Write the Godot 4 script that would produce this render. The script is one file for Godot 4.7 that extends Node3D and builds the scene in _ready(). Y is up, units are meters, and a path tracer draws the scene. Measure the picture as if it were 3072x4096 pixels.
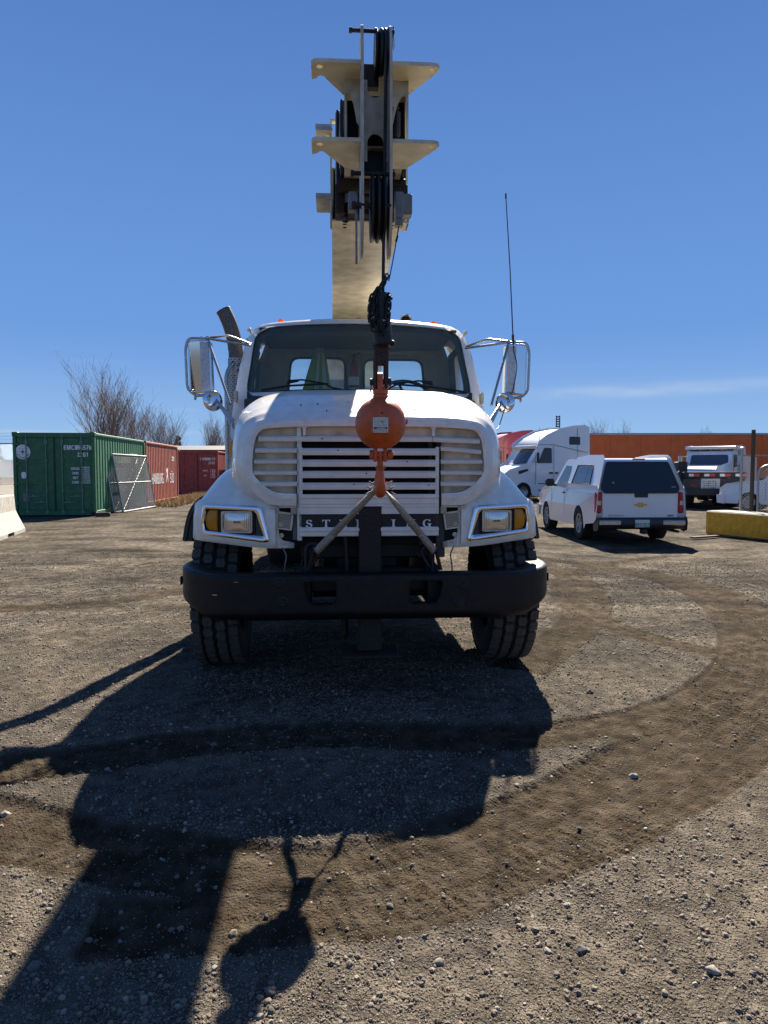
extends Node3D

# A gravel yard with a white boom truck seen from the front; y is up, metres.
var M := {}
var taken := {}
var rng := RandomNumberGenerator.new()
const CAM_H := 1.42

# ---------------------------------------------------------------- mesh helpers
class B:
	var s := SurfaceTool.new()
	var g := 0
	static var place := Transform3D.IDENTITY   # where the next pieces are set and at what size
	func _init() -> void:
		s.begin(Mesh.PRIMITIVE_TRIANGLES)
	func flat() -> void:
		s.set_smooth_group(-1)
	func soft() -> void:
		g += 1
		s.set_smooth_group(g)
	func tri(a: Vector3, b: Vector3, c: Vector3) -> void:   # counter-clockwise seen from outside
		s.add_vertex(place * a)
		s.add_vertex(place * c)
		s.add_vertex(place * b)
	func quad(a: Vector3, b: Vector3, c: Vector3, d: Vector3) -> void:
		tri(a, b, c)
		tri(a, c, d)
	func quv(a: Vector3, b: Vector3, c: Vector3, d: Vector3) -> void:   # a quad with texture coordinates, a at bottom left
		flat()
		var p := [a, c, b, a, d, c]
		var t := [Vector2(0, 1), Vector2(1, 0), Vector2(1, 1), Vector2(0, 1), Vector2(0, 0), Vector2(1, 0)]
		for i in 6:
			s.set_uv(t[i])
			s.add_vertex(place * p[i])
	func fan(p: Array, o: Vector3) -> void:
		var q := p.duplicate()
		var n: Vector3 = (q[1] - q[0]).cross(q[2] - q[0])
		if n.dot(q[0] - o) < 0.0:
			q.reverse()
		for i in range(1, q.size() - 1):
			tri(q[0], q[i], q[i + 1])
	func box(c: Vector3, size: Vector3, bev := 0.0, bs := Basis()) -> void:
		flat()
		var h := size / 2.0
		bev = minf(bev, minf(h.x, minf(h.y, h.z)) * 0.95)
		var i := h - Vector3.ONE * bev
		for a in 3:
			var b := (a + 1) % 3
			var d := (a + 2) % 3
			for sg in [-1.0, 1.0]:
				var p := []
				for k in [[-1, -1], [1, -1], [1, 1], [-1, 1]]:
					var v := Vector3()
					v[a] = sg * h[a]
					v[b] = k[0] * i[b]
					v[d] = k[1] * i[d]
					p.append(c + bs * v)
				fan(p, c)
			if bev > 0.0:
				for sa in [-1.0, 1.0]:
					for sb in [-1.0, 1.0]:
						var p := []
						for k in [[h[a], i[b], -1], [h[a], i[b], 1], [i[a], h[b], 1], [i[a], h[b], -1]]:
							var v := Vector3()
							v[a] = sa * k[0]
							v[b] = sb * k[1]
							v[d] = k[2] * i[d]
							p.append(c + bs * v)
						fan(p, c)
		if bev > 0.0:
			for sx in [-1.0, 1.0]:
				for sy in [-1.0, 1.0]:
					for sz in [-1.0, 1.0]:
						fan([c + bs * Vector3(sx * h.x, sy * i.y, sz * i.z), c + bs * Vector3(sx * i.x, sy * h.y, sz * i.z), c + bs * Vector3(sx * i.x, sy * i.y, sz * h.z)], c)
	func tube(pts: Array, r, n := 8, closed := false, caps := true, fx := 1.0) -> void:   # fx squashes the section along its first axis
		soft()
		var m := pts.size()
		var rows := []
		var last := Vector3.ZERO
		for k in m:
			var a: Vector3 = pts[(k - 1 + m) % m] if closed or k > 0 else pts[0]
			var b: Vector3 = pts[(k + 1) % m] if closed or k < m - 1 else pts[m - 1]
			var t := (b - a).normalized()
			if last == Vector3.ZERO:
				last = t.cross(Vector3.UP if absf(t.y) < 0.9 else Vector3.RIGHT).normalized()
			last = (last - t * last.dot(t)).normalized()
			var w := t.cross(last)
			var rr: float = r[k] if r is Array else r
			var row := PackedVector3Array()
			for j in n:
				var an := TAU * j / n
				row.append(pts[k] + (last * cos(an) * fx + w * sin(an)) * rr)
			rows.append(row)
		for k in (m if closed else m - 1):
			var p: PackedVector3Array = rows[k]
			var q: PackedVector3Array = rows[(k + 1) % m]
			for j in n:
				var l := (j + 1) % n
				quad(p[j], p[l], q[l], q[j])
		if caps and not closed:
			flat()
			fan(Array(rows[0]), pts[1])
			fan(Array(rows[m - 1]), pts[m - 2])
	func rod(a: Vector3, b: Vector3, r: float, n := 10, r2 := -1.0) -> void:
		tube([a, b], [r, r2 if r2 >= 0.0 else r], n)
	func lathe(prof: Array, xf: Transform3D, n := 24, sharp := false, a0 := 0.0, a1 := TAU) -> void:
		soft()
		for k in prof.size() - 1:
			if sharp:
				soft()
			var p: Vector2 = prof[k]
			var q: Vector2 = prof[k + 1]
			for j in n:
				var t := a0 + (a1 - a0) * j / n
				var u := a0 + (a1 - a0) * (j + 1) / n
				var c0 := Vector3(cos(t), 0, sin(t))
				var c1 := Vector3(cos(u), 0, sin(u))
				var e := Vector3.UP
				if p.x < 1e-6:
					tri(xf * (e * p.y), xf * (c0 * q.x + e * q.y), xf * (c1 * q.x + e * q.y))
				elif q.x < 1e-6:
					tri(xf * (c0 * p.x + e * p.y), xf * (e * q.y), xf * (c1 * p.x + e * p.y))
				else:
					quad(xf * (c0 * p.x + e * p.y), xf * (c0 * q.x + e * q.y), xf * (c1 * q.x + e * q.y), xf * (c1 * p.x + e * p.y))
	func ball(c: Vector3, r: Vector3, n := 16, bs := Basis()) -> void:
		var prof := []
		for k in n / 2 + 1:
			var a := -PI / 2 + PI * k / (n / 2)
			prof.append(Vector2(maxf(cos(a), 0.0) if k > 0 and k < n / 2 else 0.0, sin(a)))
		lathe(prof, Transform3D(bs * Basis.from_scale(r), c), n)
	func prism(poly: Array, z0: float, z1: float, xf := Transform3D(), holes := [], smooth := false) -> void:
		var p := PackedVector2Array(poly)
		if B.area(p) < 0.0:
			p.reverse()
		var all := [p]
		for h in holes:
			var q := PackedVector2Array(h)
			if B.area(q) > 0.0:
				q.reverse()
			all.append(q)
		for q in all:
			if smooth:
				soft()
			else:
				flat()
			for k in q.size():
				var a: Vector2 = q[k]
				var b: Vector2 = q[(k + 1) % q.size()]
				quad(xf * Vector3(a.x, a.y, z0), xf * Vector3(b.x, b.y, z0), xf * Vector3(b.x, b.y, z1), xf * Vector3(a.x, a.y, z1))
		flat()
		var m := B.merged(all)
		var ix := B.ears(m)
		if ix.is_empty():
			printerr("untriangulated polygon of ", m.size())
		for k in range(0, ix.size(), 3):
			var a := m[ix[k]]
			var b := m[ix[k + 1]]
			var c := m[ix[k + 2]]
			if (b - a).cross(c - a) < 0.0:
				var w := b
				b = c
				c = w
			tri(xf * Vector3(a.x, a.y, z1), xf * Vector3(b.x, b.y, z1), xf * Vector3(c.x, c.y, z1))
			tri(xf * Vector3(a.x, a.y, z0), xf * Vector3(c.x, c.y, z0), xf * Vector3(b.x, b.y, z0))
	static func ears(p: PackedVector2Array) -> PackedInt32Array:
		return Geometry2D.triangulate_polygon(Transform2D.IDENTITY.scaled(Vector2(200, 200)) * p)
	static func area(p: PackedVector2Array) -> float:
		var t := 0.0
		for k in p.size():
			t += p[k].cross(p[(k + 1) % p.size()])
		return t
	static func merged(all: Array) -> PackedVector2Array:
		var o: PackedVector2Array = all[0].duplicate()
		for n in range(1, all.size()):
			var h: PackedVector2Array = all[n]
			var best := INF
			var bi := 0
			var bj := 0
			for i in o.size():
				for j in h.size():
					var d := o[i].distance_squared_to(h[j])
					if d < best:
						best = d
						bi = i
						bj = j
			var side := (h[bj] - o[bi]).normalized().orthogonal() * 2e-5
			var r := PackedVector2Array()
			for i in bi + 1:
				r.append(o[i])
			for j in h.size():
				r.append(h[(bj + j) % h.size()])
			r.append(h[bj] + side)
			r.append(o[bi] + side)
			for i in range(bi + 1, o.size()):
				r.append(o[i])
			if B.area(r) < 0.0 or B.ears(r).is_empty():
				r[bi + h.size() + 1] = h[bj] - side
				r[bi + h.size() + 2] = o[bi] - side
			o = r
		return o
	func grid(rows: Array, flip := false, smooth := true) -> void:
		if smooth:
			soft()
		else:
			flat()
		for i in rows.size() - 1:
			var p = rows[i]
			var q = rows[i + 1]
			for j in p.size() - 1:
				if flip:
					quad(p[j], q[j], q[j + 1], p[j + 1])
				else:
					quad(p[j], p[j + 1], q[j + 1], q[j])
	func pillow(poly: Array, w: float, bev: float, fn: Callable) -> void:   # a side outline (z, y) drawn out across, its long edges rounded
		var p := PackedVector2Array(poly)
		if B.area(p) < 0.0:
			p.reverse()
		var m := p.size()
		var rings := []
		for k in 5:
			var a := PI / 2 * k / 4.0
			var ins := bev * (1.0 - sin(a))
			var x := w - bev * (1.0 - cos(a))
			rings.append([ins, x])
		var rows := []
		for side in [1.0, -1.0]:
			var rr := rings.duplicate()
			if side < 0.0:
				rr.reverse()
			for e in rr:
				var row := PackedVector3Array()
				for k in m + 1:
					var q := p[k % m]
					var n0 := (p[k % m] - p[(k + m - 1) % m]).normalized().orthogonal()
					var n1 := (p[(k + 1) % m] - p[k % m]).normalized().orthogonal()
					var nn := (n0 + n1).normalized()
					q += nn * (e[0] / maxf(nn.dot(n0), 0.6))
					row.append(fn.call(Vector3(side * e[1], q.y, q.x)))
				rows.append(row)
		grid(rows, true)
		flat()
		for k in [0, rows.size() - 1]:
			var r: PackedVector3Array = rows[k]
			var f := PackedVector2Array()
			for j in m:
				f.append(Vector2(r[j].z, r[j].y))
			var ix := B.ears(f)
			if ix.is_empty():
				printerr("pillow cap failed")
			for t in range(0, ix.size(), 3):
				fan([r[ix[t]], r[ix[t + 1]], r[ix[t + 2]]], Vector3(0, r[ix[t]].y, r[ix[t]].z))

func rrect(cx: float, cy: float, w: float, h: float, r: float, n := 5) -> Array:
	var o := []
	for q in 4:
		var c := Vector2(cx + (w / 2 - r) * [1, -1, -1, 1][q], cy + (h / 2 - r) * [1, 1, -1, -1][q])
		for k in n + 1:
			var a: float = PI / 2 * (q + float(k) / n)
			o.append(c + Vector2(cos(a), sin(a)) * r)
	return o

func circ(cx: float, cy: float, rx: float, n := 16, ry := -1.0) -> Array:
	var o := []
	for k in n:
		o.append(Vector2(cx + cos(TAU * k / n) * rx, cy + sin(TAU * k / n) * (ry if ry > 0.0 else rx)))
	return o

func rounded(poly: Array, r: float, n := 4) -> Array:   # a polygon with its corners rounded
	var o := []
	for k in poly.size():
		var p: Vector2 = poly[k]
		var a: Vector2 = poly[k - 1] - p
		var b: Vector2 = poly[(k + 1) % poly.size()] - p
		var d := minf(r, minf(a.length(), b.length()) * 0.45)
		var s: Vector2 = p + a.normalized() * d
		var e: Vector2 = p + b.normalized() * d
		for i in n + 1:
			var t := float(i) / n
			o.append(s.lerp(p, t).lerp(p.lerp(e, t), t))
	return o

func crom(pts: Array, n: int) -> Array:   # a smooth curve through points, resampled evenly to n + 1 points
	var fine := []
	var m := pts.size()
	for k in m - 1:
		var a = pts[maxi(k - 1, 0)]
		var b = pts[k]
		var c = pts[k + 1]
		var d = pts[mini(k + 2, m - 1)]
		for i in 12:
			fine.append(b.cubic_interpolate(c, a, d, i / 12.0))
	fine.append(pts[m - 1])
	var acc := [0.0]
	for k in range(1, fine.size()):
		acc.append(acc[k - 1] + fine[k].distance_to(fine[k - 1]))
	var o := []
	var j := 0
	for i in n + 1:
		var want: float = acc[-1] * i / n
		while j < fine.size() - 2 and acc[j + 1] < want:
			j += 1
		var t: float = (want - acc[j]) / maxf(acc[j + 1] - acc[j], 1e-9)
		o.append(fine[j].lerp(fine[j + 1], clampf(t, 0.0, 1.0)))
	return o

func bend(pts: Array, r: float, n := 5) -> Array:   # a 3-D polyline with rounded corners
	var o := [pts[0]]
	for k in range(1, pts.size() - 1):
		var p: Vector3 = pts[k]
		var a: Vector3 = pts[k - 1] - p
		var b: Vector3 = pts[k + 1] - p
		var d := minf(r, minf(a.length(), b.length()) * 0.45)
		for i in n + 1:
			var t := float(i) / n
			o.append((p + a.normalized() * d).lerp(p, t).lerp(p.lerp(p + b.normalized() * d, t), t))
	o.append(pts[-1])
	return o

func numbered(called: String) -> String:
	var n: int = taken.get(called, 0)
	taken[called] = n + 1
	return called if n == 0 else "%s_%03d" % [called, n]

func obj(called: String, b: B, m: Material, parent: Node3D = self) -> MeshInstance3D:
	b.s.generate_normals()
	var o := MeshInstance3D.new()
	o.mesh = b.s.commit()
	o.material_override = m
	o.name = numbered(called) if parent == self else called
	parent.add_child(o, true)
	return o

func raw(called: String, mesh: Mesh, m: Material, parent: Node3D = self) -> MeshInstance3D:
	var o := MeshInstance3D.new()
	o.mesh = mesh
	o.material_override = m
	o.name = numbered(called) if parent == self else called
	parent.add_child(o, true)
	return o

func tag(o: Node3D, label: String, category: String, group := "") -> void:
	o.set_meta("label", label)
	o.set_meta("category", category)
	if group:
		o.set_meta("group", group)

func thing(called: String, label: String, category: String, at := Vector3.ZERO, yaw := 0.0, group := "") -> Node3D:
	var o := Node3D.new()
	o.name = numbered(called)
	add_child(o)
	o.position = at
	o.rotation.y = yaw
	tag(o, label, category, group)
	return o

func dup(src: Node3D, called: String, label: String, at: Vector3, yaw: float) -> Node3D:
	var o: Node3D = src.duplicate()
	o.name = numbered(called)
	add_child(o)
	o.position = at
	o.rotation.y = yaw
	o.set_meta("label", label)
	return o

func words(called: String, txt: String, h: float, m: Material, parent: Node3D, at: Vector3, bs := Basis(), font := "Droid Sans", bold := false, wide := 1.0, depth := 0.004) -> MeshInstance3D:
	var f := SystemFont.new()
	f.font_names = PackedStringArray([font])
	if bold:
		f.font_weight = 700
	var t := TextMesh.new()
	t.text = txt
	t.font = f
	t.font_size = 32
	t.pixel_size = h / 32.0 / 0.72
	t.depth = depth
	t.curve_step = 2.0
	var o := raw(called, t, m, parent)
	o.transform = Transform3D(bs * Basis.from_scale(Vector3(wide, 1, 1)), at)
	return o

# ---------------------------------------------------------------- materials
func noise_tex(freq: float, lo: float, hi: float, sd: int, oct := 4, size := 512, warp := false, kind := FastNoiseLite.TYPE_SIMPLEX_SMOOTH, mid := 0.5) -> NoiseTexture2D:
	var n := FastNoiseLite.new()
	n.seed = sd
	n.noise_type = kind
	n.frequency = freq
	n.fractal_octaves = oct
	n.domain_warp_enabled = warp
	n.domain_warp_amplitude = 20.0
	var t := NoiseTexture2D.new()
	t.width = size
	t.height = size
	t.seamless = true
	t.noise = n
	var g := Gradient.new()
	g.set_color(0, Color(lo, lo, lo))
	g.set_color(1, Color(hi, hi, hi))
	var mv := (lo + hi) * 0.5
	g.add_point(mid, Color(mv, mv, mv))
	t.color_ramp = g
	return t

func mat(key: String, c: Color, rough: float, metal := 0.0, dirt := "", scale := 1.0, rel := 0.0, relkey := "") -> StandardMaterial3D:
	var m := StandardMaterial3D.new()
	m.resource_name = key
	m.albedo_color = c.linear_to_srgb()
	m.roughness = rough
	m.metallic = metal
	if dirt:
		m.albedo_texture = T[dirt]
		m.uv1_triplanar = true
		m.uv1_scale = Vector3.ONE * scale
	if rel > 0.0:
		m.heightmap_enabled = true
		m.heightmap_texture = T[relkey]
		m.heightmap_scale = rel
		m.uv1_triplanar = true
		m.uv1_scale = Vector3.ONE * scale
	M[key] = m
	return m

func coat(key: String, amount := 0.8, rough := 0.08) -> void:
	M[key].clearcoat_enabled = true
	M[key].clearcoat = amount
	M[key].clearcoat_roughness = rough

func glass(key: String, c: Color, alpha: float) -> void:
	var m := StandardMaterial3D.new()
	m.resource_name = key
	m.albedo_color = Color(c.r, c.g, c.b, alpha)
	m.roughness = 0.03
	m.transparency = BaseMaterial3D.TRANSPARENCY_ALPHA
	M[key] = m

var T := {}
func materials() -> void:
	T.grime = noise_tex(0.008, 0.72, 1.0, 3, 5, 512, true, FastNoiseLite.TYPE_SIMPLEX_SMOOTH, 0.35)
	T.light = noise_tex(0.01, 0.86, 1.0, 5, 5, 512, true, FastNoiseLite.TYPE_SIMPLEX_SMOOTH, 0.3)
	T.film = noise_tex(0.018, 0.80, 1.0, 25, 6, 512, true, FastNoiseLite.TYPE_SIMPLEX_SMOOTH, 0.25)
	T.heavy = noise_tex(0.02, 0.45, 1.0, 8, 6, 512, true, FastNoiseLite.TYPE_SIMPLEX_SMOOTH, 0.45)
	T.fine = noise_tex(0.09, 0.55, 1.0, 9, 4, 512)
	T.lump = noise_tex(0.05, 0.0, 1.0, 11, 4, 512)
	T.grain = noise_tex(0.035, 0.0, 1.0, 13, 6, 1024)
	T.patch = noise_tex(0.02, 0.5, 1.0, 33, 7, 1024)
	T.speck = noise_tex(0.13, 0.25, 1.0, 15, 4, 1024)
	mat("white", Color(0.82, 0.79, 0.71), 0.32, 0.0, "light", 0.7)
	coat("white", 0.7, 0.06)
	mat("inner_white", Color(0.76, 0.70, 0.52), 0.6, 0.0, "grime", 1.3)
	mat("slat", Color(0.76, 0.735, 0.65), 0.4, 0.0, "light", 1.1)
	mat("cream", Color(0.70, 0.62, 0.43), 0.5, 0.0, "grime", 1.2)
	mat("cream_worn", Color(0.55, 0.50, 0.40), 0.55, 0.0, "heavy", 1.6)
	mat("black_metal", Color(0.018, 0.018, 0.02), 0.5, 0.3, "fine", 1.5)
	mat("bumper", Color(0.006, 0.006, 0.0065), 0.4, 0.0, "grime", 1.4, 0.05, "lump")
	M.bumper.metallic_specular = 0.38
	M.bumper.roughness = 0.62
	M.bumper.roughness_texture = T.heavy
	M.white.roughness = 0.4
	M.white.roughness_texture = T.grime
	M.white.albedo_texture = T.film
	M.white.uv1_scale = Vector3.ONE * 1.1
	mat("rubber", Color(0.012, 0.012, 0.012), 0.85, 0.0, "grime", 3.0)
	mat("tread", Color(0.10, 0.085, 0.07), 0.9, 0.0, "grime", 4.0, 0.3, "lump")
	mat("flap", Color(0.02, 0.021, 0.024), 0.45, 0.0, "light", 2.0)
	mat("chrome", Color(0.72, 0.72, 0.74), 0.08, 1.0)
	mat("satin", Color(0.62, 0.62, 0.64), 0.42, 0.75, "grime", 6.0)
	mat("chrome_dull", Color(0.5, 0.49, 0.48), 0.25, 1.0, "grime", 3.0)
	mat("steel", Color(0.22, 0.20, 0.18), 0.45, 0.8, "heavy", 4.0)
	mat("alloy", Color(0.5, 0.5, 0.5), 0.4, 0.7, "grime", 4.0)
	mat("rust", Color(0.10, 0.055, 0.045), 0.75, 0.3, "heavy", 5.0)
	mat("dark_rust", Color(0.05, 0.036, 0.033), 0.7, 0.4, "heavy", 6.0)
	mat("orange", Color(0.62, 0.10, 0.012), 0.5, 0.0, "grime", 3.0, 0.12, "lump")
	coat("orange", 0.15, 0.3)
	mat("amber", Color(0.8, 0.33, 0.02), 0.18)
	M.amber.backlight_enabled = true
	M.amber.backlight = Color(0.9, 0.45, 0.08)
	mat("red_lens", Color(0.35, 0.012, 0.015), 0.15)
	mat("dark_plastic", Color(0.03, 0.03, 0.031), 0.5, 0.0, "grime", 3.0)
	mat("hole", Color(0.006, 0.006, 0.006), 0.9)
	mat("fin", Color(0.05, 0.04, 0.033), 0.6, 0.4, "grime", 3.0)
	mat("grey_paint", Color(0.20, 0.20, 0.195), 0.55, 0.0, "grime", 2.0)
	mat("strap", Color(0.62, 0.57, 0.48), 0.9, 0.0, "heavy", 7.0, 0.2, "lump")
	mat("interior", Color(0.30, 0.28, 0.20), 0.7, 0.0, "light", 1.5)
	mat("headliner", Color(0.06, 0.062, 0.065), 0.9)
	mat("seat", Color(0.09, 0.092, 0.092), 0.9)
	mat("vest", Color(0.22, 0.42, 0.08), 0.9)
	mat("vest_band", Color(0.55, 0.56, 0.52), 0.6)
	mat("ext_red", Color(0.28, 0.035, 0.02), 0.35)
	mat("paper", Color(0.62, 0.61, 0.56), 0.7)
	mat("mirror", Color(0.9, 0.9, 0.9), 0.02, 1.0)
	mat("lens", Color(0.6, 0.6, 0.6), 0.14, 0.92)
	glass("pane", Color(0.75, 0.9, 0.88), 0.08)
	M.pane.metallic_specular = 0.2
	glass("tint", Color(0.5, 0.8, 0.85), 0.12)
	mat("dark_glass", Color(0.012, 0.014, 0.018), 0.04)
	mat("blue_glass", Color(0.03, 0.035, 0.045), 0.03)
	M.blue_glass.metallic_specular = 0.9
	mat("green", Color(0.032, 0.16, 0.065), 0.55, 0.0, "grime", 0.8)
	mat("green_side", Color(0.045, 0.19, 0.095), 0.6, 0.0, "grime", 0.6)
	mat("rust_red", Color(0.42, 0.11, 0.065), 0.65, 0.0, "grime", 0.7)
	mat("dull_red", Color(0.38, 0.06, 0.05), 0.65, 0.0, "grime", 0.7)
	mat("galv", Color(0.36, 0.37, 0.37), 0.4, 0.7, "grime", 4.0)
	mat("rod_green", Color(0.16, 0.26, 0.20), 0.5, 0.2, "grime", 3.0)
	mat("print", Color(0.8, 0.81, 0.78), 0.6)
	mat("print_green", Color(0.02, 0.2, 0.12), 0.6)
	mat("concrete", Color(0.42, 0.40, 0.35), 0.9, 0.0, "grime", 1.0, 0.6, "lump")
	mat("yellow", Color(0.52, 0.32, 0.02), 0.75, 0.0, "grime", 1.2, 0.5, "lump")
	mat("bark", Color(0.13, 0.10, 0.08), 0.9)
	mat("twig", Color(0.20, 0.155, 0.12), 0.9)
	mat("needles", Color(0.03, 0.045, 0.025), 0.9)
	mat("grass", Color(0.34, 0.24, 0.11), 0.9)
	mat("trailer_orange", Color(0.62, 0.12, 0.015), 0.55, 0.0, "light", 0.3)
	mat("truck_red", Color(0.36, 0.012, 0.025), 0.3)
	coat("truck_red")
	mat("car_white", Color(0.68, 0.69, 0.70), 0.3)
	coat("car_white")
	mat("wood", Color(0.12, 0.085, 0.055), 0.85, 0.0, "heavy", 3.0)
	mat("tape_white", Color(0.7, 0.7, 0.7), 0.5)
	mat("tape_red", Color(0.5, 0.03, 0.025), 0.5)
	mat("gold", Color(0.55, 0.36, 0.08), 0.35, 0.5)
	mat("letter", Color(0.72, 0.72, 0.7), 0.4)
	mat("ink", Color(0.02, 0.02, 0.022), 0.6)

func smooth(a: float, b: float, x: float) -> float:
	var t := clampf((x - a) / (b - a), 0.0, 1.0)
	return t * t * (3.0 - 2.0 * t)

func sky_image() -> ImageTexture:
	# clear air by height above the horizon, with a few thin streaks of cloud low in the sky
	var w := 2048
	var h := 1024
	var im := Image.create_empty(w, h, false, Image.FORMAT_RGBF)
	var n := FastNoiseLite.new()
	n.seed = 21
	n.frequency = 0.02
	n.fractal_octaves = 4
	var streaks := [[13.0, 4.3, 2.6, 0.16, -0.01, 0.9], [17.5, 4.1, 1.7, 0.14, 0.03, 0.9], [20.5, 4.75, 2.0, 0.07, 0.01, 0.6], [8.0, 3.7, 2.0, 0.1, 0.0, 0.4], [-160.0, 6.0, 9.0, 0.4, 0.01, 0.5], [95.0, 5.0, 7.0, 0.3, 0.0, 0.5]]
	for j in h:
		var el := 90.0 - 180.0 * (j + 0.5) / h
		var c := Color()
		var hor := Color(0.37, 0.61, 0.92)
		var low := Color(0.165, 0.36, 0.80)
		var mid := Color(0.095, 0.225, 0.585)
		var top := Color(0.055, 0.13, 0.38)
		if el < 12.0:
			c = hor.lerp(low, smooth(-1.0, 12.0, el))
		elif el < 34.0:
			c = low.lerp(mid, (el - 12.0) / 22.0)
		else:
			c = mid.lerp(top, smooth(34.0, 90.0, el) * 0.7 + 0.3 * (el - 34.0) / 56.0)
		if el < -1.0:
			c = c.lerp(Color(0.2, 0.18, 0.15), smooth(-1.0, -6.0, el))
		im.fill_rect(Rect2i(0, j, w, 1), c)
		if el < 0.2 or el > 9.0:
			continue
		for i in w:
			var az := 360.0 * (i + 0.5) / w - 180.0
			var k := n.get_noise_2d(az * 0.9, el * 42.0) + 0.5 * n.get_noise_2d(az * 3.0 + 90.0, el * 70.0)
			var much := 0.35 * smooth(0.2, 1.5, el) * (1.0 - smooth(4.5, 9.0, el)) * smooth(0.5, 0.8, k)
			for e in streaks:
				var u: float = (az - e[0]) / e[2]
				var v: float = (el - e[1] - e[4] * (az - e[0])) / e[3]
				much += e[5] * exp(-u * u - v * v) * (0.65 + 0.7 * n.get_noise_2d(az * 9.0, el * 60.0))
			im.set_pixel(i, j, c.lerp(Color(0.75, 0.83, 0.93), clampf(much, 0.0, 0.9)))
	return ImageTexture.create_from_image(im)

func setting() -> void:
	var cam := Camera3D.new()
	cam.name = "camera"
	add_child(cam)
	cam.position = Vector3(0, CAM_H, 0)
	cam.rotation.x = -atan(90.0 / 1536.0)
	cam.fov = rad_to_deg(2.0 * atan(1106.0 / 1536.0))
	cam.near = 0.05
	cam.far = 900.0
	cam.current = true
	var e := Environment.new()
	e.background_mode = Environment.BG_SKY
	var p := PanoramaSkyMaterial.new()
	p.panorama = sky_image()
	e.sky = Sky.new()
	e.sky.sky_material = p
	e.background_energy_multiplier = SKY
	e.tonemap_mode = Environment.TONE_MAPPER_LINEAR
	e.tonemap_exposure = EXPO
	e.sdfgi_enabled = true
	e.ssao_enabled = true
	e.ssil_enabled = true
	var we := WorldEnvironment.new()
	we.name = "environment"
	we.environment = e
	add_child(we)
	var sun := DirectionalLight3D.new()
	sun.name = "sun"
	add_child(sun)
	var el := deg_to_rad(42.5)
	var az := deg_to_rad(10.2)
	var to_sun := Vector3(cos(el) * sin(az), sin(el), -cos(el) * cos(az))
	sun.look_at_from_position(to_sun * 50.0, Vector3.ZERO)
	sun.light_energy = 1.6
	sun.light_color = Color(1.0, 0.955, 0.89)
	sun.light_angular_distance = 0.53
	sun.shadow_enabled = true

const EXPO := 3.3
const SKY := 0.28

# ---------------------------------------------------------------- ground
var gn := FastNoiseLite.new()
var gx := PackedFloat32Array()
var gz := PackedFloat32Array()
var gh := PackedFloat32Array()
var gt := PackedFloat32Array()
var gd := PackedFloat32Array()

func dip(x: float, z: float) -> float:
	return -0.22 * smooth(7.0, 15.0, -z) * smooth(0.5, 4.5, x)

func find(a: PackedFloat32Array, v: float) -> int:
	return clampi(a.bsearch(v), 0, a.size() - 1)

func height(x: float, z: float) -> float:
	var i := clampi(find(gx, x), 1, gx.size() - 1)
	var j := clampi(find(gz, z), 1, gz.size() - 1)
	return gh[j * gx.size() + i]

func track(pts: Array, w: float, depth: float, sd: float, tread: float) -> void:
	var nx := gx.size()
	var path := crom(pts, int(40 * pts.size() / 4.0))
	var along := 0.0
	for k in path.size() - 1:
		var a: Vector2 = path[k]
		var b: Vector2 = path[k + 1]
		var l := a.distance_to(b)
		var t := (b - a) / l
		var i0 := find(gx, minf(a.x, b.x) - w)
		var i1 := find(gx, maxf(a.x, b.x) + w)
		var j0 := find(gz, minf(a.y, b.y) - w)
		var j1 := find(gz, maxf(a.y, b.y) + w)
		for j in range(j0, j1 + 1):
			for i in range(i0, i1 + 1):
				var q := Vector2(gx[i], gz[j]) - a
				var u := q.dot(t)
				if u < -0.02 or u > l + 0.02:
					continue
				var v := q.cross(t) / w
				if absf(v) > 1.0:
					continue
				var id := j * nx + i
				var edge := 1.0 - smooth(0.82, 1.0, absf(v) + 0.12 * gn.get_noise_2d(gx[i] * 90.0, gz[j] * 90.0))
				var s := along + u
				var band := floorf((v + 1.0) * 1.75)
				var sl := sin(s * tread + sd + band * 2.1 + v * 2.5)
				var lug := clampf(sl * 2.2, -1.0, 1.0) * smooth(0.12, 0.3, absf(fposmod((v + 1.0) * 1.75, 1.0) - 0.5) * -1.0 + 0.62)
				lug *= smooth(-0.25, 0.15, gn.get_noise_2d(gx[i] * 55.0 + 400.0, gz[j] * 55.0))
				var rib := smooth(0.0, 0.22, 0.5 - absf(fposmod((v + 1.0) * 1.75, 1.0) - 0.5))
				var berm := exp(-pow((absf(v) - 0.93) / 0.08, 2.0))
				if gt[id] < edge:
					gt[id] = edge
					gd[id] = (-depth * edge + 0.0042 * lug * edge * tread / 110.0 - 0.006 * (1.0 - rib) * edge + 0.005 * berm)
		along += l

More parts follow.
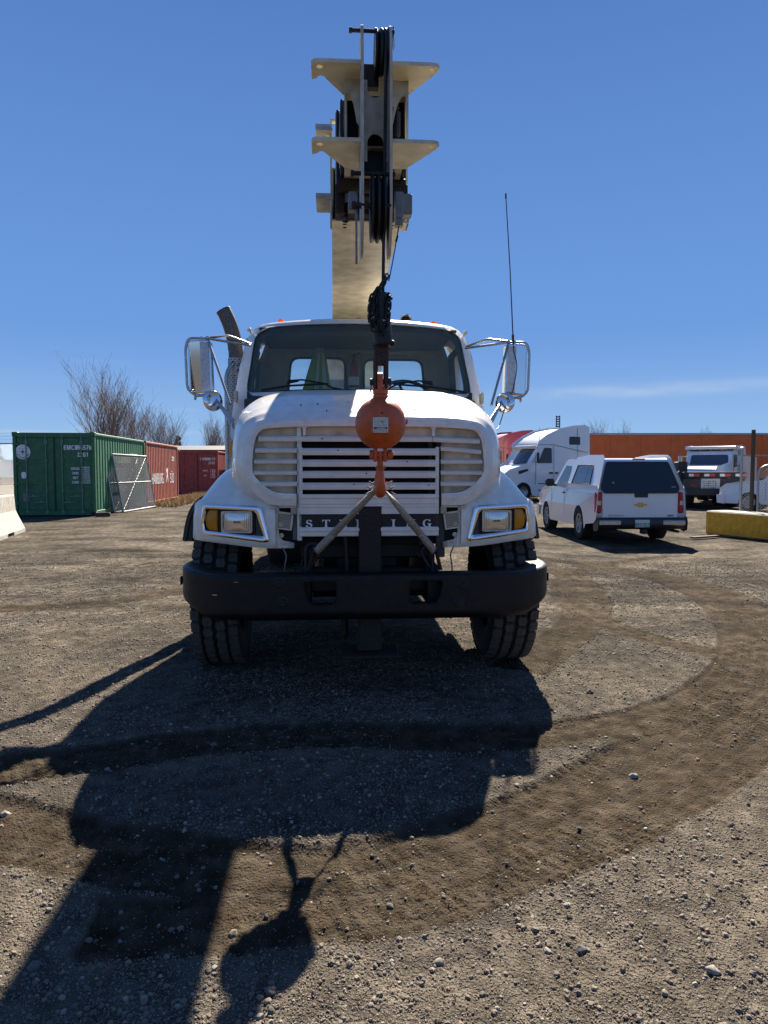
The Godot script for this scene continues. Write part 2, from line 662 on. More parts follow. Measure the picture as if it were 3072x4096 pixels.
func ground() -> void:
	gn.seed = 4
	gn.frequency = 0.02
	gn.fractal_octaves = 4
	var x := -3.0
	var side := []
	var st := 0.02
	var v := 3.6
	while v < 170.0:
		st *= 1.045
		v += st
		side.append(v)
	for k in range(side.size() - 1, -1, -1):
		gx.append(-side[k] + 0.6)
	while x <= 3.6:
		gx.append(x)
		x += 0.0135
	for k in side:
		gx.append(k)
	var zz := []
	v = -5.4
	st = 0.0135
	while v > -240.0:
		st *= 1.03
		v -= st
		zz.append(v)
	for k in range(zz.size() - 1, -1, -1):
		gz.append(zz[k])
	v = -5.4
	while v < -1.2:
		gz.append(v)
		v += 0.0135
	st = 0.02
	while v < 25.0:
		gz.append(v)
		st *= 1.12
		v += st
	var nx := gx.size()
	var nz := gz.size()
	gh.resize(nx * nz)
	gt.resize(nx * nz)
	gd.resize(nx * nz)
	for j in nz:
		for i in nx:
			var px := gx[i]
			var pz := gz[j]
			var far := 1.0 + 0.5 * smooth(8.0, 30.0, -pz)
			var h := dip(px, pz) + 0.012 * far * gn.get_noise_2d(px * 22.0, pz * 22.0)
			if absf(px) < 9.0 and pz > -22.0:
				h += 0.009 * gn.get_noise_2d(px * 160.0 + 50.0, pz * 160.0) + 0.006 * gn.get_noise_2d(px * 700.0, pz * 700.0)
			gh[j * nx + i] = h
	var V := func(a: Array) -> Array:
		var o := []
		for k in range(0, a.size(), 2):
			o.append(Vector2(a[k], a[k + 1]))
		return o
	track(V.call([-3.6, -3.05, -1.85, -3.3, -1.0, -3.62, -0.2, -3.75, 0.6, -3.7, 1.4, -3.95, 2.1, -4.5, 2.75, -5.4, 3.3, -6.7, 3.65, -8.3, 3.6, -9.9, 3.1, -11.6, 2.4, -13.0]), 0.2, 0.012, 0.0, 118.0)
	track(V.call([-4.2, -2.7, -2.2, -2.95, -1.1, -2.6, -0.21, -2.42, 0.31, -2.65, 0.8, -3.02, 1.7, -3.85, 2.45, -4.72, 3.25, -6.0, 3.95, -7.9, 3.95, -10.0, 3.4, -12.0]), 0.22, 0.018, 2.0, 112.0)
	track(V.call([-0.9, -2.12, 0.03, -2.24, 0.46, -2.46, 0.95, -2.78, 1.55, -3.28, 2.3, -4.0, 3.3, -5.3, 4.6, -7.6, 5.0, -10.0]), 0.17, 0.014, 1.0, 122.0)
	track(V.call([0.95, -5.0, 1.25, -5.5, 1.75, -6.4, 2.3, -7.8, 2.55, -9.6, 2.4, -11.6, 1.9, -13.2]), 0.24, 0.014, 4.0, 90.0)
	track(V.call([-8.0, -8.0, -5.0, -7.2, -3.0, -7.6, -2.0, -9.5, -1.9, -13.0]), 0.22, 0.006, 3.0, 50.0)
	track(V.call([5.5, -13.5, 3.6, -11.6, 2.3, -9.0, 2.0, -7.0, 2.6, -5.4, 4.2, -4.3]), 0.17, 0.004, 1.0, 55.0)
	for id in nx * nz:
		gh[id] += gd[id]
	var P := PackedVector3Array()
	var N := PackedVector3Array()
	var C := PackedColorArray()
	var I := PackedInt32Array()
	P.resize(nx * nz)
	N.resize(nx * nz)
	C.resize(nx * nz)
	var base := Color(0.40, 0.34, 0.265)
	var dust := Color(0.50, 0.425, 0.325)
	var grit := Color(0.30, 0.26, 0.208)
	var soil := Color(0.20, 0.15, 0.096)
	for j in nz:
		var ja := maxi(j - 1, 0)
		var jb := mini(j + 1, nz - 1)
		for i in nx:
			var ia := maxi(i - 1, 0)
			var ib := mini(i + 1, nx - 1)
			var id := j * nx + i
			var px := gx[i]
			var pz := gz[j]
			P[id] = Vector3(px, gh[id], pz)
			N[id] = Vector3(-(gh[j * nx + ib] - gh[j * nx + ia]) / (gx[ib] - gx[ia]), 1.0, -(gh[jb * nx + i] - gh[ja * nx + i]) / (gz[jb] - gz[ja])).normalized()
			var k := gn.get_noise_2d(px * 30.0 + 300.0, pz * 30.0)
			var f := gn.get_noise_2d(px * 320.0, pz * 320.0 + 70.0)
			var c := base.lerp(dust, smooth(0.0, 0.5, k + 0.25 * f)).lerp(grit, smooth(0.05, 0.45, -k + 0.3 * f))
			C[id] = c.lerp(soil, gt[id] * (0.85 + 0.4 * f)) * (1.0 + (0.8 * gn.get_noise_2d(px * 14.0, pz * 40.0) + 0.8 * gn.get_noise_2d(px * 60.0 + 9.0, pz * 110.0)) * smooth(3.0, 8.0, -pz)) 
	I.resize((nx - 1) * (nz - 1) * 6)
	var w := 0
	for j in nz - 1:
		for i in nx - 1:
			var a := j * nx + i
			I[w] = a
			I[w + 1] = a + 1
			I[w + 2] = a + nx
			I[w + 3] = a + 1
			I[w + 4] = a + nx + 1
			I[w + 5] = a + nx
			w += 6
	var arr := []
	arr.resize(Mesh.ARRAY_MAX)
	arr[Mesh.ARRAY_VERTEX] = P
	arr[Mesh.ARRAY_NORMAL] = N
	arr[Mesh.ARRAY_COLOR] = C
	arr[Mesh.ARRAY_INDEX] = I
	var am := ArrayMesh.new()
	am.add_surface_from_arrays(Mesh.PRIMITIVE_TRIANGLES, arr)
	var m := mat("ground", Color(1, 1, 1), 1.0, 0.0, "speck", 1.7, 1.0, "grain")
	m.metallic_specular = 0.15
	m.vertex_color_use_as_albedo = true
	m.uv1_world_triplanar = true
	m.detail_enabled = true
	m.detail_blend_mode = BaseMaterial3D.BLEND_MODE_MUL
	m.detail_albedo = T.patch
	m.detail_uv_layer = BaseMaterial3D.DETAIL_UV_2
	m.uv2_triplanar = true
	m.uv2_world_triplanar = true
	m.uv2_scale = Vector3.ONE * 0.31
	var o := raw("ground", am, m)
	o.set_meta("kind", "structure")
	o.set_meta("label", "wide gravel and dirt yard crossed by curving tyre tracks")

func pebble(sd: int, n := 6) -> ArrayMesh:
	var r := RandomNumberGenerator.new()
	r.seed = sd
	var b := B.new()
	var prof := []
	var rows := []
	var bump := FastNoiseLite.new()
	bump.seed = sd
	bump.frequency = 0.9
	var k := n / 2 + 1
	for i in k + 1:
		var a := -PI / 2 + PI * i / k
		var row := PackedVector3Array()
		for j in n + 1:
			var t := TAU * (j % n) / n
			var p := Vector3(cos(a) * cos(t), sin(a), cos(a) * sin(t))
			p *= 1.0 + 0.55 * bump.get_noise_3dv(p)
			row.append(p * Vector3(1.0, 0.62, 0.8))
		rows.append(row)
	b.grid(rows, true, n > 7)
	b.s.generate_normals()
	return b.s.commit()

func gravel() -> void:
	var r := RandomNumberGenerator.new()
	r.seed = 77
	mat("pebble", Color(1, 1, 1), 0.9, 0.0, "fine", 9.0)
	M.pebble.vertex_color_use_as_albedo = true
	var tones := [Color(0.25, 0.205, 0.15), Color(0.2, 0.165, 0.125), Color(0.31, 0.26, 0.195), Color(0.15, 0.125, 0.1), Color(0.25, 0.18, 0.13), Color(0.40, 0.35, 0.28)]
	for kind in 4:
		var mm := MultiMesh.new()
		mm.transform_format = MultiMesh.TRANSFORM_3D
		mm.use_colors = true
		mm.mesh = pebble(31 + kind * 7, 6)
		var xs := []
		var cs := []
		while xs.size() < 85000:
			var d := 1.15 + 12.5 * pow(r.randf(), 1.6)
			var x := (r.randf() - 0.5) * 1.28 * (d + 0.9)
			var keep := 0.35 + 0.9 * smooth(-0.35, 0.4, gn.get_noise_2d(x * 45.0 + 20.0, d * 45.0))
			var i := find(gx, x)
			var j := find(gz, -d)
			keep *= (1.0 - 0.86 * gt[j * gx.size() + i]) * (1.0 - smooth(5.0, 13.6, d))
			if r.randf() > keep:
				continue
			var s := 0.0016 + 0.0026 * pow(r.randf(), 2.0) + 0.010 * pow(r.randf(), 34.0) + 0.0005 * maxf(d - 3.0, 0.0)
			var bs := Basis.from_euler(Vector3(r.randf_range(-0.5, 0.5), r.randf() * TAU, r.randf_range(-0.5, 0.5))).scaled(Vector3.ONE * s)
			xs.append(Transform3D(bs, Vector3(x, gh[j * gx.size() + i] + s * 0.18, -d)))
			cs.append(tones[r.randi() % 6 if r.randf() < 0.75 else 0] * r.randf_range(0.75, 1.2))
		mm.instance_count = xs.size()
		for k in xs.size():
			mm.set_instance_transform(k, xs[k])
			mm.set_instance_color(k, cs[k])
		var o := MultiMeshInstance3D.new()
		o.multimesh = mm
		o.material_override = M.pebble
		o.name = numbered("gravel")
		add_child(o)
		o.set_meta("kind", "stuff")
		tag(o, "loose grey brown gravel scattered over the yard", "gravel", "gravel on the yard")

func rocks() -> void:
	var list := [
		[1.179, -3.274, 0.034, Color(0.42, 0.39, 0.33), "flat pale stone lying on the wide curving tyre track"],
		[1.312, -4.457, 0.045, Color(0.10, 0.085, 0.07), "dark clod of earth beside the truck's shadow on the right"],
		[-1.584, -2.899, 0.036, Color(0.38, 0.34, 0.27), "pale flat stone at the left edge near the shadow"],
		[-0.891, -3.639, 0.032, Color(0.2, 0.18, 0.15), "grey stone lying inside the shadow of the cab"],
		[0.583, -2.023, 0.03, Color(0.13, 0.12, 0.115), "dark angular stone near the lower right corner of the ground"],
		[0.02, -2.27, 0.024, Color(0.14, 0.125, 0.11), "small dark stone right of the ball's shadow"],
		[0.16, -1.98, 0.026, Color(0.271, 0.238, 0.197), "light brown stone below the tyre tracks"],
		[-0.31, -1.86, 0.028, Color(0.22, 0.18, 0.14), "brown stone between the boom shadow and the ball shadow"],
		[-0.47, -2.13, 0.026, Color(0.3, 0.24, 0.18), "reddish stone touching the edge of the ball's shadow"],
		[0.93, -1.93, 0.03, Color(0.36, 0.33, 0.28), "pale rounded stone at the right edge of the foreground"],
		[-1.0, -1.95, 0.032, Color(0.2, 0.18, 0.16), "grey stone in the middle of the boom's shadow"]]
	for k in list.size():
		var e: Array = list[k]
		var m := mat("rock%d" % k, e[3], 0.9, 0.0, "fine", 6.0)
		var o := raw("rock", pebble(200 + k, 12), m)
		o.transform = Transform3D(Basis.from_euler(Vector3(0, k * 1.7, 0.1)).scaled(Vector3.ONE * e[2] * 0.62), Vector3(e[0], height(e[0], e[1]) + e[2] * 0.12, e[1]))
		tag(o, e[4], "stone", "larger stones on the yard")

# ---------------------------------------------------------------- the crane truck; its own axes: x to the driver's side, z to the front, 0 under the bumper
func v2(a: Array) -> Array:
	var o := []
	for k in range(0, a.size(), 2):
		o.append(Vector2(a[k], a[k + 1]))
	return o

func mirrored(a: Array) -> Array:
	var o := []
	for p in a:
		o.append(Vector2(-p.x, p.y))
	return o

func ws_z(x: float, y: float) -> float:
	return -1.45 - (y - 2.045) * 0.6 - 0.22 * pow(x / 0.95, 2.0)

func hl_z(x: float) -> float:
	return -0.19 - (maxf(absf(x), 0.62) - 0.62) * 0.4

func bolt(b: B, at: Vector3, r: float, axis := Vector3(0, 0, 1)) -> void:
	var bs := Basis(Quaternion(Vector3.UP, axis))
	b.lathe([Vector2(0, 0), Vector2(r * 1.7, 0), Vector2(r * 1.7, r * 0.35), Vector2(0, r * 0.35)], Transform3D(bs, at), 12, true)
	b.lathe([Vector2(r, r * 0.35), Vector2(r, r * 1.1), Vector2(r * 0.8, r * 1.25), Vector2(0, r * 1.25)], Transform3D(bs, at), 6, true)

func honeycomb(b: B, w: float, h: float, cell: float, hole: float, z: float, xf: Transform3D) -> void:
	# a perforated sheet: every hexagonal cell is a ring round its hole
	b.flat()
	var dx := cell * sqrt(3.0)
	var dy := cell * 1.5
	var ny := int(h / dy)
	var nx := int(w / dx)
	for j in ny:
		for i in nx:
			var c := Vector2((i - (nx - 1) / 2.0 + (0.5 if j % 2 else 0.0) - 0.25) * dx, (j - (ny - 1) / 2.0) * dy)
			for k in 6:
				var a := TAU * (k + 0.5) / 6
				var e := TAU * (k + 1.5) / 6
				var p := [c + Vector2(cos(a), sin(a)) * cell, c + Vector2(cos(e), sin(e)) * cell, c + Vector2(cos(e), sin(e)) * hole, c + Vector2(cos(a), sin(a)) * hole]
				var q := []
				for t in p:
					q.append(xf * Vector3(t.x, t.y, z))
				b.quad(q[0], q[1], q[2], q[3])

func hood_part(t: Node3D) -> void:
	var st := [
		[-0.135, v2([0, 1.738, 0.45, 1.735, 0.62, 1.722, 0.70, 1.70, 0.742, 1.65, 0.765, 1.58, 0.775, 1.46, 0.765, 1.38, 0.73, 1.31, 0.65, 1.245, 0.60, 1.225])],
		[-0.16, v2([0, 1.762, 0.46, 1.757, 0.635, 1.742, 0.72, 1.718, 0.768, 1.662, 0.793, 1.588, 0.803, 1.46, 0.795, 1.37, 0.75, 1.295, 0.67, 1.235, 0.62, 1.21])],
		[-0.23, v2([0, 1.808, 0.47, 1.803, 0.66, 1.786, 0.76, 1.752, 0.818, 1.69, 0.845, 1.6, 0.853, 1.46, 0.84, 1.37, 0.785, 1.28, 0.69, 1.22, 0.64, 1.19])],
		[-0.36, v2([0, 1.872, 0.47, 1.866, 0.67, 1.845, 0.775, 1.805, 0.845, 1.735, 0.882, 1.63, 0.898, 1.46, 0.893, 1.37, 0.85, 1.28, 0.74, 1.2, 0.66, 1.16])],
		[-0.52, v2([0, 1.934, 0.475, 1.927, 0.675, 1.903, 0.785, 1.858, 0.863, 1.785, 0.9, 1.675, 0.918, 1.5, 0.925, 1.37, 0.925, 1.25, 0.92, 1.15, 0.9, 1.05])],
		[-0.70, v2([0, 1.985, 0.48, 1.976, 0.68, 1.952, 0.79, 1.905, 0.875, 1.825, 0.912, 1.71, 0.932, 1.55, 0.935, 1.42, 0.935, 1.3, 0.935, 1.15, 0.935, 1.0])],
		[-0.92, v2([0, 2.005, 0.49, 1.996, 0.69, 1.97, 0.80, 1.922, 0.885, 1.84, 0.92, 1.72, 0.938, 1.56, 0.94, 1.42, 0.94, 1.3, 0.94, 1.15, 0.94, 1.0])],
		[-1.12, v2([0, 2.0, 0.49, 1.99, 0.69, 1.965, 0.80, 1.92, 0.885, 1.84, 0.92, 1.72, 0.94, 1.56, 0.94, 1.42, 0.94, 1.3, 0.94, 1.15, 0.94, 1.0])]]
	var key := []
	for e in st:
		key.append(crom(e[1], 44))
	var rows := []
	for k in st.size() - 1:
		var a: int = maxi(k - 1, 0)
		var d: int = mini(k + 2, st.size() - 1)
		for i in (7 if k < st.size() - 2 else 8):
			var u := i / 7.0
			var row := PackedVector3Array()
			var z: float = lerpf(st[k][0], st[k + 1][0], u)
			var half := PackedVector3Array()
			for j in 45:
				var p: Vector2 = key[k][j].cubic_interpolate(key[k + 1][j], key[a][j], key[d][j], u)
				# a raised middle with a soft crease at its sides and front
				var rise := (1.0 - smooth(0.56, 0.62, absf(p.x) + 0.10 * smooth(-0.8, -0.3, z))) * smooth(-0.26, -0.36, z)
				var zc := z - 0.25 * pow(p.x / 0.95, 2.0) * smooth(-0.75, -1.12, z) * 0.7
				half.append(Vector3(p.x, p.y + (0.008 * rise - 0.003 if p.y > 1.6 else 0.0) * smooth(-0.2, -0.33, z), zc))
			for j in range(44, 0, -1):
				row.append(half[j] * Vector3(-1, 1, 1))
			for j in 45:
				row.append(half[j])
			rows.append(row)
	var b := B.new()
	b.grid(rows, true)
	obj("hood", b, M.white, t)

func chips(t: Node3D) -> void:
	for q in [[-0.60, 1.80, 0.008], [-0.44, 1.835, 0.005], [-0.33, 1.845, 0.004], [0.0, 1.79, 0.003], [-0.13, 1.86, 0.004], [0.3, 1.81, 0.004], [0.52, 1.83, 0.005], [-0.72, 1.72, 0.003], [0.62, 1.8, 0.003], [-0.27, 1.795, 0.003]]:
		var z := -0.16
		var best := 9.0
		for k in 40:
			var zz := -0.15 - 0.01 * k
			var y := lerpf(1.76, 1.99, clampf((-zz - 0.16) / 0.54, 0.0, 1.0)) + 0.024 * sin(PI * clampf((-zz - 0.16) / 0.54, 0.0, 1.0)) - 0.06 * pow(absf(q[0]) / 0.7, 4.0)
			if absf(y - q[1]) < best:
				best = absf(y - q[1])
				z = zz
		var b := B.new()
		b.ball(Vector3(q[0], q[1] + 0.004, z), Vector3(q[2] * 1.5, 0.012, q[2]), 8)
		obj("paint_chip", b, M.ink, t)
	for q in [[-0.2, 1.547, -0.1235], [-0.02, 1.40, -0.1235], [0.38, 1.325, -0.1235], [-0.1, 1.33, -0.1235], [0.24, 1.475, -0.1235], [-0.3, 1.62, -0.1355]]:
		var b := B.new()
		b.ball(Vector3(q[0], q[1], q[2]), Vector3(0.006, 0.004, 0.003), 8)
		obj("paint_chip", b, M.rust, t)

func ring_strip(b: B, outer: Array, inner: Array, zo: Callable, zi: Callable) -> void:
	var ra := PackedVector3Array()
	var rb := PackedVector3Array()
	var rc := PackedVector3Array()
	for k in outer.size():
		ra.append(Vector3(outer[k].x, outer[k].y, zo.call(outer[k])))
		rb.append(Vector3(inner[k].x, inner[k].y, zi.call(inner[k])))
		rc.append(Vector3(inner[k].x, inner[k].y, zi.call(inner[k]) - 0.05))
	b.grid([ra, rb], false, true)
	b.grid([rb, rc], false, true)

func slat(b: B, x0: float, x1: float, y0: float, y1: float, z: float, lean0 := 0.0, lean1 := 0.0) -> void:
	# a horizontal bar with a step along its top, like a pressed louvre
	var prof := v2([0.0, 0.0, 0.008, 0.003, 0.012, 0.35, 0.012, 0.62, 0.0, 0.72, -0.006, 0.9, -0.03, 1.0, -0.045, 0.98, -0.045, 0.05])
	var rows := []
	for e in [[x0, lean0], [x1, lean1]]:
		var row := PackedVector3Array()
		for p in prof:
			row.append(Vector3(e[0], lerpf(y0, y1, p.y) + e[1], z + p.x))
		row.append(row[0])
		rows.append(row)
	b.grid(rows, false, false)
	for row in rows:
		b.fan(Array(row).slice(0, -1), Vector3((x0 + x1) / 2, row[0].y + 0.01, z - 0.02))

func grille_parts(t: Node3D) -> void:
	var zn := func(p: Vector2) -> float: return -0.128 - 0.03 * smooth(1.2, 1.75, p.y)
	# the surround: a C-shaped band from the lower left round the top to the lower right
	var oh := v2([0.463, 1.195, 0.60, 1.198, 0.66, 1.222, 0.735, 1.29, 0.772, 1.38, 0.782, 1.46, 0.772, 1.58, 0.748, 1.655, 0.705, 1.703, 0.625, 1.727, 0.45, 1.74, 0.2, 1.743, 0, 1.744])
	var ih := v2([0.463, 1.272, 0.58, 1.278, 0.64, 1.305, 0.70, 1.355, 0.733, 1.40, 0.738, 1.46, 0.73, 1.56, 0.715, 1.625, 0.69, 1.665, 0.64, 1.683, 0.45, 1.695, 0.2, 1.699, 0, 1.70])
	var oc := crom(oh, 40)
	var ic := crom(ih, 40)
	var of := oc.duplicate()
	var inf := ic.duplicate()
	for k in range(39, -1, -1):
		of.append(Vector2(-oc[k].x, oc[k].y))
		inf.append(Vector2(-ic[k].x, ic[k].y))
	# from left to right
	of.reverse()
	inf.reverse()
	of = mirrored(of)
	inf = mirrored(inf)
	var b := B.new()
	var mid := []
	for k in of.size():
		mid.append(of[k].lerp(inf[k], 0.45))
	ring_strip(b, of, mid, func(p): return -0.138, func(p): return -0.130)
	ring_strip(b, mid, inf, func(p): return -0.130, func(p): return -0.132)
	var sur := obj("grille_surround", b, M.white, t)
	for s in [-1, 1]:
		var e := B.new()   # the end face of the surround beside the gap
		e.box(Vector3(s * 0.468, 1.232, -0.155), Vector3(0.008, 0.078, 0.05), 0.002)
		obj("end_plate", e, M.slat, sur)
	# recessed panels behind the louvres
	for s in [-1, 1]:
		var p := B.new()
		p.prism(rounded(v2([s * 0.47, 1.24, s * 0.745, 1.3, s * 0.76, 1.5, s * 0.735, 1.69, s * 0.47, 1.70]), 0.03), -0.205, -0.20)
		p.prism(v2([s * 0.485, 1.26, s * 0.66, 1.26, s * 0.665, 1.62, s * 0.485, 1.62]), -0.1995, -0.19)
		var pan := obj("recessed_panel", p, M.inner_white, t)
		for q in [[0.655, 1.59], [0.515, 1.525], [0.515, 1.43], [0.515, 1.375], [0.665, 1.287]]:
			var d := B.new()
			d.lathe([Vector2(0.009, 0), Vector2(0.018, 0), Vector2(0.018, 0.004), Vector2(0.009, 0.005), Vector2(0.009, 0.009), Vector2(0, 0.009)], Transform3D(Basis(Vector3.RIGHT, PI / 2), Vector3(s * q[0], q[1], -0.19)), 14, true)
			obj("bolt", d, M.inner_white, pan)
	var tp := B.new()
	tp.prism(v2([-0.71, 1.62, 0.71, 1.62, 0.69, 1.705, -0.69, 1.705]), -0.203, -0.198)
	obj("recessed_panel", tp, M.inner_white, t)
	for s in [-1, 1]:
		var w := B.new()
		w.prism(v2([s * 0.404, 1.64, s * 0.42, 1.64, s * 0.42, 1.68, s * 0.44, 1.705, s * 0.385, 1.705, s * 0.404, 1.68]), -0.175, -0.145)
		obj("divider", w, M.white, t)
	# louvres: one across the top, four on each side
	var tl := B.new()
	slat(tl, -0.70, 0.405, 1.602, 1.64, -0.15)
	obj("louvre", tl, M.slat, t)
	var tr := B.new()
	slat(tr, 0.408, 0.712, 1.602, 1.637, -0.146, 0.0, -0.012)
	obj("louvre", tr, M.slat, t)
	for e in [[1.531, 1.562, 0.72], [1.462, 1.492, 0.728], [1.391, 1.42, 0.73], [1.319, 1.35, 0.70]]:
		for s in [-1, 1]:
			var l := B.new()
			var bent := 0.014 if s > 0 and e[0] > 1.5 else 0.0
			if s < 0:
				slat(l, -e[2], -0.46, e[0], e[1], -0.142)
			else:
				slat(l, 0.46, e[2], e[0], e[1], -0.142, bent, -bent * 0.5)
			obj("louvre", l, M.slat, t)
	# sills under the side banks
	for s in [-1, 1]:
		var l := B.new()
		l.prism(crom(v2([s * 0.463, 1.262, s * 0.56, 1.264, s * 0.64, 1.295, s * 0.695, 1.345]), 12) + crom(v2([s * 0.7, 1.33, s * 0.65, 1.275, s * 0.56, 1.243, s * 0.463, 1.24]), 12), -0.15, -0.118)
		obj("sill", l, M.slat, t)
	# the middle grille with its frame, louvres and name panel
	var g := B.new()
	g.box(Vector3(-0.436, 1.37, -0.15), Vector3(0.022, 0.40, 0.03), 0.004)
	g.box(Vector3(-0.446, 1.34, -0.175), Vector3(0.03, 0.74, 0.03), 0.004)
	obj("grille_frame", g, M.slat, t)
	g = B.new()
	g.box(Vector3(0.436, 1.37, -0.15), Vector3(0.022, 0.40, 0.03), 0.004)
	obj("grille_frame", g, M.slat, t)
	for e in [[1.516, 1.562], [1.443, 1.490], [1.371, 1.418], [1.297, 1.344]]:
		var l := B.new()
		slat(l, -0.444, 0.444, e[0], e[1], -0.138)
		obj("louvre", l, M.slat, t)
	var lp := B.new()
	lp.prism(v2([-0.446, 1.142, 0.446, 1.142, 0.446, 1.268, -0.446, 1.268]), -0.165, -0.13)
	lp.box(Vector3(0, 1.254, -0.127), Vector3(0.892, 0.026, 0.012), 0.004)
	lp.box(Vector3(0, 1.2115, -0.1285), Vector3(0.892, 0.014, 0.009), 0.003)
	lp.box(Vector3(0, 1.19, -0.129), Vector3(0.892, 0.012, 0.007), 0.003)
	obj("lower_panel", lp, M.slat, t)
	var bp := B.new()
	bp.box(Vector3(0, 1.028, -0.148), Vector3(0.892, 0.058, 0.036), 0.005)
	bp.box(Vector3(0, 1.042, -0.128), Vector3(0.892, 0.024, 0.010), 0.004)
	obj("lower_strip", bp, M.slat, t)
	var np := B.new()
	np.prism(rounded(v2([-0.448, 1.060, 0.446, 1.060, 0.446, 1.140, -0.448, 1.140]), 0.01), -0.175, -0.16)
	var npo := obj("name_panel", np, M.dark_plastic, t)
	var hc := B.new()
	honeycomb(hc, 0.88, 0.078, 0.0085, 0.0065, -0.155, Transform3D(Basis(), Vector3(0, 1.10, 0)))
	obj("honeycomb", hc, M.black_metal, npo)
	var lx := -0.385
	for ch in "STERLING":
		var lo := words("letter", ch, 0.047, M.letter, npo, Vector3(lx, 1.078, -0.148), Basis(), "Droid Serif", true, 1.25, 0.008)
		lx += 0.108
	# the cooler behind: dark fins on a dark core
	var core := B.new()
	core.box(Vector3(0, 1.4, -0.26), Vector3(0.94, 0.62, 0.04))
	var ct := obj("cooler", core, M.hole, t)
	var fins := B.new()
	var y := 1.27
	while y < 1.63:
		fins.rod(Vector3(-0.43, y, -0.232), Vector3(0.42, y, -0.232), 0.0032, 6)
		y += 0.0135
	fins.box(Vector3(0.40, 1.44, -0.215), Vector3(0.03, 0.38, 0.03), 0.008)
	obj("cooling_fins", fins, M.fin, ct).set_meta("kind", "stuff")
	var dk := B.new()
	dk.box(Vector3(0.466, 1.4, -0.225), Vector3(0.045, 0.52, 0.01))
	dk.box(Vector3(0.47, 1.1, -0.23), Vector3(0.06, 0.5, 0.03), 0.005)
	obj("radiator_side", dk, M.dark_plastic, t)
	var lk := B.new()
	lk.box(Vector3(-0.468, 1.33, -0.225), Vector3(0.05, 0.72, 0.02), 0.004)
	obj("radiator_side", lk, M.grey_paint, t)  # lit left gap: its light is painted as grey, the right twin stays dark

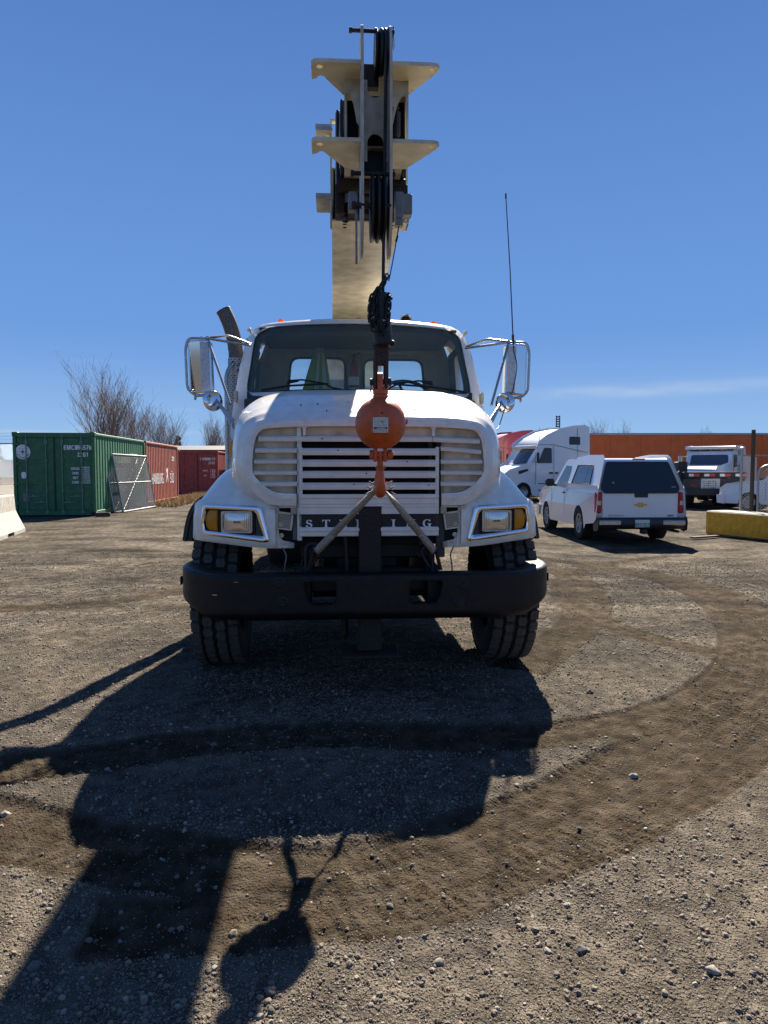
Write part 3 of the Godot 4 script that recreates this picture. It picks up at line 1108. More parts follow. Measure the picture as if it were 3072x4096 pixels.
func fender_parts(t: Node3D, s: float) -> void:
	# front wing: sections across, each from the lower front edge over the top to the back
	var xs := [0.60, 0.66, 0.72, 0.78, 0.84, 0.90, 0.95, 1.0, 1.04, 1.08, 1.11, 1.135, 1.152, 1.163, 1.168]
	var top := [1.34, 1.42, 1.46, 1.485, 1.487, 1.47, 1.44, 1.41, 1.375, 1.325, 1.28, 1.235, 1.19, 1.14, 1.06]
	var low := [0.93, 0.931, 0.932, 0.935, 0.94, 0.945, 0.95, 0.954, 0.958, 0.961, 0.964, 0.966, 0.967, 0.968, 0.969]
	var rows := []
	var fx := []
	var ft := []
	var fl0 := []
	for k in xs.size() - 1:
		for q in (3 if k < 9 else 2):
			var u := q / (3.0 if k < 9 else 2.0)
			fx.append(lerpf(xs[k], xs[k + 1], u))
			ft.append(lerpf(top[k], top[k + 1], u))
			fl0.append(lerpf(low[k], low[k + 1], u))
	xs = fx + [1.168]
	top = ft + [1.06]
	low = fl0 + [0.969]
	for k in xs.size():
		var x: float = xs[k]
		var zf: float = hl_z(x) + 0.015 - 0.5 * pow(maxf(x - 1.08, 0.0) / 0.09, 2.0) * 0.09
		var ty: float = top[k]
		var lip := minf(1.205, ty - 0.02)
		var c := [Vector2(zf - 0.02, low[k] - 0.012), Vector2(zf, low[k]), Vector2(zf + 0.003, (low[k] + lip) / 2), Vector2(zf - 0.004, lip - 0.03), Vector2(zf - 0.035, lip + 0.012), Vector2(zf - 0.12, lerpf(lip, ty, 0.42)), Vector2(zf - 0.24, lerpf(lip, ty, 0.8)), Vector2(zf - 0.42, ty), Vector2(-1.05, ty + 0.01), Vector2(-1.25, ty - 0.05), Vector2(-1.45, lerpf(ty, 0.95, 0.55))]
		var row := PackedVector3Array()
		for p in crom(c, 36):
			row.append(Vector3(s * x, p.y, p.x))
		rows.append(row)
	var b := B.new()
	b.soft()
	var cut := PackedVector2Array(rounded(v2([0.658, 0.982, 1.078, 1.016, 1.066, 1.178, 0.712, 1.168]), 0.01, 2))
	for i in rows.size() - 1:
		for j in 36:
			var m: Vector3 = (rows[i][j] + rows[i + 1][j + 1]) / 2.0
			if j < 18 and m.z > -0.55 and Geometry2D.is_point_in_polygon(Vector2(absf(m.x), m.y), cut):
				continue
			if s > 0:
				b.quad(rows[i][j], rows[i + 1][j], rows[i + 1][j + 1], rows[i][j + 1])
			else:
				b.quad(rows[i][j], rows[i][j + 1], rows[i + 1][j + 1], rows[i + 1][j])
	# outer side with the wheel arch
	var side := [Vector2(-0.46, 0.969)]
	for k in 15:
		var a := PI * k / 14.0
		side.append(Vector2(-0.93 + 0.62 * cos(a) * 0.93, 0.60 + 0.62 * sin(a)))
	side[0] = Vector2(-0.43, 0.95)
	var arch := PackedVector2Array()
	b.prism(v2([-0.42, 0.968, -0.50, 0.968, -0.62, 1.1, -0.93, 1.16, -1.2, 1.1, -1.42, 0.95, -1.46, 0.95, -1.4, 1.15, -1.05, 1.2, -0.5, 1.2, -0.44, 1.1]), -1.1675 if s < 0 else 1.1595, -1.1595 if s < 0 else 1.1675, Transform3D(Basis(Vector3(0, 0, 1), Vector3(0, 1, 0), Vector3(1, 0, 0)), Vector3.ZERO))
	obj("fender", b, M.white, t)
	# inner edge bracket of the wing
	var br := B.new()
	br.prism(v2([s * 0.60, 1.19, s * 0.655, 1.185, s * 0.60, 0.925, s * 0.57, 0.925]), -0.26, -0.2)
	br.prism(v2([s * 0.59, 1.175, s * 0.625, 1.175, s * 0.62, 1.0, s * 0.60, 0.915, s * 0.485, 0.92, s * 0.50, 0.955, s * 0.555, 0.965, s * 0.585, 1.0]), -0.225, -0.219)
	br.box(Vector3(s * 0.555, 1.187, -0.19), Vector3(0.17, 0.012, 0.06), 0.003)
	var bo := obj("wing_bracket", br, M.white, t)
	for q in [[0.57, 1.07], [0.565, 1.0], [0.545, 0.95]]:
		var d := B.new()
		bolt(d, Vector3(s * q[0], q[1], -0.219), 0.009)
		obj("bolt", d, M.inner_white, bo)
	var cl := B.new()
	cl.box(Vector3(s * 0.50, 0.937, -0.2), Vector3(0.035, 0.035, 0.03), 0.004)
	bolt(cl, Vector3(s * 0.5, 0.937, -0.186), 0.009)
	obj("clip", cl, M.cream_head, t)
	cl = B.new()
	cl.box(Vector3(s * 0.482, 1.165, -0.17), Vector3(0.04, 0.05, 0.012), 0.004)
	bolt(cl, Vector3(s * 0.482, 1.165, -0.164), 0.008)
	obj("clip", cl, M.cream_head, t)
	cl = B.new()
	cl.box(Vector3(s * 0.585, 1.176, -0.16), Vector3(0.022, 0.03, 0.006), 0.003)
	obj("clip", cl, M.cream_head, t)
	# the small perforated plate hanging crooked beside the headlight
	var pf := B.new()
	var xf := Transform3D(Basis(Vector3(0, 0, 1), s * 0.13), Vector3(s * 0.545, 1.095, -0.185))
	honeycomb(pf, 0.093, 0.10, 0.0072, 0.0053, 0.0, xf)
	var fr := [[0.0, 0.052, 0.106, 0.012], [0.0, -0.05, 0.106, 0.01], [-0.05, 0.0, 0.012, 0.112], [0.048, 0.0, 0.013, 0.112]]
	for e in fr:
		pf.box(xf * Vector3(e[0], e[1], 0.0), Vector3(e[2], e[3], 0.003), 0.0, xf.basis)
	obj("perforated_plate", pf, M.inner_white, t)
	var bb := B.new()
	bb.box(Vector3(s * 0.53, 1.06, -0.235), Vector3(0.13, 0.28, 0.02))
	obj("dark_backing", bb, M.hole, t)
	# black rubber extension behind the wing
	var fl := []
	for i in 6:
		var z := -0.93 - 0.11 * i
		var row := PackedVector3Array()
		for p in crom(v2([1.13, 1.235, 1.19, 1.232, 1.265, 1.17, 1.315, 1.06, 1.345, 0.90]), 16):
			row.append(Vector3(s * (p.x - 0.012 * (i % 2)), p.y + 0.004 * i, z))
		fl.append(row)
	var f := B.new()
	f.grid(fl, s < 0)
	var lipr := PackedVector3Array()
	var lip2 := PackedVector3Array()
	for p in crom(v2([1.13, 1.235, 1.19, 1.232, 1.265, 1.17, 1.315, 1.06, 1.345, 0.90]), 16):
		lipr.append(Vector3(s * p.x, p.y, -0.93))
		lip2.append(Vector3(s * (p.x - 0.16 - 0.03 * (1.235 - p.y)), p.y - 0.012, -0.95))
	f.grid([lipr, lip2], s > 0)
	for q in 3:
		var rr := []
		for p in crom(v2([1.17, 1.235, 1.24, 1.19, 1.3, 1.06, 1.33, 0.905]), 10):
			rr.append(Vector3(s * (p.x - 0.045 * q - 0.01), p.y - 0.008, -0.927))
		f.tube(rr, 0.009, 6)
	obj("rubber_fender_flare", f, M.flap, t)
	# headlight: bezel, dark bucket, lamp, amber turn signal
	var bz := func(p: Vector2) -> float: return hl_z(p.x) + 0.03
	var ou := rounded(v2([0.640, 0.966, 0.668, 0.958, 1.098, 1.0, 1.105, 1.08, 1.088, 1.188, 1.065, 1.2, 0.70, 1.186, 0.688, 1.175]), 0.02, 3)
	var inn := rounded(v2([0.674, 0.995, 0.69, 0.99, 1.074, 1.026, 1.081, 1.08, 1.063, 1.16, 1.046, 1.168, 0.738, 1.156, 0.724, 1.145]), 0.014, 3)
	var mid := []
	for k in ou.size():
		mid.append(ou[k].lerp(inn[k], 0.5))
	var hb := B.new()
	var rws := []
	for e in [[ou, -0.02], [ou, 0.0], [mid, 0.016], [inn, 0.0], [inn, -0.05]]:
		var row := PackedVector3Array()
		for k in e[0].size() + 1:
			var p: Vector2 = e[0][k % e[0].size()]
			row.append(Vector3(s * p.x, p.y, bz.call(p) + e[1]))
		rws.append(row)
	hb.grid(rws.slice(1, 4), s > 0)
	hb.grid(rws.slice(0, 2), s > 0)
	var head := obj("headlight", hb, M.chrome, t)
	var bk := B.new()
	var bi := PackedVector3Array()
	var bo2 := PackedVector3Array()
	for k in 49:
		var a := TAU * k / 48.0
		var d := Vector2(cos(a), sin(a))
		var pc := Vector2(0.858, 1.083)
		var hit := pc + d
		for m in inn.size():
			var x = Geometry2D.segment_intersects_segment(pc, pc + d, inn[m], inn[(m + 1) % inn.size()])
			if x != null:
				hit = x
		bo2.append(Vector3(s * hit.x, hit.y, bz.call(hit) - 0.03))
		var q := d * minf(0.125 / maxf(absf(d.x), 1e-3), 0.085 / maxf(absf(d.y), 1e-3))
		bi.append(Vector3(s * (pc.x + q.x), pc.y + q.y, hl_z(pc.x + q.x) - 0.02))
	bk.grid([bo2, bi], s < 0)
	bk.grid(rws.slice(3, 5), s > 0)
	obj("bucket", bk, M.dark_plastic, head)
	# lamp housing frame
	var lc := Vector3(s * 0.858, 1.083, hl_z(0.858) - 0.005)
	var lb := Basis(Vector3.UP, s * 0.12)
	var hf := B.new()
	hf.prism(rrect(0, 0, 0.206, 0.143, 0.014), -0.03, 0.012, Transform3D(lb, lc), [rrect(0, 0, 0.184, 0.122, 0.024)])
	obj("lamp_frame", hf, M.chrome_dull, head)
	var df := B.new()
	df.prism(rrect(0, 0, 0.24, 0.172, 0.016), -0.03, 0.004, Transform3D(lb, lc), [rrect(0, 0, 0.2062, 0.1432, 0.014)])
	df.box(Vector3(s * 0.981, 1.09, hl_z(0.981) + 0.0), Vector3(0.008, 0.15, 0.04), 0.003)
	obj("lamp_surround", df, M.bumper, head)
	var ln := B.new()
	var lr := []
	for j in 9:
		var v := j / 8.0 * 2.0 - 1.0
		var row := PackedVector3Array()
		for i in 97:
			var u := i / 96.0 * 2.0 - 1.0
			var q := Vector2(u * 0.091, v * 0.0605)
			var bowl := 0.016 * (1.0 - u * u) * (1.0 - 0.5 * v * v)
			row.append(lc + lb * Vector3(q.x, q.y, -0.004 + bowl + 0.0016 * sin(i * PI / 3.0)))
		lr.append(row)
	ln.grid(lr, false)
	obj("lens", ln, M.lens, head)
	var rf := B.new()
	rf.box(lc + lb * Vector3(0.0, 0.0, 0.0125), Vector3(0.045, 0.012, 0.006), 0.002, lb)
	obj("bulb_shield", rf, M.grey_paint, head)
	var am := B.new()
	var ap := rounded(v2([0.986, 1.016, 1.05, 1.026, 1.068, 1.05, 1.074, 1.09, 1.06, 1.145, 1.042, 1.164, 0.984, 1.164]), 0.01, 3)
	var ar := PackedVector3Array()
	var af := []
	for p in ap:
		af.append(Vector3(s * p.x, p.y, hl_z(p.x) + 0.012))
	var bulge := []
	var cen := Vector2(1.026, 1.092)
	for e in [[1.0, -0.03], [1.0, 0.012], [0.93, 0.026], [0.6, 0.034], [0.02, 0.038]]:
		var row := PackedVector3Array()
		for k in ap.size() + 1:
			var p: Vector2 = cen.lerp(ap[k % ap.size()], e[0])
			row.append(Vector3(s * p.x, p.y, hl_z(p.x) + e[1]))
		bulge.append(row)
	am.grid(bulge, s < 0)
	obj("turn_signal", am, M.amber, head)

func bumper_parts(t: Node3D) -> void:
	# the bar is swept along its plan; the flat middle of its face is a plate with two openings
	var half := crom(v2([0.62, 0.0, 0.75, -0.006, 0.92, -0.04, 1.05, -0.105, 1.155, -0.19, 1.212, -0.30, 1.237, -0.44, 1.242, -0.58]), 26)
	var plan := []
	for k in range(26, -1, -1):
		plan.append(Vector2(-half[k].x, half[k].y))
	for p in half:
		plan.append(p)
	var prof := crom(v2([-0.14, 0.772, -0.05, 0.776, -0.018, 0.772, -0.004, 0.763, 0.0, 0.75, 0.0, 0.62, 0.0, 0.55, -0.006, 0.515, -0.03, 0.487, -0.07, 0.478, -0.12, 0.476]), 60)
	var rows := []
	for k in plan.size():
		var p: Vector2 = plan[k]
		var a: Vector2 = plan[maxi(k - 1, 0)]
		var c: Vector2 = plan[mini(k + 1, plan.size() - 1)]
		var nrm := (c - a).normalized().orthogonal() * -1.0   # plan (x, z): outward is towards +z at the middle
		if nrm.y < 0 and absf(p.x) < 1.0:
			nrm = -nrm
		if absf(p.x) >= 1.0 and nrm.x * p.x < 0:
			nrm = -nrm
		var up := smooth(1.0, 1.242, absf(p.x))
		var row := PackedVector3Array()
		for q in prof:
			var y: float = q.y
			y = lerpf(y, 0.776 - (0.776 - y) * 0.80, up) + 0.018 * up
			row.append(Vector3(p.x + nrm.x * q.x, y, p.y + nrm.y * q.x))
		rows.append(row)
	var b := B.new()
	var flat0 := 26
	b.grid(rows.slice(0, 27), true)
	b.grid(rows.slice(27), true)
	# middle: lips from the sweep, face from the plate
	var ia := 0
	while prof[ia].y > 0.744:
		ia += 1
	var ib := ia
	while prof[ib].y > 0.545:
		ib += 1
	var up_l := []
	var lo_l := []
	for r in [rows[26], rows[27]]:
		up_l.append(r.slice(0, ia + 1))
		lo_l.append(r.slice(ib))
	b.grid(up_l, true)
	b.grid(lo_l, true)
	var y1: float = rows[26][ia].y
	var y0: float = rows[26][ib].y
	var z1: float = rows[26][ia].z
	var hl := rounded(v2([-0.418, 0.731, -0.21, 0.731, -0.212, 0.60, -0.235, 0.585, -0.375, 0.585, -0.405, 0.64]), 0.025)
	var hr := rounded(v2([0.245, 0.729, 0.458, 0.729, 0.448, 0.65, 0.42, 0.585, 0.262, 0.585, 0.243, 0.60]), 0.025)
	b.prism(v2([-0.62, y0, 0.0, y0, 0.0, y1, -0.62, y1]), -0.014, 0.0, Transform3D(), [hl])
	b.prism(v2([0.0, y0, 0.62, y0, 0.62, y1, 0.0, y1]), -0.014, 0.0, Transform3D(), [hr])
	var bo := obj("bumper", b, M.bumper, t)
	for h in [hl, hr]:
		var l := B.new()
		var ro := []
		for e in [[0.0, 0.0], [0.006, 0.004], [-0.002, 0.004], [-0.004, -0.05]]:
			var row := PackedVector3Array()
			var c := Vector2.ZERO
			for p in h:
				c += p / h.size()
			for k in h.size() + 1:
				var p: Vector2 = h[k % h.size()]
				p += (p - c).normalized() * e[0]
				row.append(Vector3(p.x, p.y, e[1]))
			ro.append(row)
		l.grid(ro, false)
		obj("opening_rim", l, M.bumper, bo)
	for q in [[-0.566, 0.727], [-0.545, 0.607], [0.59, 0.708], [0.558, 0.59]]:
		var d := B.new()
		d.lathe([Vector2(0.034, 0.0), Vector2(0.03, 0.005), Vector2(0.022, 0.002), Vector2(0.0, 0.002)], Transform3D(Basis(Vector3.RIGHT, PI / 2), Vector3(q[0], q[1], 0.0)), 18)
		bolt(d, Vector3(q[0], q[1], 0.002), 0.011)
		obj("bolt", d, M.black_metal, bo)
	for s in [-1, 1]:
		var d := B.new()
		d.box(Vector3(s * 1.2395, 0.69, -0.38), Vector3(0.012, 0.06, 0.035), 0.005)
		obj("end_slot", d, M.hole, bo)
	for q in [[-0.97, 0.645, 0.034, 0.006], [-0.83, 0.73, 0.03, 0.002], [0.93, 0.69, 0.012, 0.003]]:
		var sc := B.new()
		sc.box(Vector3(q[0], q[1], -0.0565 if absf(q[0]) > 0.9 else -0.016), Vector3(q[2], q[3], 0.002), 0.0, Basis(Vector3.UP, signf(q[0]) * 0.38))
		obj("paint_scratch", sc, M.chrome_dull, bo)

func front_gear(t: Node3D) -> void:
	# what stands between bumper and radiator: stabiliser jack, tow hooks, frame
	var b := B.new()
	b.box(Vector3(0.003, 0.76, -0.19), Vector3(0.147, 0.86, 0.14), 0.008)
	var j := obj("front_stabiliser_jack", b, M.dark_rust, t)
	var c := B.new()
	c.box(Vector3(0.0, 1.185, -0.19), Vector3(0.156, 0.012, 0.15), 0.003)
	bolt(c, Vector3(0.0, 1.191, -0.15), 0.013, Vector3.UP)
	c.box(Vector3(-0.14, 1.165, -0.16), Vector3(0.15, 0.03, 0.03), 0.004)
	obj("cap", c, M.dark_rust, j)
	var h := B.new()
	h.tube(bend([Vector3(-0.115, 1.19, -0.2), Vector3(-0.115, 1.272, -0.2), Vector3(0.055, 1.258, -0.2), Vector3(0.055, 1.19, -0.2)], 0.035), 0.008, 8)
	obj("handle", h, M.dark_rust, j)
	var r := B.new()
	r.tube([Vector3(-0.16, 1.15, -0.17), Vector3(-0.155, 1.0, -0.17), Vector3(-0.14, 0.75, -0.18)], 0.017, 8)
	obj("hydraulic_hose", r, M.black_metal, j)
	var f := B.new()
	f.box(Vector3(0.0, 0.31, -0.19), Vector3(0.16, 0.13, 0.15), 0.02)
	f.box(Vector3(0.005, 0.235, -0.19), Vector3(0.37, 0.022, 0.3), 0.006)
	f.box(Vector3(-0.16, 0.4, -0.25), Vector3(0.05, 0.16, 0.06), 0.02)
	obj("foot", f, M.dark_rust, j)
	for s in [-1, 1]:
		var k := B.new()
		var x: float = s * 0.405
		k.tube(bend([Vector3(x, 0.74, -0.12), Vector3(x, 0.93, -0.12), Vector3(x - s * 0.03, 0.955, -0.12), Vector3(x - s * 0.085, 0.945, -0.12)], 0.03), 0.014, 8)
		k.box(Vector3(x, 0.84, -0.16), Vector3(0.02, 0.2, 0.06), 0.004)
		k.tube(crom([Vector3(s * 0.36, 0.94, -0.1), Vector3(s * 0.33, 0.90, -0.09), Vector3(s * 0.345, 0.86, -0.09), Vector3(s * 0.38, 0.80, -0.1)], 10), 0.012, 8)
		k.ball(Vector3(s * 0.325, 0.875, -0.095), Vector3(0.016, 0.016, 0.01), 10)
		obj("tow_hook", k, M.black_metal, t)
	var fr := B.new()
	for s in [-1, 1]:
		fr.box(Vector3(s * 0.41, 0.68, -2.0), Vector3(0.08, 0.26, 3.7), 0.01)
		fr.box(Vector3(s * 0.41, 0.68, -6.0), Vector3(0.08, 0.26, 4.3), 0.01)
	fr.box(Vector3(0, 0.88, -0.42), Vector3(0.9, 0.1, 0.1), 0.01)
	fr.box(Vector3(0, 0.7, -0.3), Vector3(0.9, 0.16, 0.08), 0.01)
	fr.rod(Vector3(-0.9, 0.53, -0.93), Vector3(0.9, 0.53, -0.93), 0.06, 10)
	fr.box(Vector3(0, 0.8, -0.8), Vector3(0.6, 0.5, 0.7), 0.1)
	obj("chassis", fr, M.black_metal, t)
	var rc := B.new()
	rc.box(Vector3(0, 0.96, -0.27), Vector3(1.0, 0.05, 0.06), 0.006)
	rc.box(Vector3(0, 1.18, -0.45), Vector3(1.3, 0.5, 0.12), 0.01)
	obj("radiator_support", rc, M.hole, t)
	for s in [-1, 1]:
		var w := B.new()
		w.tube(crom([Vector3(s * 0.56, 0.92, -0.22), Vector3(s * 0.535, 0.87, -0.2), Vector3(s * 0.545, 0.80, -0.2), Vector3(s * 0.55, 0.72, -0.24)], 12), 0.005, 6)
		obj("wire", w, M.grey_paint, t)

func wheel(t: Node3D, at: Vector3, r: float, w: float, s: float, lugs: bool, duals := false) -> void:
	var bs := Basis(Vector3(0, 0, 1), -PI / 2)   # the lathe's axis along x
	var b := B.new()
	var h := w / 2
	b.lathe([Vector2(r * 0.56, -h * 0.72), Vector2(r * 0.62, -h * 0.92), Vector2(r * 0.78, -h), Vector2(r * 0.92, -h * 0.95), Vector2(r * 0.965, -h * 0.86), Vector2(r * 0.972, 0), Vector2(r * 0.965, h * 0.86), Vector2(r * 0.92, h * 0.95), Vector2(r * 0.78, h), Vector2(r * 0.62, h * 0.92), Vector2(r * 0.56, h * 0.72)], Transform3D(bs, at), 56)
	var ty := obj("wheel", b, M.rubber, t)
	var rim := B.new()
	rim.lathe([Vector2(0.0, -h * 0.2), Vector2(r * 0.3, -h * 0.25), Vector2(r * 0.5, h * 0.1), Vector2(r * 0.54, h * 0.7), Vector2(r * 0.575, h * 0.74)], Transform3D(bs if s > 0 else Basis(Vector3(0, 0, 1), PI / 2), at), 32)
	rim.lathe([Vector2(r * 0.16, -h * 0.2), Vector2(r * 0.16, h * 0.3), Vector2(0, h * 0.33)], Transform3D(bs if s > 0 else Basis(Vector3(0, 0, 1), PI / 2), at), 16)
	obj("rim", rim, M.alloy, ty)
	if not lugs:
		return
	# tread: four rows of hexagonal blocks, the middle two staggered
	var td := B.new()
	var n := 38
	for row in 4:
		var xc: float = [-0.375, -0.13, 0.13, 0.375][row] * w * 1.02
		var bw: float = [0.19, 0.205, 0.205, 0.19][row] * w
		for k in n:
			var a := TAU * (k + (0.5 if row == 1 or row == 3 else 0.0) + (0.12 if row > 1 else 0.0)) / n
			var dir := Vector3(0, sin(a), cos(a))
			var tn := Vector3(0, cos(a), -sin(a))
			var c := at + dir * r * 0.972 + Vector3(xc, 0, 0)
			var len := TAU * r / n * 0.82
			var pl := []
			if row == 0 or row == 3:
				var e := 1.0 if row == 3 else -1.0
				pl = v2([-0.5 * e, -0.36, -0.36 * e, -0.5, 0.5 * e, -0.44, 0.5 * e, 0.44, -0.36 * e, 0.5, -0.5 * e, 0.3])
			else:
				pl = v2([-0.34, -0.5, 0.06, -0.46, 0.36, -0.52, 0.52, -0.12, 0.42, 0.36, 0.3, 0.5, -0.06, 0.44, -0.36, 0.52, -0.52, 0.1, -0.42, -0.3])
			var lo := []
			var hi := []
			for p in pl:
				var q: Vector3 = Vector3(p.x * bw, 0, 0) + tn * (p.y * len)
				lo.append(c + q * 1.04 - dir * 0.004)
				hi.append(c + q * 0.94 + dir * (0.020 - (0.006 if (row == 0 and p.x < -0.4) or (row == 3 and p.x > 0.4) else 0.0)))
			td.flat()
			var cen := c - dir * 0.1
			td.fan(hi, cen)
			for m in pl.size():
				var m2 := (m + 1) % pl.size()
				td.fan([lo[m], lo[m2], hi[m2], hi[m]], c)
			# the sipe across the block
			var sy := tn * len * 0.06
			td.box(c + dir * 0.0205, Vector3(bw * 0.5, 0.0016, 0.004), 0.0, Basis(Vector3.RIGHT, dir, Vector3.RIGHT.cross(dir)) * Basis(Vector3.UP, 0.35))
	var rv := B.new()
	obj("tread", td, M.tread, ty)

func cab_parts(t: Node3D) -> void:
	# windscreen opening and the cab front around it, both as closed curves of equal length
	var ih := crom(v2([0.0, 2.072, 0.45, 2.07, 0.85, 2.066, 0.935, 2.075, 0.952, 2.13, 0.935, 2.315, 0.915, 2.53, 0.895, 2.605, 0.84, 2.655, 0.74, 2.673, 0.4, 2.682, 0.0, 2.684]), 40)
	var oh := crom(v2([0.0, 1.72, 0.5, 1.72, 0.9, 1.7, 1.062, 1.66, 1.066, 2.0, 1.03, 2.29, 0.985, 2.54, 0.95, 2.645, 0.87, 2.703, 0.74, 2.722, 0.4, 2.735, 0.0, 2.738]), 40)
	var ip := []
	var op := []
	for k in range(40, 0, -1):
		ip.append(Vector2(-ih[k].x, ih[k].y))
		op.append(Vector2(-oh[k].x, oh[k].y))
	for k in 41:
		ip.append(ih[k])
		op.append(oh[k])
	var w := func(p: Vector2, d: float) -> Vector3: return Vector3(p.x, p.y, ws_z(p.x, p.y) + d)
	var b := B.new()
	var r0 := PackedVector3Array()
	var r1 := PackedVector3Array()
	var r2 := PackedVector3Array()
	var r3 := PackedVector3Array()
	var r4 := PackedVector3Array()
	for k in ip.size():
		var q: Vector2 = ip[k]
		var o: Vector2 = op[k]
		r0.append(w.call(q, -0.03))
		r1.append(w.call(q, 0.012))
		r2.append(w.call(q.lerp(o, 0.6), 0.006))
		r3.append(w.call(o, -0.03))
		# the sides go back to the rear wall, the top to the roof
		r4.append(Vector3(o.x * (1.0 if o.y > 2.5 else 1.0) + signf(o.x) * 0.02, o.y + 0.005, minf(w.call(o, 0.0).z - 0.12, -1.95)))
	b.grid([r0, r1], true)
	b.grid([r1, r2, r3], true)
	b.grid([r3, r4], true)
	obj("cab_front", b, M.white, t)
	# roof shell, rising a little behind the front lip
	var rows := []
	for i in 9:
		var z := -1.93 - 1.05 * i / 8.0
		var row := PackedVector3Array()
		for p in crom(v2([-1.03, 2.46, -0.995, 2.56, -0.955, 2.655, -0.87, 2.71, -0.6, 2.735, 0.0, 2.748, 0.6, 2.735, 0.87, 2.71, 0.955, 2.655, 0.995, 2.56, 1.03, 2.46]), 40):
			var back := 0.2 * pow(p.x / 0.95, 2.0) * (1.0 - i / 8.0)
			row.append(Vector3(p.x, p.y + 0.01 * sin(PI * i / 8.0), z - back))
		rows.append(row)
	var rf := B.new()
	rf.grid(rows, true)
	obj("roof", rf, M.white, t)
	var hl := B.new()
	hl.box(Vector3(0, 2.66, -2.45), Vector3(1.75, 0.02, 0.95), 0.005)
	hl.box(Vector3(0, 2.635, -2.06), Vector3(1.6, 0.05, 0.2), 0.02)
	obj("headliner", hl, M.headliner, t)
	# doors with window openings
	for s in [-1.0, 1.0]:
		var d := B.new()
		var out := v2([-1.62, 1.0, -2.98, 1.0, -2.98, 2.60, -2.1, 2.60, -1.93, 2.42, -1.72, 2.0])
		var win := rounded(v2([-1.86, 2.06, -2.62, 2.06, -2.62, 2.52, -2.14, 2.54]), 0.05)
		var xf := Transform3D(Basis(Vector3(0, 0, 1), Vector3(-s * 0.07, 1, 0), Vector3(1, 0, 0)), Vector3(s * 1.02 + s * 0.14, 0, 0))
		d.prism(out, -0.02, 0.02, xf, [win])
		var dr := obj("door", d, M.white, t)
		var g := B.new()
		g.prism(win, -0.003, 0.003, xf)
		obj("window", g, M.tint, dr)
		var lin := B.new()
		lin.prism(out, -0.022 if s > 0 else 0.0205, -0.0205 if s > 0 else 0.022, xf, [win])
		obj("trim", lin, M.headliner, dr)
	# rear wall with two windows
	var rw := B.new()
	var wl := rounded(v2([-0.71, 2.04, -0.095, 2.04, -0.095, 2.57, -0.66, 2.57]), 0.1, 6)
	var wr := rounded(v2([0.075, 2.04, 0.74, 2.04, 0.69, 2.56, 0.075, 2.56]), 0.1, 6)
	rw.prism(v2([-1.02, 1.0, 1.02, 1.0, 1.0, 2.45, 0.9, 2.72, -0.9, 2.72, -1.0, 2.45]), -2.99, -2.95, Transform3D(), [wl, wr])
	rw.box(Vector3(-0.01, 2.37, -2.945), Vector3(0.12, 0.68, 0.03), 0.012)
	rw.box(Vector3(0, 2.63, -2.93), Vector3(1.7, 0.05, 0.05), 0.02)
	var wall := obj("rear_wall", rw, M.interior, t)
	for q in [wl, wr]:
		var g := B.new()
		g.prism(q, -2.974, -2.968)
		obj("window", g, M.tint, wall)
		var sl := B.new()
		var gap := Geometry2D.offset_polygon(PackedVector2Array(q), -0.022)
		sl.prism(q, -2.951, -2.938, Transform3D(), [Array(gap[0])])
		obj("window_seal", sl, M.headliner, wall)
	# windscreen
	var gl := B.new()
	var gr := []
	var bl := []
	for e in [[1.0, 0.0], [0.8, 0.0], [0.5, 0.0], [0.02, 0.0]]:
		var row := PackedVector3Array()
		for k in ip.size():
			var q: Vector2 = ip[k]
			q = Vector2(0, 2.37).lerp(q, e[0])
			row.append(w.call(q, -0.012))
		gr.append(row)
	gl.grid(gr, false)
	var ws := obj("windscreen", gl, M.pane, t)
	var sh := B.new()
	var s0 := PackedVector3Array()
	var s1 := PackedVector3Array()
	for k in ip.size():
		var q: Vector2 = ip[k]
		var n := Vector2(q.x * 0.935, lerpf(2.37, q.y, 0.80 if q.y > 2.4 else 0.945))
		s0.append(w.call(q, -0.016))
		s1.append(w.call(n, -0.016))
	sh.grid([s0, s1], false)
	obj("black_border", sh, M.hole, ws)
	# wipers
	for e in [[-0.62, -0.32, -0.78], [0.62, 0.2, 0.85]]:
		var wp := B.new()
		var f := func(x: float, y: float) -> Vector3: return w.call(Vector2(x, y), 0.025)
		var s := signf(e[0])
		wp.tube([f.call(s * 0.9 if s > 0 else -0.82, 2.085), f.call(s * 0.6, 2.115), f.call(s * 0.27, 2.128)], 0.009, 6)
		wp.tube([f.call(s * 0.22, 2.085), f.call(s * 0.3, 2.13), f.call(s * 0.48, 2.165), f.call(s * 0.6, 2.16)], 0.008, 6)
		wp.box(f.call(s * 0.56, 2.15), Vector3(0.1, 0.02, 0.02), 0.006, Basis(Vector3(0, 0, 1), -s * 0.2))
		wp.tube([f.call(s * 0.22, 2.085), f.call(s * 0.1, 2.06)], 0.012, 6)
		obj("wiper", wp, M.black_metal, t)
	# inside: dash, steering wheel, seats
	var ds := B.new()
	ds.pillow(v2([-1.55, 1.6, -1.56, 2.03, -1.75, 2.055, -1.95, 2.04, -2.0, 1.95, -2.0, 1.6]), 0.93, 0.04, func(v): return v)
	obj("dashboard", ds, M.headliner, t)
	var sw := B.new()
	var ring := []
	var sb := Basis(Vector3.RIGHT, 0.75)
	for k in 28:
		ring.append(Vector3(0.42, 2.09, -2.05) + sb * Vector3(cos(TAU * k / 28) * 0.225, 0.0, sin(TAU * k / 28) * 0.225))
	sw.tube(ring, 0.016, 8, true)
	for k in 3:
		sw.rod(Vector3(0.42, 2.08, -2.05), ring[k * 9 + 2], 0.012, 6)
	sw.rod(Vector3(0.42, 2.08, -2.05), Vector3(0.42, 1.9, -1.85), 0.03, 8)
	obj("steering_wheel", sw, M.black_metal, t)
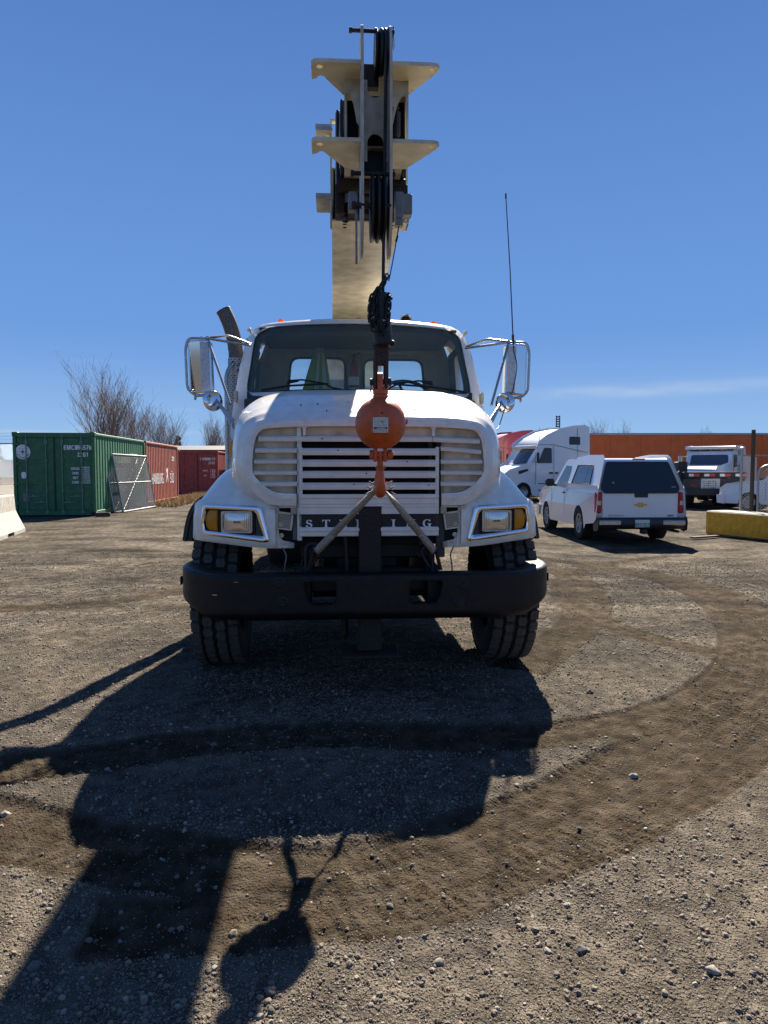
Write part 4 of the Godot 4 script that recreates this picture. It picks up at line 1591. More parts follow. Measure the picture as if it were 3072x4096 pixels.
	for x in [-0.45, 0.43]:
		var st := B.new()
		st.pillow(v2([-2.62, 1.35, -2.72, 1.78 + 0.25 * signf(x), -2.78, 1.9 + 0.25 * signf(x), -2.86, 1.92 + 0.25 * signf(x), -2.9, 1.85 + 0.25 * signf(x), -2.8, 1.35]), 0.25, 0.05, func(v): return v + Vector3(x, 0, 0))
		st.pillow(v2([-2.2, 1.3, -2.2, 1.48, -2.7, 1.45, -2.7, 1.3]), 0.25, 0.05, func(v): return v + Vector3(x, 0, 0))
		obj("seat", st, M.seat, t)
	var fl := B.new()
	fl.box(Vector3(0, 1.05, -2.25), Vector3(1.98, 0.06, 1.4), 0.01)
	fl.box(Vector3(0, 1.5, -1.5), Vector3(1.9, 1.0, 0.04), 0.01)
	obj("cab_floor", fl, M.headliner, t)
	# small things on the cab: marker lamps, horn, cowl pieces
	for x in [-0.69, -0.205, -0.0, 0.20, 0.685]:
		var l := B.new()
		l.box(Vector3(x, 2.757 - 0.012 * absf(x), -2.02 - 0.1 * absf(x)), Vector3(0.055, 0.03, 0.05), 0.01)
		obj("marker_light", l, M.amber, t)
	var hn := B.new()
	var hx := Transform3D(Basis(Vector3.RIGHT, PI / 2), Vector3(0.455, 2.825, -2.55))
	hn.lathe([Vector2(0.012, -0.3), Vector2(0.02, 0.0), Vector2(0.026, 0.15), Vector2(0.04, 0.22), Vector2(0.05, 0.25), Vector2(0.053, 0.25), Vector2(0.048, 0.248), Vector2(0.03, 0.2), Vector2(0.018, 0.12), Vector2(0, 0.1)], hx, 20)
	hn.rod(Vector3(0.455, 2.74, -2.6), Vector3(0.455, 2.82, -2.6), 0.015, 8)
	obj("air_horn", hn, M.chrome_dull, t)
	for s in [-1, 1]:
		var c := B.new()
		c.lathe([Vector2(0.0, 0.012), Vector2(0.018, 0.01), Vector2(0.02, 0.0), Vector2(0.008, -0.02), Vector2(0.006, -0.04)], Transform3D(Basis(Vector3(0, 0, 1), s * -0.5), Vector3(s * 0.962, 2.655, -2.02)), 12)
		obj("cab_clip", c, M.inner_white, t)
		c = B.new()
		c.box(Vector3(s * 1.03, 2.03, -1.62), Vector3(0.03, 0.1, 0.06), 0.01)
		obj("cowl_block", c, M.inner_white, t)
	var ml := B.new()
	ml.lathe([Vector2(0.0, 0.03), Vector2(0.05, 0.025), Vector2(0.068, 0.0)], Transform3D(Basis(Vector3(0, 0, 1), PI / 2) * Basis.from_scale(Vector3(1, 1, 0.6)), Vector3(-1.008, 1.59, -1.22)), 16)
	obj("side_marker_light", ml, M.amber, t)

func mirror_parts(t: Node3D, s: float) -> void:
	var c := Vector3(s * 1.315, 2.27, -1.6)
	var arm := B.new()
	var top := Vector3(s * 1.255, 2.50, -1.6)
	arm.rod(Vector3(s * 0.93, 2.49, -1.85), top, 0.0105, 8)
	arm.tube(bend([Vector3(s * 0.935, 2.505, -1.86), Vector3(s * 1.10, 2.55, -1.74), top + Vector3(0, 0.008, 0)], 0.03), 0.0105, 8)
	arm.rod(top, Vector3(s * 1.02, 1.93, -1.2), 0.0115, 8)
	var low := Vector3(s * 1.265, 2.035, -1.6)
	for k in 3:
		arm.tube(bend([low + Vector3(s * 0.02 * (k - 1), 0.0, 0.012 * k), low + Vector3(-s * 0.05, 0.0, 0.01), Vector3(s * 0.985, 1.80 - 0.03 * k, -1.12)], 0.03), 0.009, 8)
	arm.tube(bend([top, Vector3(s * 1.41, 2.5, -1.6), Vector3(s * 1.435, 2.42, -1.6), Vector3(s * 1.425, 2.09, -1.6), Vector3(s * 1.36, 2.035, -1.6), low], 0.05), 0.0115, 8)
	for e in [[1.3, 2.5], [1.25, 2.505], [1.34, 2.035], [1.28, 2.04]]:
		arm.box(Vector3(s * e[0], e[1], -1.595), Vector3(0.03, 0.025, 0.03), 0.006)
	arm.ball(Vector3(s * 1.36, 2.015, -1.595), Vector3(0.012, 0.02, 0.01), 8)
	var a := obj("mirror", arm, M.chrome_dull, t)
	# the chrome shell folds along a vertical ridge
	var b := B.new()
	var bs := Basis(Vector3.UP, s * 0.12) * Basis(Vector3(0, 0, 1), -s * 0.03)
	var pts := rrect(0, 0, 0.19, 0.425, 0.03, 4)
	var rows := []
	for e in [[1.0, -0.05], [1.0, 0.012], [0.93, 0.024], [0.5, 0.034], [0.03, 0.036]]:
		var row := PackedVector3Array()
		for k in pts.size() + 1:
			var p: Vector2 = pts[k % pts.size()]
			var q := Vector2(p.x * e[0], p.y * (e[0] if e[0] > 0.9 else lerpf(e[0], 1.0, 0.0)))
			var ridge := 0.02 * (1.0 - absf(q.x + s * 0.01) / 0.1)
			row.append(c + bs * Vector3(q.x, q.y, e[1] + maxf(ridge, 0.0)))
		rows.append(row)
	var r2 := []
	b.grid(rows.slice(0, 2), false, false)
	# front: two flat panes meeting at the ridge
	b.flat()
	var P := func(x: float, y: float, z: float) -> Vector3: return c + bs * Vector3(x, y, z)
	var rx := -s * 0.015
	var tl := 0.036 if s < 0 else 0.022
	b.quad(P.call(-0.085, -0.2, 0.016 - tl), P.call(rx, -0.2, 0.04 - tl), P.call(rx, 0.2, 0.04), P.call(-0.085, 0.2, 0.016))
	b.quad(P.call(rx, -0.2, 0.04), P.call(0.085, -0.2, 0.016), P.call(0.085, 0.2, 0.016), P.call(rx, 0.2, 0.04))
	b.tube([P.call(-0.088, -0.19, 0.012), P.call(-0.088, 0.19, 0.012)], 0.008, 8)
	b.tube([P.call(0.088, -0.19, 0.012), P.call(0.088, 0.19, 0.012)], 0.008, 8)
	b.tube([P.call(-0.08, 0.203, 0.012), P.call(0.08, 0.203, 0.012)], 0.009, 8)
	b.tube([P.call(-0.08, -0.203, 0.012), P.call(0.08, -0.203, 0.012)], 0.009, 8)
	obj("mirror_shell", b, M.chrome, a)
	var dp := B.new()
	var i0 := 0.084 if s < 0 else -0.084
	dp.fan([P.call(rx, -0.195, 0.0425), P.call(i0, -0.195, 0.0185), P.call(i0, 0.195, 0.0185), P.call(rx, 0.195, 0.0425)], P.call(0, 0, -0.2))
	obj("dull_facet", dp, M.satin, a)
	var mg := B.new()
	mg.prism(rrect(0, 0, 0.17, 0.40, 0.02), -0.052, -0.048, Transform3D(bs, c))
	obj("mirror_glass", mg, M.mirror, a)
	var cv := B.new()
	var cb := Basis(Vector3.UP, -s * 0.6) * Basis(Vector3.RIGHT, PI / 2 - 0.12)
	cv.lathe([Vector2(0.07, -0.02), Vector2(0.086, -0.012), Vector2(0.086, 0.0), Vector2(0.079, 0.008), Vector2(0.05, 0.016), Vector2(0.0, 0.02)], Transform3D(cb, Vector3(s * 1.2, 1.985, -1.5)), 28)
	cv.rod(Vector3(s * 1.2, 1.985, -1.5), low, 0.01, 6)
	obj("round_mirror", cv, M.chrome, a)

func stack_parts(t: Node3D) -> void:
	var c := Vector3(-1.2, 0, -2.92)
	var b := B.new()
	var path := []
	for k in 12:
		var a := 1.0 * k / 11.0
		path.append(c + Vector3(-0.005 - 0.115 * pow(a, 1.9), 2.60 + 0.42 * a, 0.0))
	b.tube([c + Vector3(0, 0.7, 0), c + Vector3(0, 2.6, 0)] + path.slice(1), 0.074, 24, false, false)
	# the slanted mouth
	var ex := obj("exhaust_stack", b, M.steel, t)
	var m := B.new()
	var last: Vector3 = path[-1]
	m.lathe([Vector2(0.074, -0.01), Vector2(0.077, 0.0), Vector2(0.07, 0.002), Vector2(0.068, -0.05)], Transform3D(Basis(Vector3(0, 0, 1), 0.5), last), 20)
	obj("stack_mouth", m, M.dark_rust, ex)
	var sh := B.new()
	sh.lathe([Vector2(0.08, 1.2), Vector2(0.08, 2.54)], Transform3D(Basis(), c), 28, false)
	sh.lathe([Vector2(0.0815, 2.38), Vector2(0.084, 2.385), Vector2(0.084, 2.445), Vector2(0.0815, 2.45)], Transform3D(Basis(), c), 28, false)
	var sho := obj("heat_shield", sh, M.alloy, ex)
	var sl := B.new()
	var j := 0
	var y := 1.5
	while y < 2.53:
		if y < 2.37 or y > 2.46:
			for k in 12:
				var a := TAU * (k + (0.5 if j % 2 else 0.0)) / 12
				if sin(a) < -0.35:
					continue
				sl.box(c + Vector3(cos(a) * 0.0795, y, sin(a) * 0.0795), Vector3(0.027, 0.0085, 0.004), 0.003, Basis(Vector3.UP, PI / 2 - a))
		y += 0.0205
		j += 1
	obj("shield_slots", sl, M.hole, sho).set_meta("kind", "stuff")
	var br := B.new()
	bolt(br, c + Vector3(0.03, 2.415, 0.079), 0.01)
	obj("shield_bolt", br, M.steel, sho)
	for k in 5:
		br = B.new()
		br.box(c + Vector3(0.09, 2.1 + 0.11 * k, 0.02), Vector3(0.025, 0.012, 0.02), 0.003)
		obj("shield_clip", br, M.steel, sho)
	var p := B.new()
	p.tube(bend([Vector3(-1.275, 1.0, -2.75), Vector3(-1.275, 2.36, -2.75), Vector3(-1.23, 2.47, -2.8), Vector3(-1.2, 2.5, -2.9)], 0.12), 0.021, 10)
	obj("grab_rail", p, M.chrome_dull, t)

func crane_parts(t: Node3D) -> void:
	var bx := 0.037
	# boom: base section and the sections telescoped into it
	var b := B.new()
	var boxsec := func(bb: B, x0: float, x1: float, y0: float, y1: float, z0: float, z1: float, th: float) -> void:
		bb.box(Vector3((x0 + x1) / 2, y0 + th / 2, (z0 + z1) / 2), Vector3(x1 - x0, th, z1 - z0), 0.003)
		bb.box(Vector3((x0 + x1) / 2, y1 - th / 2, (z0 + z1) / 2), Vector3(x1 - x0, th, z1 - z0), 0.003)
		bb.box(Vector3(x0 + th / 2, (y0 + y1) / 2, (z0 + z1) / 2), Vector3(th, y1 - y0 - 2.05 * th, z1 - z0 - 0.001), 0.003)
		bb.box(Vector3(x1 - th / 2, (y0 + y1) / 2, (z0 + z1) / 2), Vector3(th, y1 - y0 - 2.05 * th, z1 - z0 - 0.001), 0.003)
	boxsec.call(b, -0.232, 0.268, 3.2, 3.60, -8.5, -0.88, 0.012)
	var bo := obj("boom", b, M.cream, t)
	var lip := B.new()
	lip.box(Vector3(bx, 3.192, -0.86), Vector3(0.56, 0.014, 0.18), 0.003)
	for x in [-0.237, 0.311]:
		lip.box(Vector3(x, 3.26, -0.855), Vector3(0.016, 0.15, 0.17), 0.005)
		lip.box(Vector3(x, 3.56, -0.90), Vector3(0.014, 0.74, 0.05), 0.005)
	lip.box(Vector3(bx, 3.932, -0.90), Vector3(0.56, 0.014, 0.05), 0.004)
	obj("boom_collar", lip, M.cream, bo)
	for e in [[3.845, 0.0], [3.365, 0.0]]:
		var br := B.new()
		var hs := [circ(-0.285, -0.92, 0.011, 10), circ(-0.285, -1.03, 0.011, 10)]
		br.prism(v2([-0.225, -0.83, -0.345, -0.83, -0.345, -1.1, -0.225, -1.1]), -0.008, 0.008, Transform3D(Basis(Vector3(1, 0, 0), Vector3(0, 0, 1), Vector3(0, -1, 0)), Vector3(0, e[0], 0)), hs)
		br.box(Vector3(-0.289, e[0] + 0.022, -0.838), Vector3(0.116, 0.028, 0.014), 0.003)
		obj("bracket", br, M.cream_head, bo)
	for q in [[-0.14, -0.83], [-0.14, -0.90], [0.2, -0.83], [0.2, -0.90]]:
		var d := B.new()
		d.lathe([Vector2(0.0, 0.0), Vector2(0.015, 0.0), Vector2(0.015, 0.01)], Transform3D(Basis(), Vector3(q[0], 3.1838, q[1])), 12, true)
		obj("collar_hole", d, M.hole, bo)
	var st := B.new()
	st.box(Vector3(0.272, 3.3, -2.2), Vector3(0.008, 0.1, 0.9), 0.002)
	st.box(Vector3(0.272, 3.3, -3.0), Vector3(0.008, 0.09, 0.5), 0.002)
	obj("stripe", st, M.dark_plastic, bo)
	var s2 := B.new()
	boxsec.call(s2, -0.205, 0.25, 3.28, 3.59, -6.0, -0.88, 0.012)
	boxsec.call(s2, -0.206, 0.28, 3.275, 3.88, -0.878, -0.66, 0.012)
	obj("second_section", s2, M.cream_head, bo)
	var s3 := B.new()
	boxsec.call(s3, -0.175, 0.249, 3.32, 3.86, -0.9, -0.46, 0.011)
	obj("third_section", s3, M.black_metal, bo)
	var s4 := B.new()
	boxsec.call(s4, -0.15, 0.222, 3.36, 3.80, -0.9, 0.0, 0.012)
	obj("tip_section", s4, M.cream_head, bo)
	var pads := B.new()
	for e in [[-0.19, 3.6, -0.62, 0.02, 0.5], [-0.165, 3.6, -0.44, 0.018, 0.46], [0.264, 3.6, -0.62, 0.02, 0.5], [0.236, 3.6, -0.44, 0.018, 0.46]]:
		pads.box(Vector3(e[0], e[1], e[2]), Vector3(e[3], e[4], 0.12), 0.004)
	pads.box(Vector3(bx, 3.30, -0.60), Vector3(0.42, 0.05, 0.1), 0.01)
	pads.box(Vector3(bx, 3.26, -0.8), Vector3(0.5, 0.06, 0.06), 0.01)
	obj("wear_pad", pads, M.black_metal, bo)
	# machinery under the tip: rollers, anchor blocks, bolts
	var mc := B.new()
	mc.rod(Vector3(-0.19, 3.33, -0.5), Vector3(0.26, 3.33, -0.5), 0.05, 14)
	mc.box(Vector3(-0.175, 3.26, -0.62), Vector3(0.07, 0.2, 0.16), 0.01)
	mc.box(Vector3(0.25, 3.27, -0.62), Vector3(0.07, 0.2, 0.16), 0.01)
	mc.box(Vector3(bx, 3.24, -0.72), Vector3(0.46, 0.08, 0.1), 0.01)
	mc.box(Vector3(-0.1, 3.2, -0.55), Vector3(0.05, 0.1, 0.1), 0.01)
	mc.box(Vector3(0.2, 3.22, -0.45), Vector3(0.06, 0.14, 0.1), 0.01)
	obj("anchor_block", mc, M.dark_rust, bo)
	var bl := B.new()
	for q in [[-0.125, 3.27, -0.52], [-0.14, 3.18, -0.62], [0.17, 3.18, -0.62]]:
		bl.lathe([Vector2(0.022, -0.05), Vector2(0.022, 0.01), Vector2(0.012, 0.012), Vector2(0.012, 0.05), Vector2(0, 0.05)], Transform3D(Basis(), Vector3(q[0], q[1], q[2])), 6, true)
	obj("adjusting_bolt", bl, M.steel, bo)
	# head: side plates, front webs, ears, sheaves, pins
	var hd := B.new()
	var prof := rounded(v2([0.05, 2.67, 0.16, 2.68, 0.27, 2.86, 0.27, 3.72, 0.235, 3.90, 0.18, 3.97, 0.08, 3.99, 0.02, 3.93, -0.02, 3.78, -0.1, 3.72, -0.1, 3.35, -0.02, 3.18, -0.02, 2.78]), 0.05, 4)
	var side := Transform3D(Basis(Vector3(0, 0, 1), Vector3(0, 1, 0), Vector3(1, 0, 0)), Vector3.ZERO)
	hd.prism(prof, -0.064, -0.049, side)
	var hp := obj("head_side_plate", hd, M.cream_head, bo)
	var hd2 := B.new()
	hd2.prism(prof, 0.098, 0.113, side)
	obj("head_side_plate", hd2, M.cream_head, bo)
	# web between the plates: a notch from above, an arch from below
	var web := B.new()
	var wp := [Vector2(-0.048, 3.70), Vector2(-0.022, 3.70)]
	for k in 9:
		var a := PI + PI * k / 8.0
		wp.append(Vector2(0.025 + 0.047 * cos(a), 3.645 + 0.045 * sin(a)))
	wp += [Vector2(0.072, 3.70), Vector2(0.097, 3.70), Vector2(0.097, 3.24), Vector2(0.072, 3.24)]
	for k in 9:
		var a := PI * k / 8.0
		wp.append(Vector2(0.025 + 0.047 * cos(a), 3.345 + 0.05 * sin(a)))
	wp += [Vector2(-0.022, 3.24), Vector2(-0.048, 3.24)]
	web.prism(wp, 0.09, 0.102)
	obj("head_web", web, M.cream_head, bo)
	for s in [-1.0, 1.0]:
		# outer web on each side with a curved cut-out
		var o := B.new()
		var cx: float = bx - 0.01 + s * 0.0
		var x_in: float = -0.0645 if s < 0 else 0.1135
		var x_out: float = -0.155 if s < 0 else 0.227
		var d := x_out - x_in
		var ow := [Vector2(x_in, 3.765), Vector2(x_out, 3.765), Vector2(x_out, 3.365), Vector2(x_out - d * 0.12, 3.365), Vector2(x_out - d * 0.12, 3.645)]
		for p in crom([Vector2(x_out - d * 0.12, 3.652), Vector2(x_out - d * 0.4, 3.64), Vector2(x_out - d * 0.62, 3.58), Vector2(x_out - d * 0.8, 3.49)], 8):
			ow.append(p)
		ow.append(Vector2(x_in, 3.46))
		o.prism(ow, 0.03, 0.042)
		obj("head_web", o, M.cream_head, bo)
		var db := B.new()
		db.box(Vector3((x_in + x_out) / 2, 3.5, -0.09), Vector3(absf(d) - 0.002, 0.34, 0.02), 0.0)  # near-black sheet put in for the shade inside the head, no real plate
		obj("interior_shade", db, M.hole, bo)
	# ears for a jib, an upper and a lower pair
	var flatx := func(y: float) -> Transform3D: return Transform3D(Basis(Vector3(1, 0, 0), Vector3(0, 0, 1), Vector3(0, -1, 0)), Vector3(0, y, 0))
	for y in [3.745, 3.312]:
		var el := B.new()
		var left := rounded(v2([-0.0645, 0.205, -0.345, 0.205]), 0.0)
		left = v2([-0.0645, 0.205, -0.31, 0.205, -0.335, 0.195, -0.347, 0.17, -0.347, 0.02, -0.315, 0.038, -0.312, 0.055, -0.297, 0.066, -0.28, 0.062, -0.268, 0.045, -0.262, 0.03, -0.155, -0.15, -0.0645, -0.15])
		el.prism(left, -0.011, 0.011, flatx.call(y), [circ(-0.30, 0.155, 0.019, 14)])
		obj("jib_ear", el, M.cream, bo)
		var er := B.new()
		er.prism(v2([0.1135, 0.205, 0.345, 0.205, 0.378, 0.198, 0.392, 0.175, 0.382, 0.14, 0.227, -0.15, 0.1135, -0.15]), -0.011, 0.011, flatx.call(y), [circ(0.35, 0.165, 0.017, 14)])
		obj("jib_ear", er, M.cream, bo)
	for e in [[0.065, 0.115, 3.845, 0.12, 0.125], [0.045, 0.12, 2.955, 0.13, 0.19]]:
		var sv := B.new()
		var r: float = e[4]
		var hw := 0.038 if r < 0.15 else 0.042
		sv.lathe([Vector2(0.02, -hw), Vector2(r * 0.85, -hw), Vector2(r, -hw), Vector2(r * 0.99, -hw * 0.7), Vector2(r * 0.86, -hw * 0.45), Vector2(r * 0.99, -hw * 0.15), Vector2(r, 0.0), Vector2(r * 0.99, hw * 0.15), Vector2(r * 0.86, hw * 0.45), Vector2(r * 0.99, hw * 0.75), Vector2(r, hw), Vector2(r * 0.85, hw), Vector2(0.02, hw)], Transform3D(Basis(Vector3(0, 0, 1), -PI / 2), Vector3(e[0] - 0.008, e[2], e[1])), 40, true)
		obj("sheave", sv, M.black_metal, bo)
	var blk := B.new()
	blk.box(Vector3(0.0, 3.755, 0.02), Vector3(0.096, 0.13, 0.06), 0.004)
	blk.box(Vector3(0.03, 3.60, 0.0), Vector3(0.12, 0.1, 0.05), 0.004)
	blk.box(Vector3(0.024, 3.42, -0.06), Vector3(0.145, 0.4, 0.02), 0.0)
	obj("head_block", blk, M.black_metal, bo)
	for e in [[3.935, 0.17, -0.112, 0.132, 0.011], [3.125, 0.2, -0.105, 0.134, 0.013], [2.925, 0.255, -0.10, 0.106, 0.017]]:
		var pn := B.new()
		pn.rod(Vector3(e[2], e[0], e[1]), Vector3(e[3], e[0], e[1]), e[4], 12)
		pn.rod(Vector3(e[3] - 0.008, e[0] + 0.028, e[1]), Vector3(e[3] - 0.008, e[0] - 0.028, e[1]), 0.004, 6)
		pn.lathe([Vector2(0, 0), Vector2(e[4] * 1.4, 0), Vector2(e[4] * 1.4, 0.018), Vector2(0, 0.018)], Transform3D(Basis(Vector3(0, 0, 1), PI / 2), Vector3(e[2], e[0], e[1])), 12, true)
		obj("pin", pn, M.dark_rust, bo)
	var cot := B.new()
	cot.tube([Vector3(0.124, 3.93, 0.17), Vector3(0.13, 3.86, 0.17), Vector3(0.126, 3.83, 0.17), Vector3(0.121, 3.86, 0.17), Vector3(0.12, 3.93, 0.17)], 0.0025, 6)
	obj("cotter", cot, M.steel, bo)
	var bar := B.new()
	bar.prism(rounded(v2([0.2, 3.0, 0.24, 3.0, 0.25, 2.85, 0.245, 2.62, 0.225, 2.6, 0.205, 2.62]), 0.015), -0.098, -0.086, side)
	bar.box(Vector3(-0.115, 2.96, 0.2), Vector3(0.045, 0.1, 0.08), 0.006)
	obj("wedge_bar", bar, M.grey_paint, bo)
	var sw := B.new()
	sw.box(Vector3(0.157, 2.955, 0.17), Vector3(0.05, 0.15, 0.07), 0.006)
	sw.box(Vector3(0.157, 2.86, 0.17), Vector3(0.046, 0.04, 0.06), 0.004)
	sw.box(Vector3(0.215, 3.0, 0.05), Vector3(0.06, 0.12, 0.1), 0.008)
	var swo := obj("limit_switch", sw, M.grey_paint, bo)
	var cord := B.new()
	cord.tube(crom([Vector3(0.157, 2.84, 0.18), Vector3(0.14, 2.74, 0.17), Vector3(0.115, 2.6, 0.16), Vector3(0.1, 2.53, 0.155)], 12), 0.0035, 6)
	cord.box(Vector3(0.146, 2.77, 0.175), Vector3(0.012, 0.04, 0.012), 0.003, Basis(Vector3(0, 0, 1), -0.25))
	obj("switch_cord", cord, M.black_metal, swo)
	var hose := B.new()
	hose.box(Vector3(0.165, 3.5, 0.0), Vector3(0.035, 0.16, 0.04), 0.012)
	hose.box(Vector3(0.155, 3.6, 0.02), Vector3(0.02, 0.06, 0.03), 0.008, Basis(Vector3(0, 0, 1), 0.5))
	hose.tube(crom([Vector3(0.135, 3.58, 0.04), Vector3(0.122, 3.45, 0.05), Vector3(0.13, 3.34, 0.05), Vector3(0.15, 3.32, 0.05)], 10), 0.004, 6)
	obj("cable_reel", hose, M.dark_plastic, bo)
	var rp := B.new()
	var top := []
	for k in 9:
		var a := PI / 2 - PI / 2 * k / 8.0
		top.append(Vector3(0.078, 3.845 + 0.117 * sin(a), 0.115 + 0.117 * cos(a)))
	rp.tube([Vector3(0.07, 3.98, -3.5), Vector3(0.075, 3.965, 0.0)] + top + [Vector3(0.075, 3.4, 0.22), Vector3(0.066, 2.6, 0.185), Vector3(0.06, 2.14, 0.165)], 0.0095, 8)
	obj("hoist_rope", rp, M.black_metal, bo)
	# pedestal, deck and winch behind the cab
	var pd := B.new()
	pd.box(Vector3(0.03, 2.2, -5.0), Vector3(0.7, 1.9, 0.8), 0.04)
	pd.box(Vector3(0.03, 3.0, -5.4), Vector3(0.62, 0.5, 1.6), 0.04)
	obj("crane_pedestal", pd, M.cream, t)
	var eq := B.new()
	eq.box(Vector3(-0.25, 2.1, -4.1), Vector3(0.5, 0.75, 0.3), 0.02)
	eq.box(Vector3(0.36, 2.15, -4.1), Vector3(0.5, 0.5, 0.25), 0.03)
	eq.tube(crom([Vector3(0.1, 2.5, -3.95), Vector3(0.2, 2.3, -3.9), Vector3(0.35, 2.4, -3.95), Vector3(0.5, 2.2, -3.9)], 12), 0.014, 6)
	obj("hydraulic_tank", eq, M.grey_paint, t)
	var dk := B.new()
	dk.box(Vector3(0, 1.2, -6.8), Vector3(2.4, 0.12, 6.8), 0.02)
	dk.box(Vector3(0, 0.75, -4.6), Vector3(2.3, 0.5, 0.45), 0.03)
	dk.box(Vector3(0, 1.75, -3.9), Vector3(1.7, 1.0, 0.06), 0.01)
	obj("deck", dk, M.grey_paint, t)

func crane_truck() -> void:
	mat("cream_head", Color(0.52, 0.48, 0.39), 0.55, 0.0, "grime", 2.5)
	mat("reflector", Color(0.75, 0.75, 0.76), 0.12, 1.0)
	var t := thing("crane_truck", "white boom truck with black bumper and a cream telescopic crane boom over its cab", "crane truck", Vector3(-0.083, 0, -4.4025), deg_to_rad(4.08))
	hood_part(t)
	grille_parts(t)
	chips(t)
	for s in [-1.0, 1.0]:
		fender_parts(t, s)
	bumper_parts(t)
	front_gear(t)
	wheel(t, Vector3(-1.04, 0.53, -0.93), 0.53, 0.325, -1.0, true)
	wheel(t, Vector3(1.04, 0.53, -0.93), 0.53, 0.325, 1.0, true)
	for z in [-6.4, -7.75]:
		for s in [-1.0, 1.0]:
			wheel(t, Vector3(s * 0.93, 0.52, z), 0.52, 0.55, s, false)
	# the cab and what hangs on it: drawn for the wide cab, built as the narrow one
	B.place = CAB
	cab_parts(t)
	for s in [-1.0, 1.0]:
		mirror_parts(t, s)
	stack_parts(t)
	antenna_part(t)
	B.place = CRANE
	crane_parts(t)
	B.place = Transform3D.IDENTITY

const CAB := Transform3D(Vector3(0.97, 0, 0), Vector3(0, 0.97, 0), Vector3(0, 0, 0.97), Vector3(-0.007, 0.043, 0.132))
const CRANE := Transform3D(Vector3(0.896, 0, 0), Vector3(0, 0.896, 0), Vector3(0, 0, 0.896), Vector3(-0.024, 0.148, 0.457))

func antenna_part(t: Node3D) -> void:
	var an := B.new()
	an.tube([Vector3(1.287, 2.49, -1.58), Vector3(1.285, 2.56, -1.58)], 0.011, 8)
	an.tube([Vector3(1.285, 2.56, -1.58), Vector3(1.255, 3.1, -1.58), Vector3(1.213, 3.70, -1.58)], [0.0055, 0.0045, 0.004], 6)
	an.rod(Vector3(1.214, 3.68, -1.58), Vector3(1.212, 3.72, -1.58), 0.007, 6)
	var ao := obj("antenna", an, M.ink, t)
	var ac := B.new()
	ac.tube(crom([Vector3(1.287, 2.5, -1.56), Vector3(1.285, 2.42, -1.545), Vector3(1.31, 2.3, -1.535), Vector3(1.29, 2.14, -1.54), Vector3(1.27, 2.05, -1.56), Vector3(1.19, 1.93, -1.45), Vector3(1.08, 1.76, -1.2), Vector3(0.99, 1.73, -1.0)], 30), 0.004, 6)
	obj("antenna_cable", ac, M.ink, ao)

# ---------------------------------------------------------------- what hangs from the crane and lies in the cab
func in_truck(called: String, label: String, category: String, base: Vector3, own := Transform3D.IDENTITY) -> Node3D:
	var o := thing(called, label, category, Transform3D(Basis(Vector3.UP, deg_to_rad(4.08)), Vector3(-0.083, 0, -4.4025)) * base, deg_to_rad(4.08))
	B.place = Transform3D(Basis(), -base) * own
	return o

func plate_print() -> ImageTexture:
	var im := Image.create_empty(128, 128, false, Image.FORMAT_RGB8)
	im.fill(Color(0.76, 0.75, 0.70))
	var r := RandomNumberGenerator.new()
	r.seed = 5
	for line in 15:
		var y := 6 + line * 8
		if line in [10, 11]:
			continue
		var x := 10
		while x < 116:
			var w := r.randi_range(2, 12)
			if r.randf() < 0.72 or line > 11:
				im.fill_rect(Rect2i(x, y + r.randi_range(0, 1), mini(w, 118 - x), 3 if line in [0, 12] else 2), Color(0.2, 0.18, 0.2))
			x += w + r.randi_range(2, 5)
	im.fill_rect(Rect2i(30, 30, 60, 1), Color(0.2, 0.2, 0.2))
	for x in [18, 62, 84, 110]:
		im.fill_rect(Rect2i(x, 34, 1, 40), Color(0.3, 0.3, 0.3))
	im.fill_rect(Rect2i(6, 83, 116, 15), Color(0.42, 0.05, 0.05))
	for p in [[8, 8], [118, 8], [8, 118], [118, 118]]:
		im.fill_rect(Rect2i(p[0] - 4, p[1] - 4, 8, 8), Color(0.5, 0.5, 0.48))
		im.fill_rect(Rect2i(p[0] - 2, p[1] - 2, 5, 5), Color(0.15, 0.15, 0.15))
	return ImageTexture.create_from_image(im)

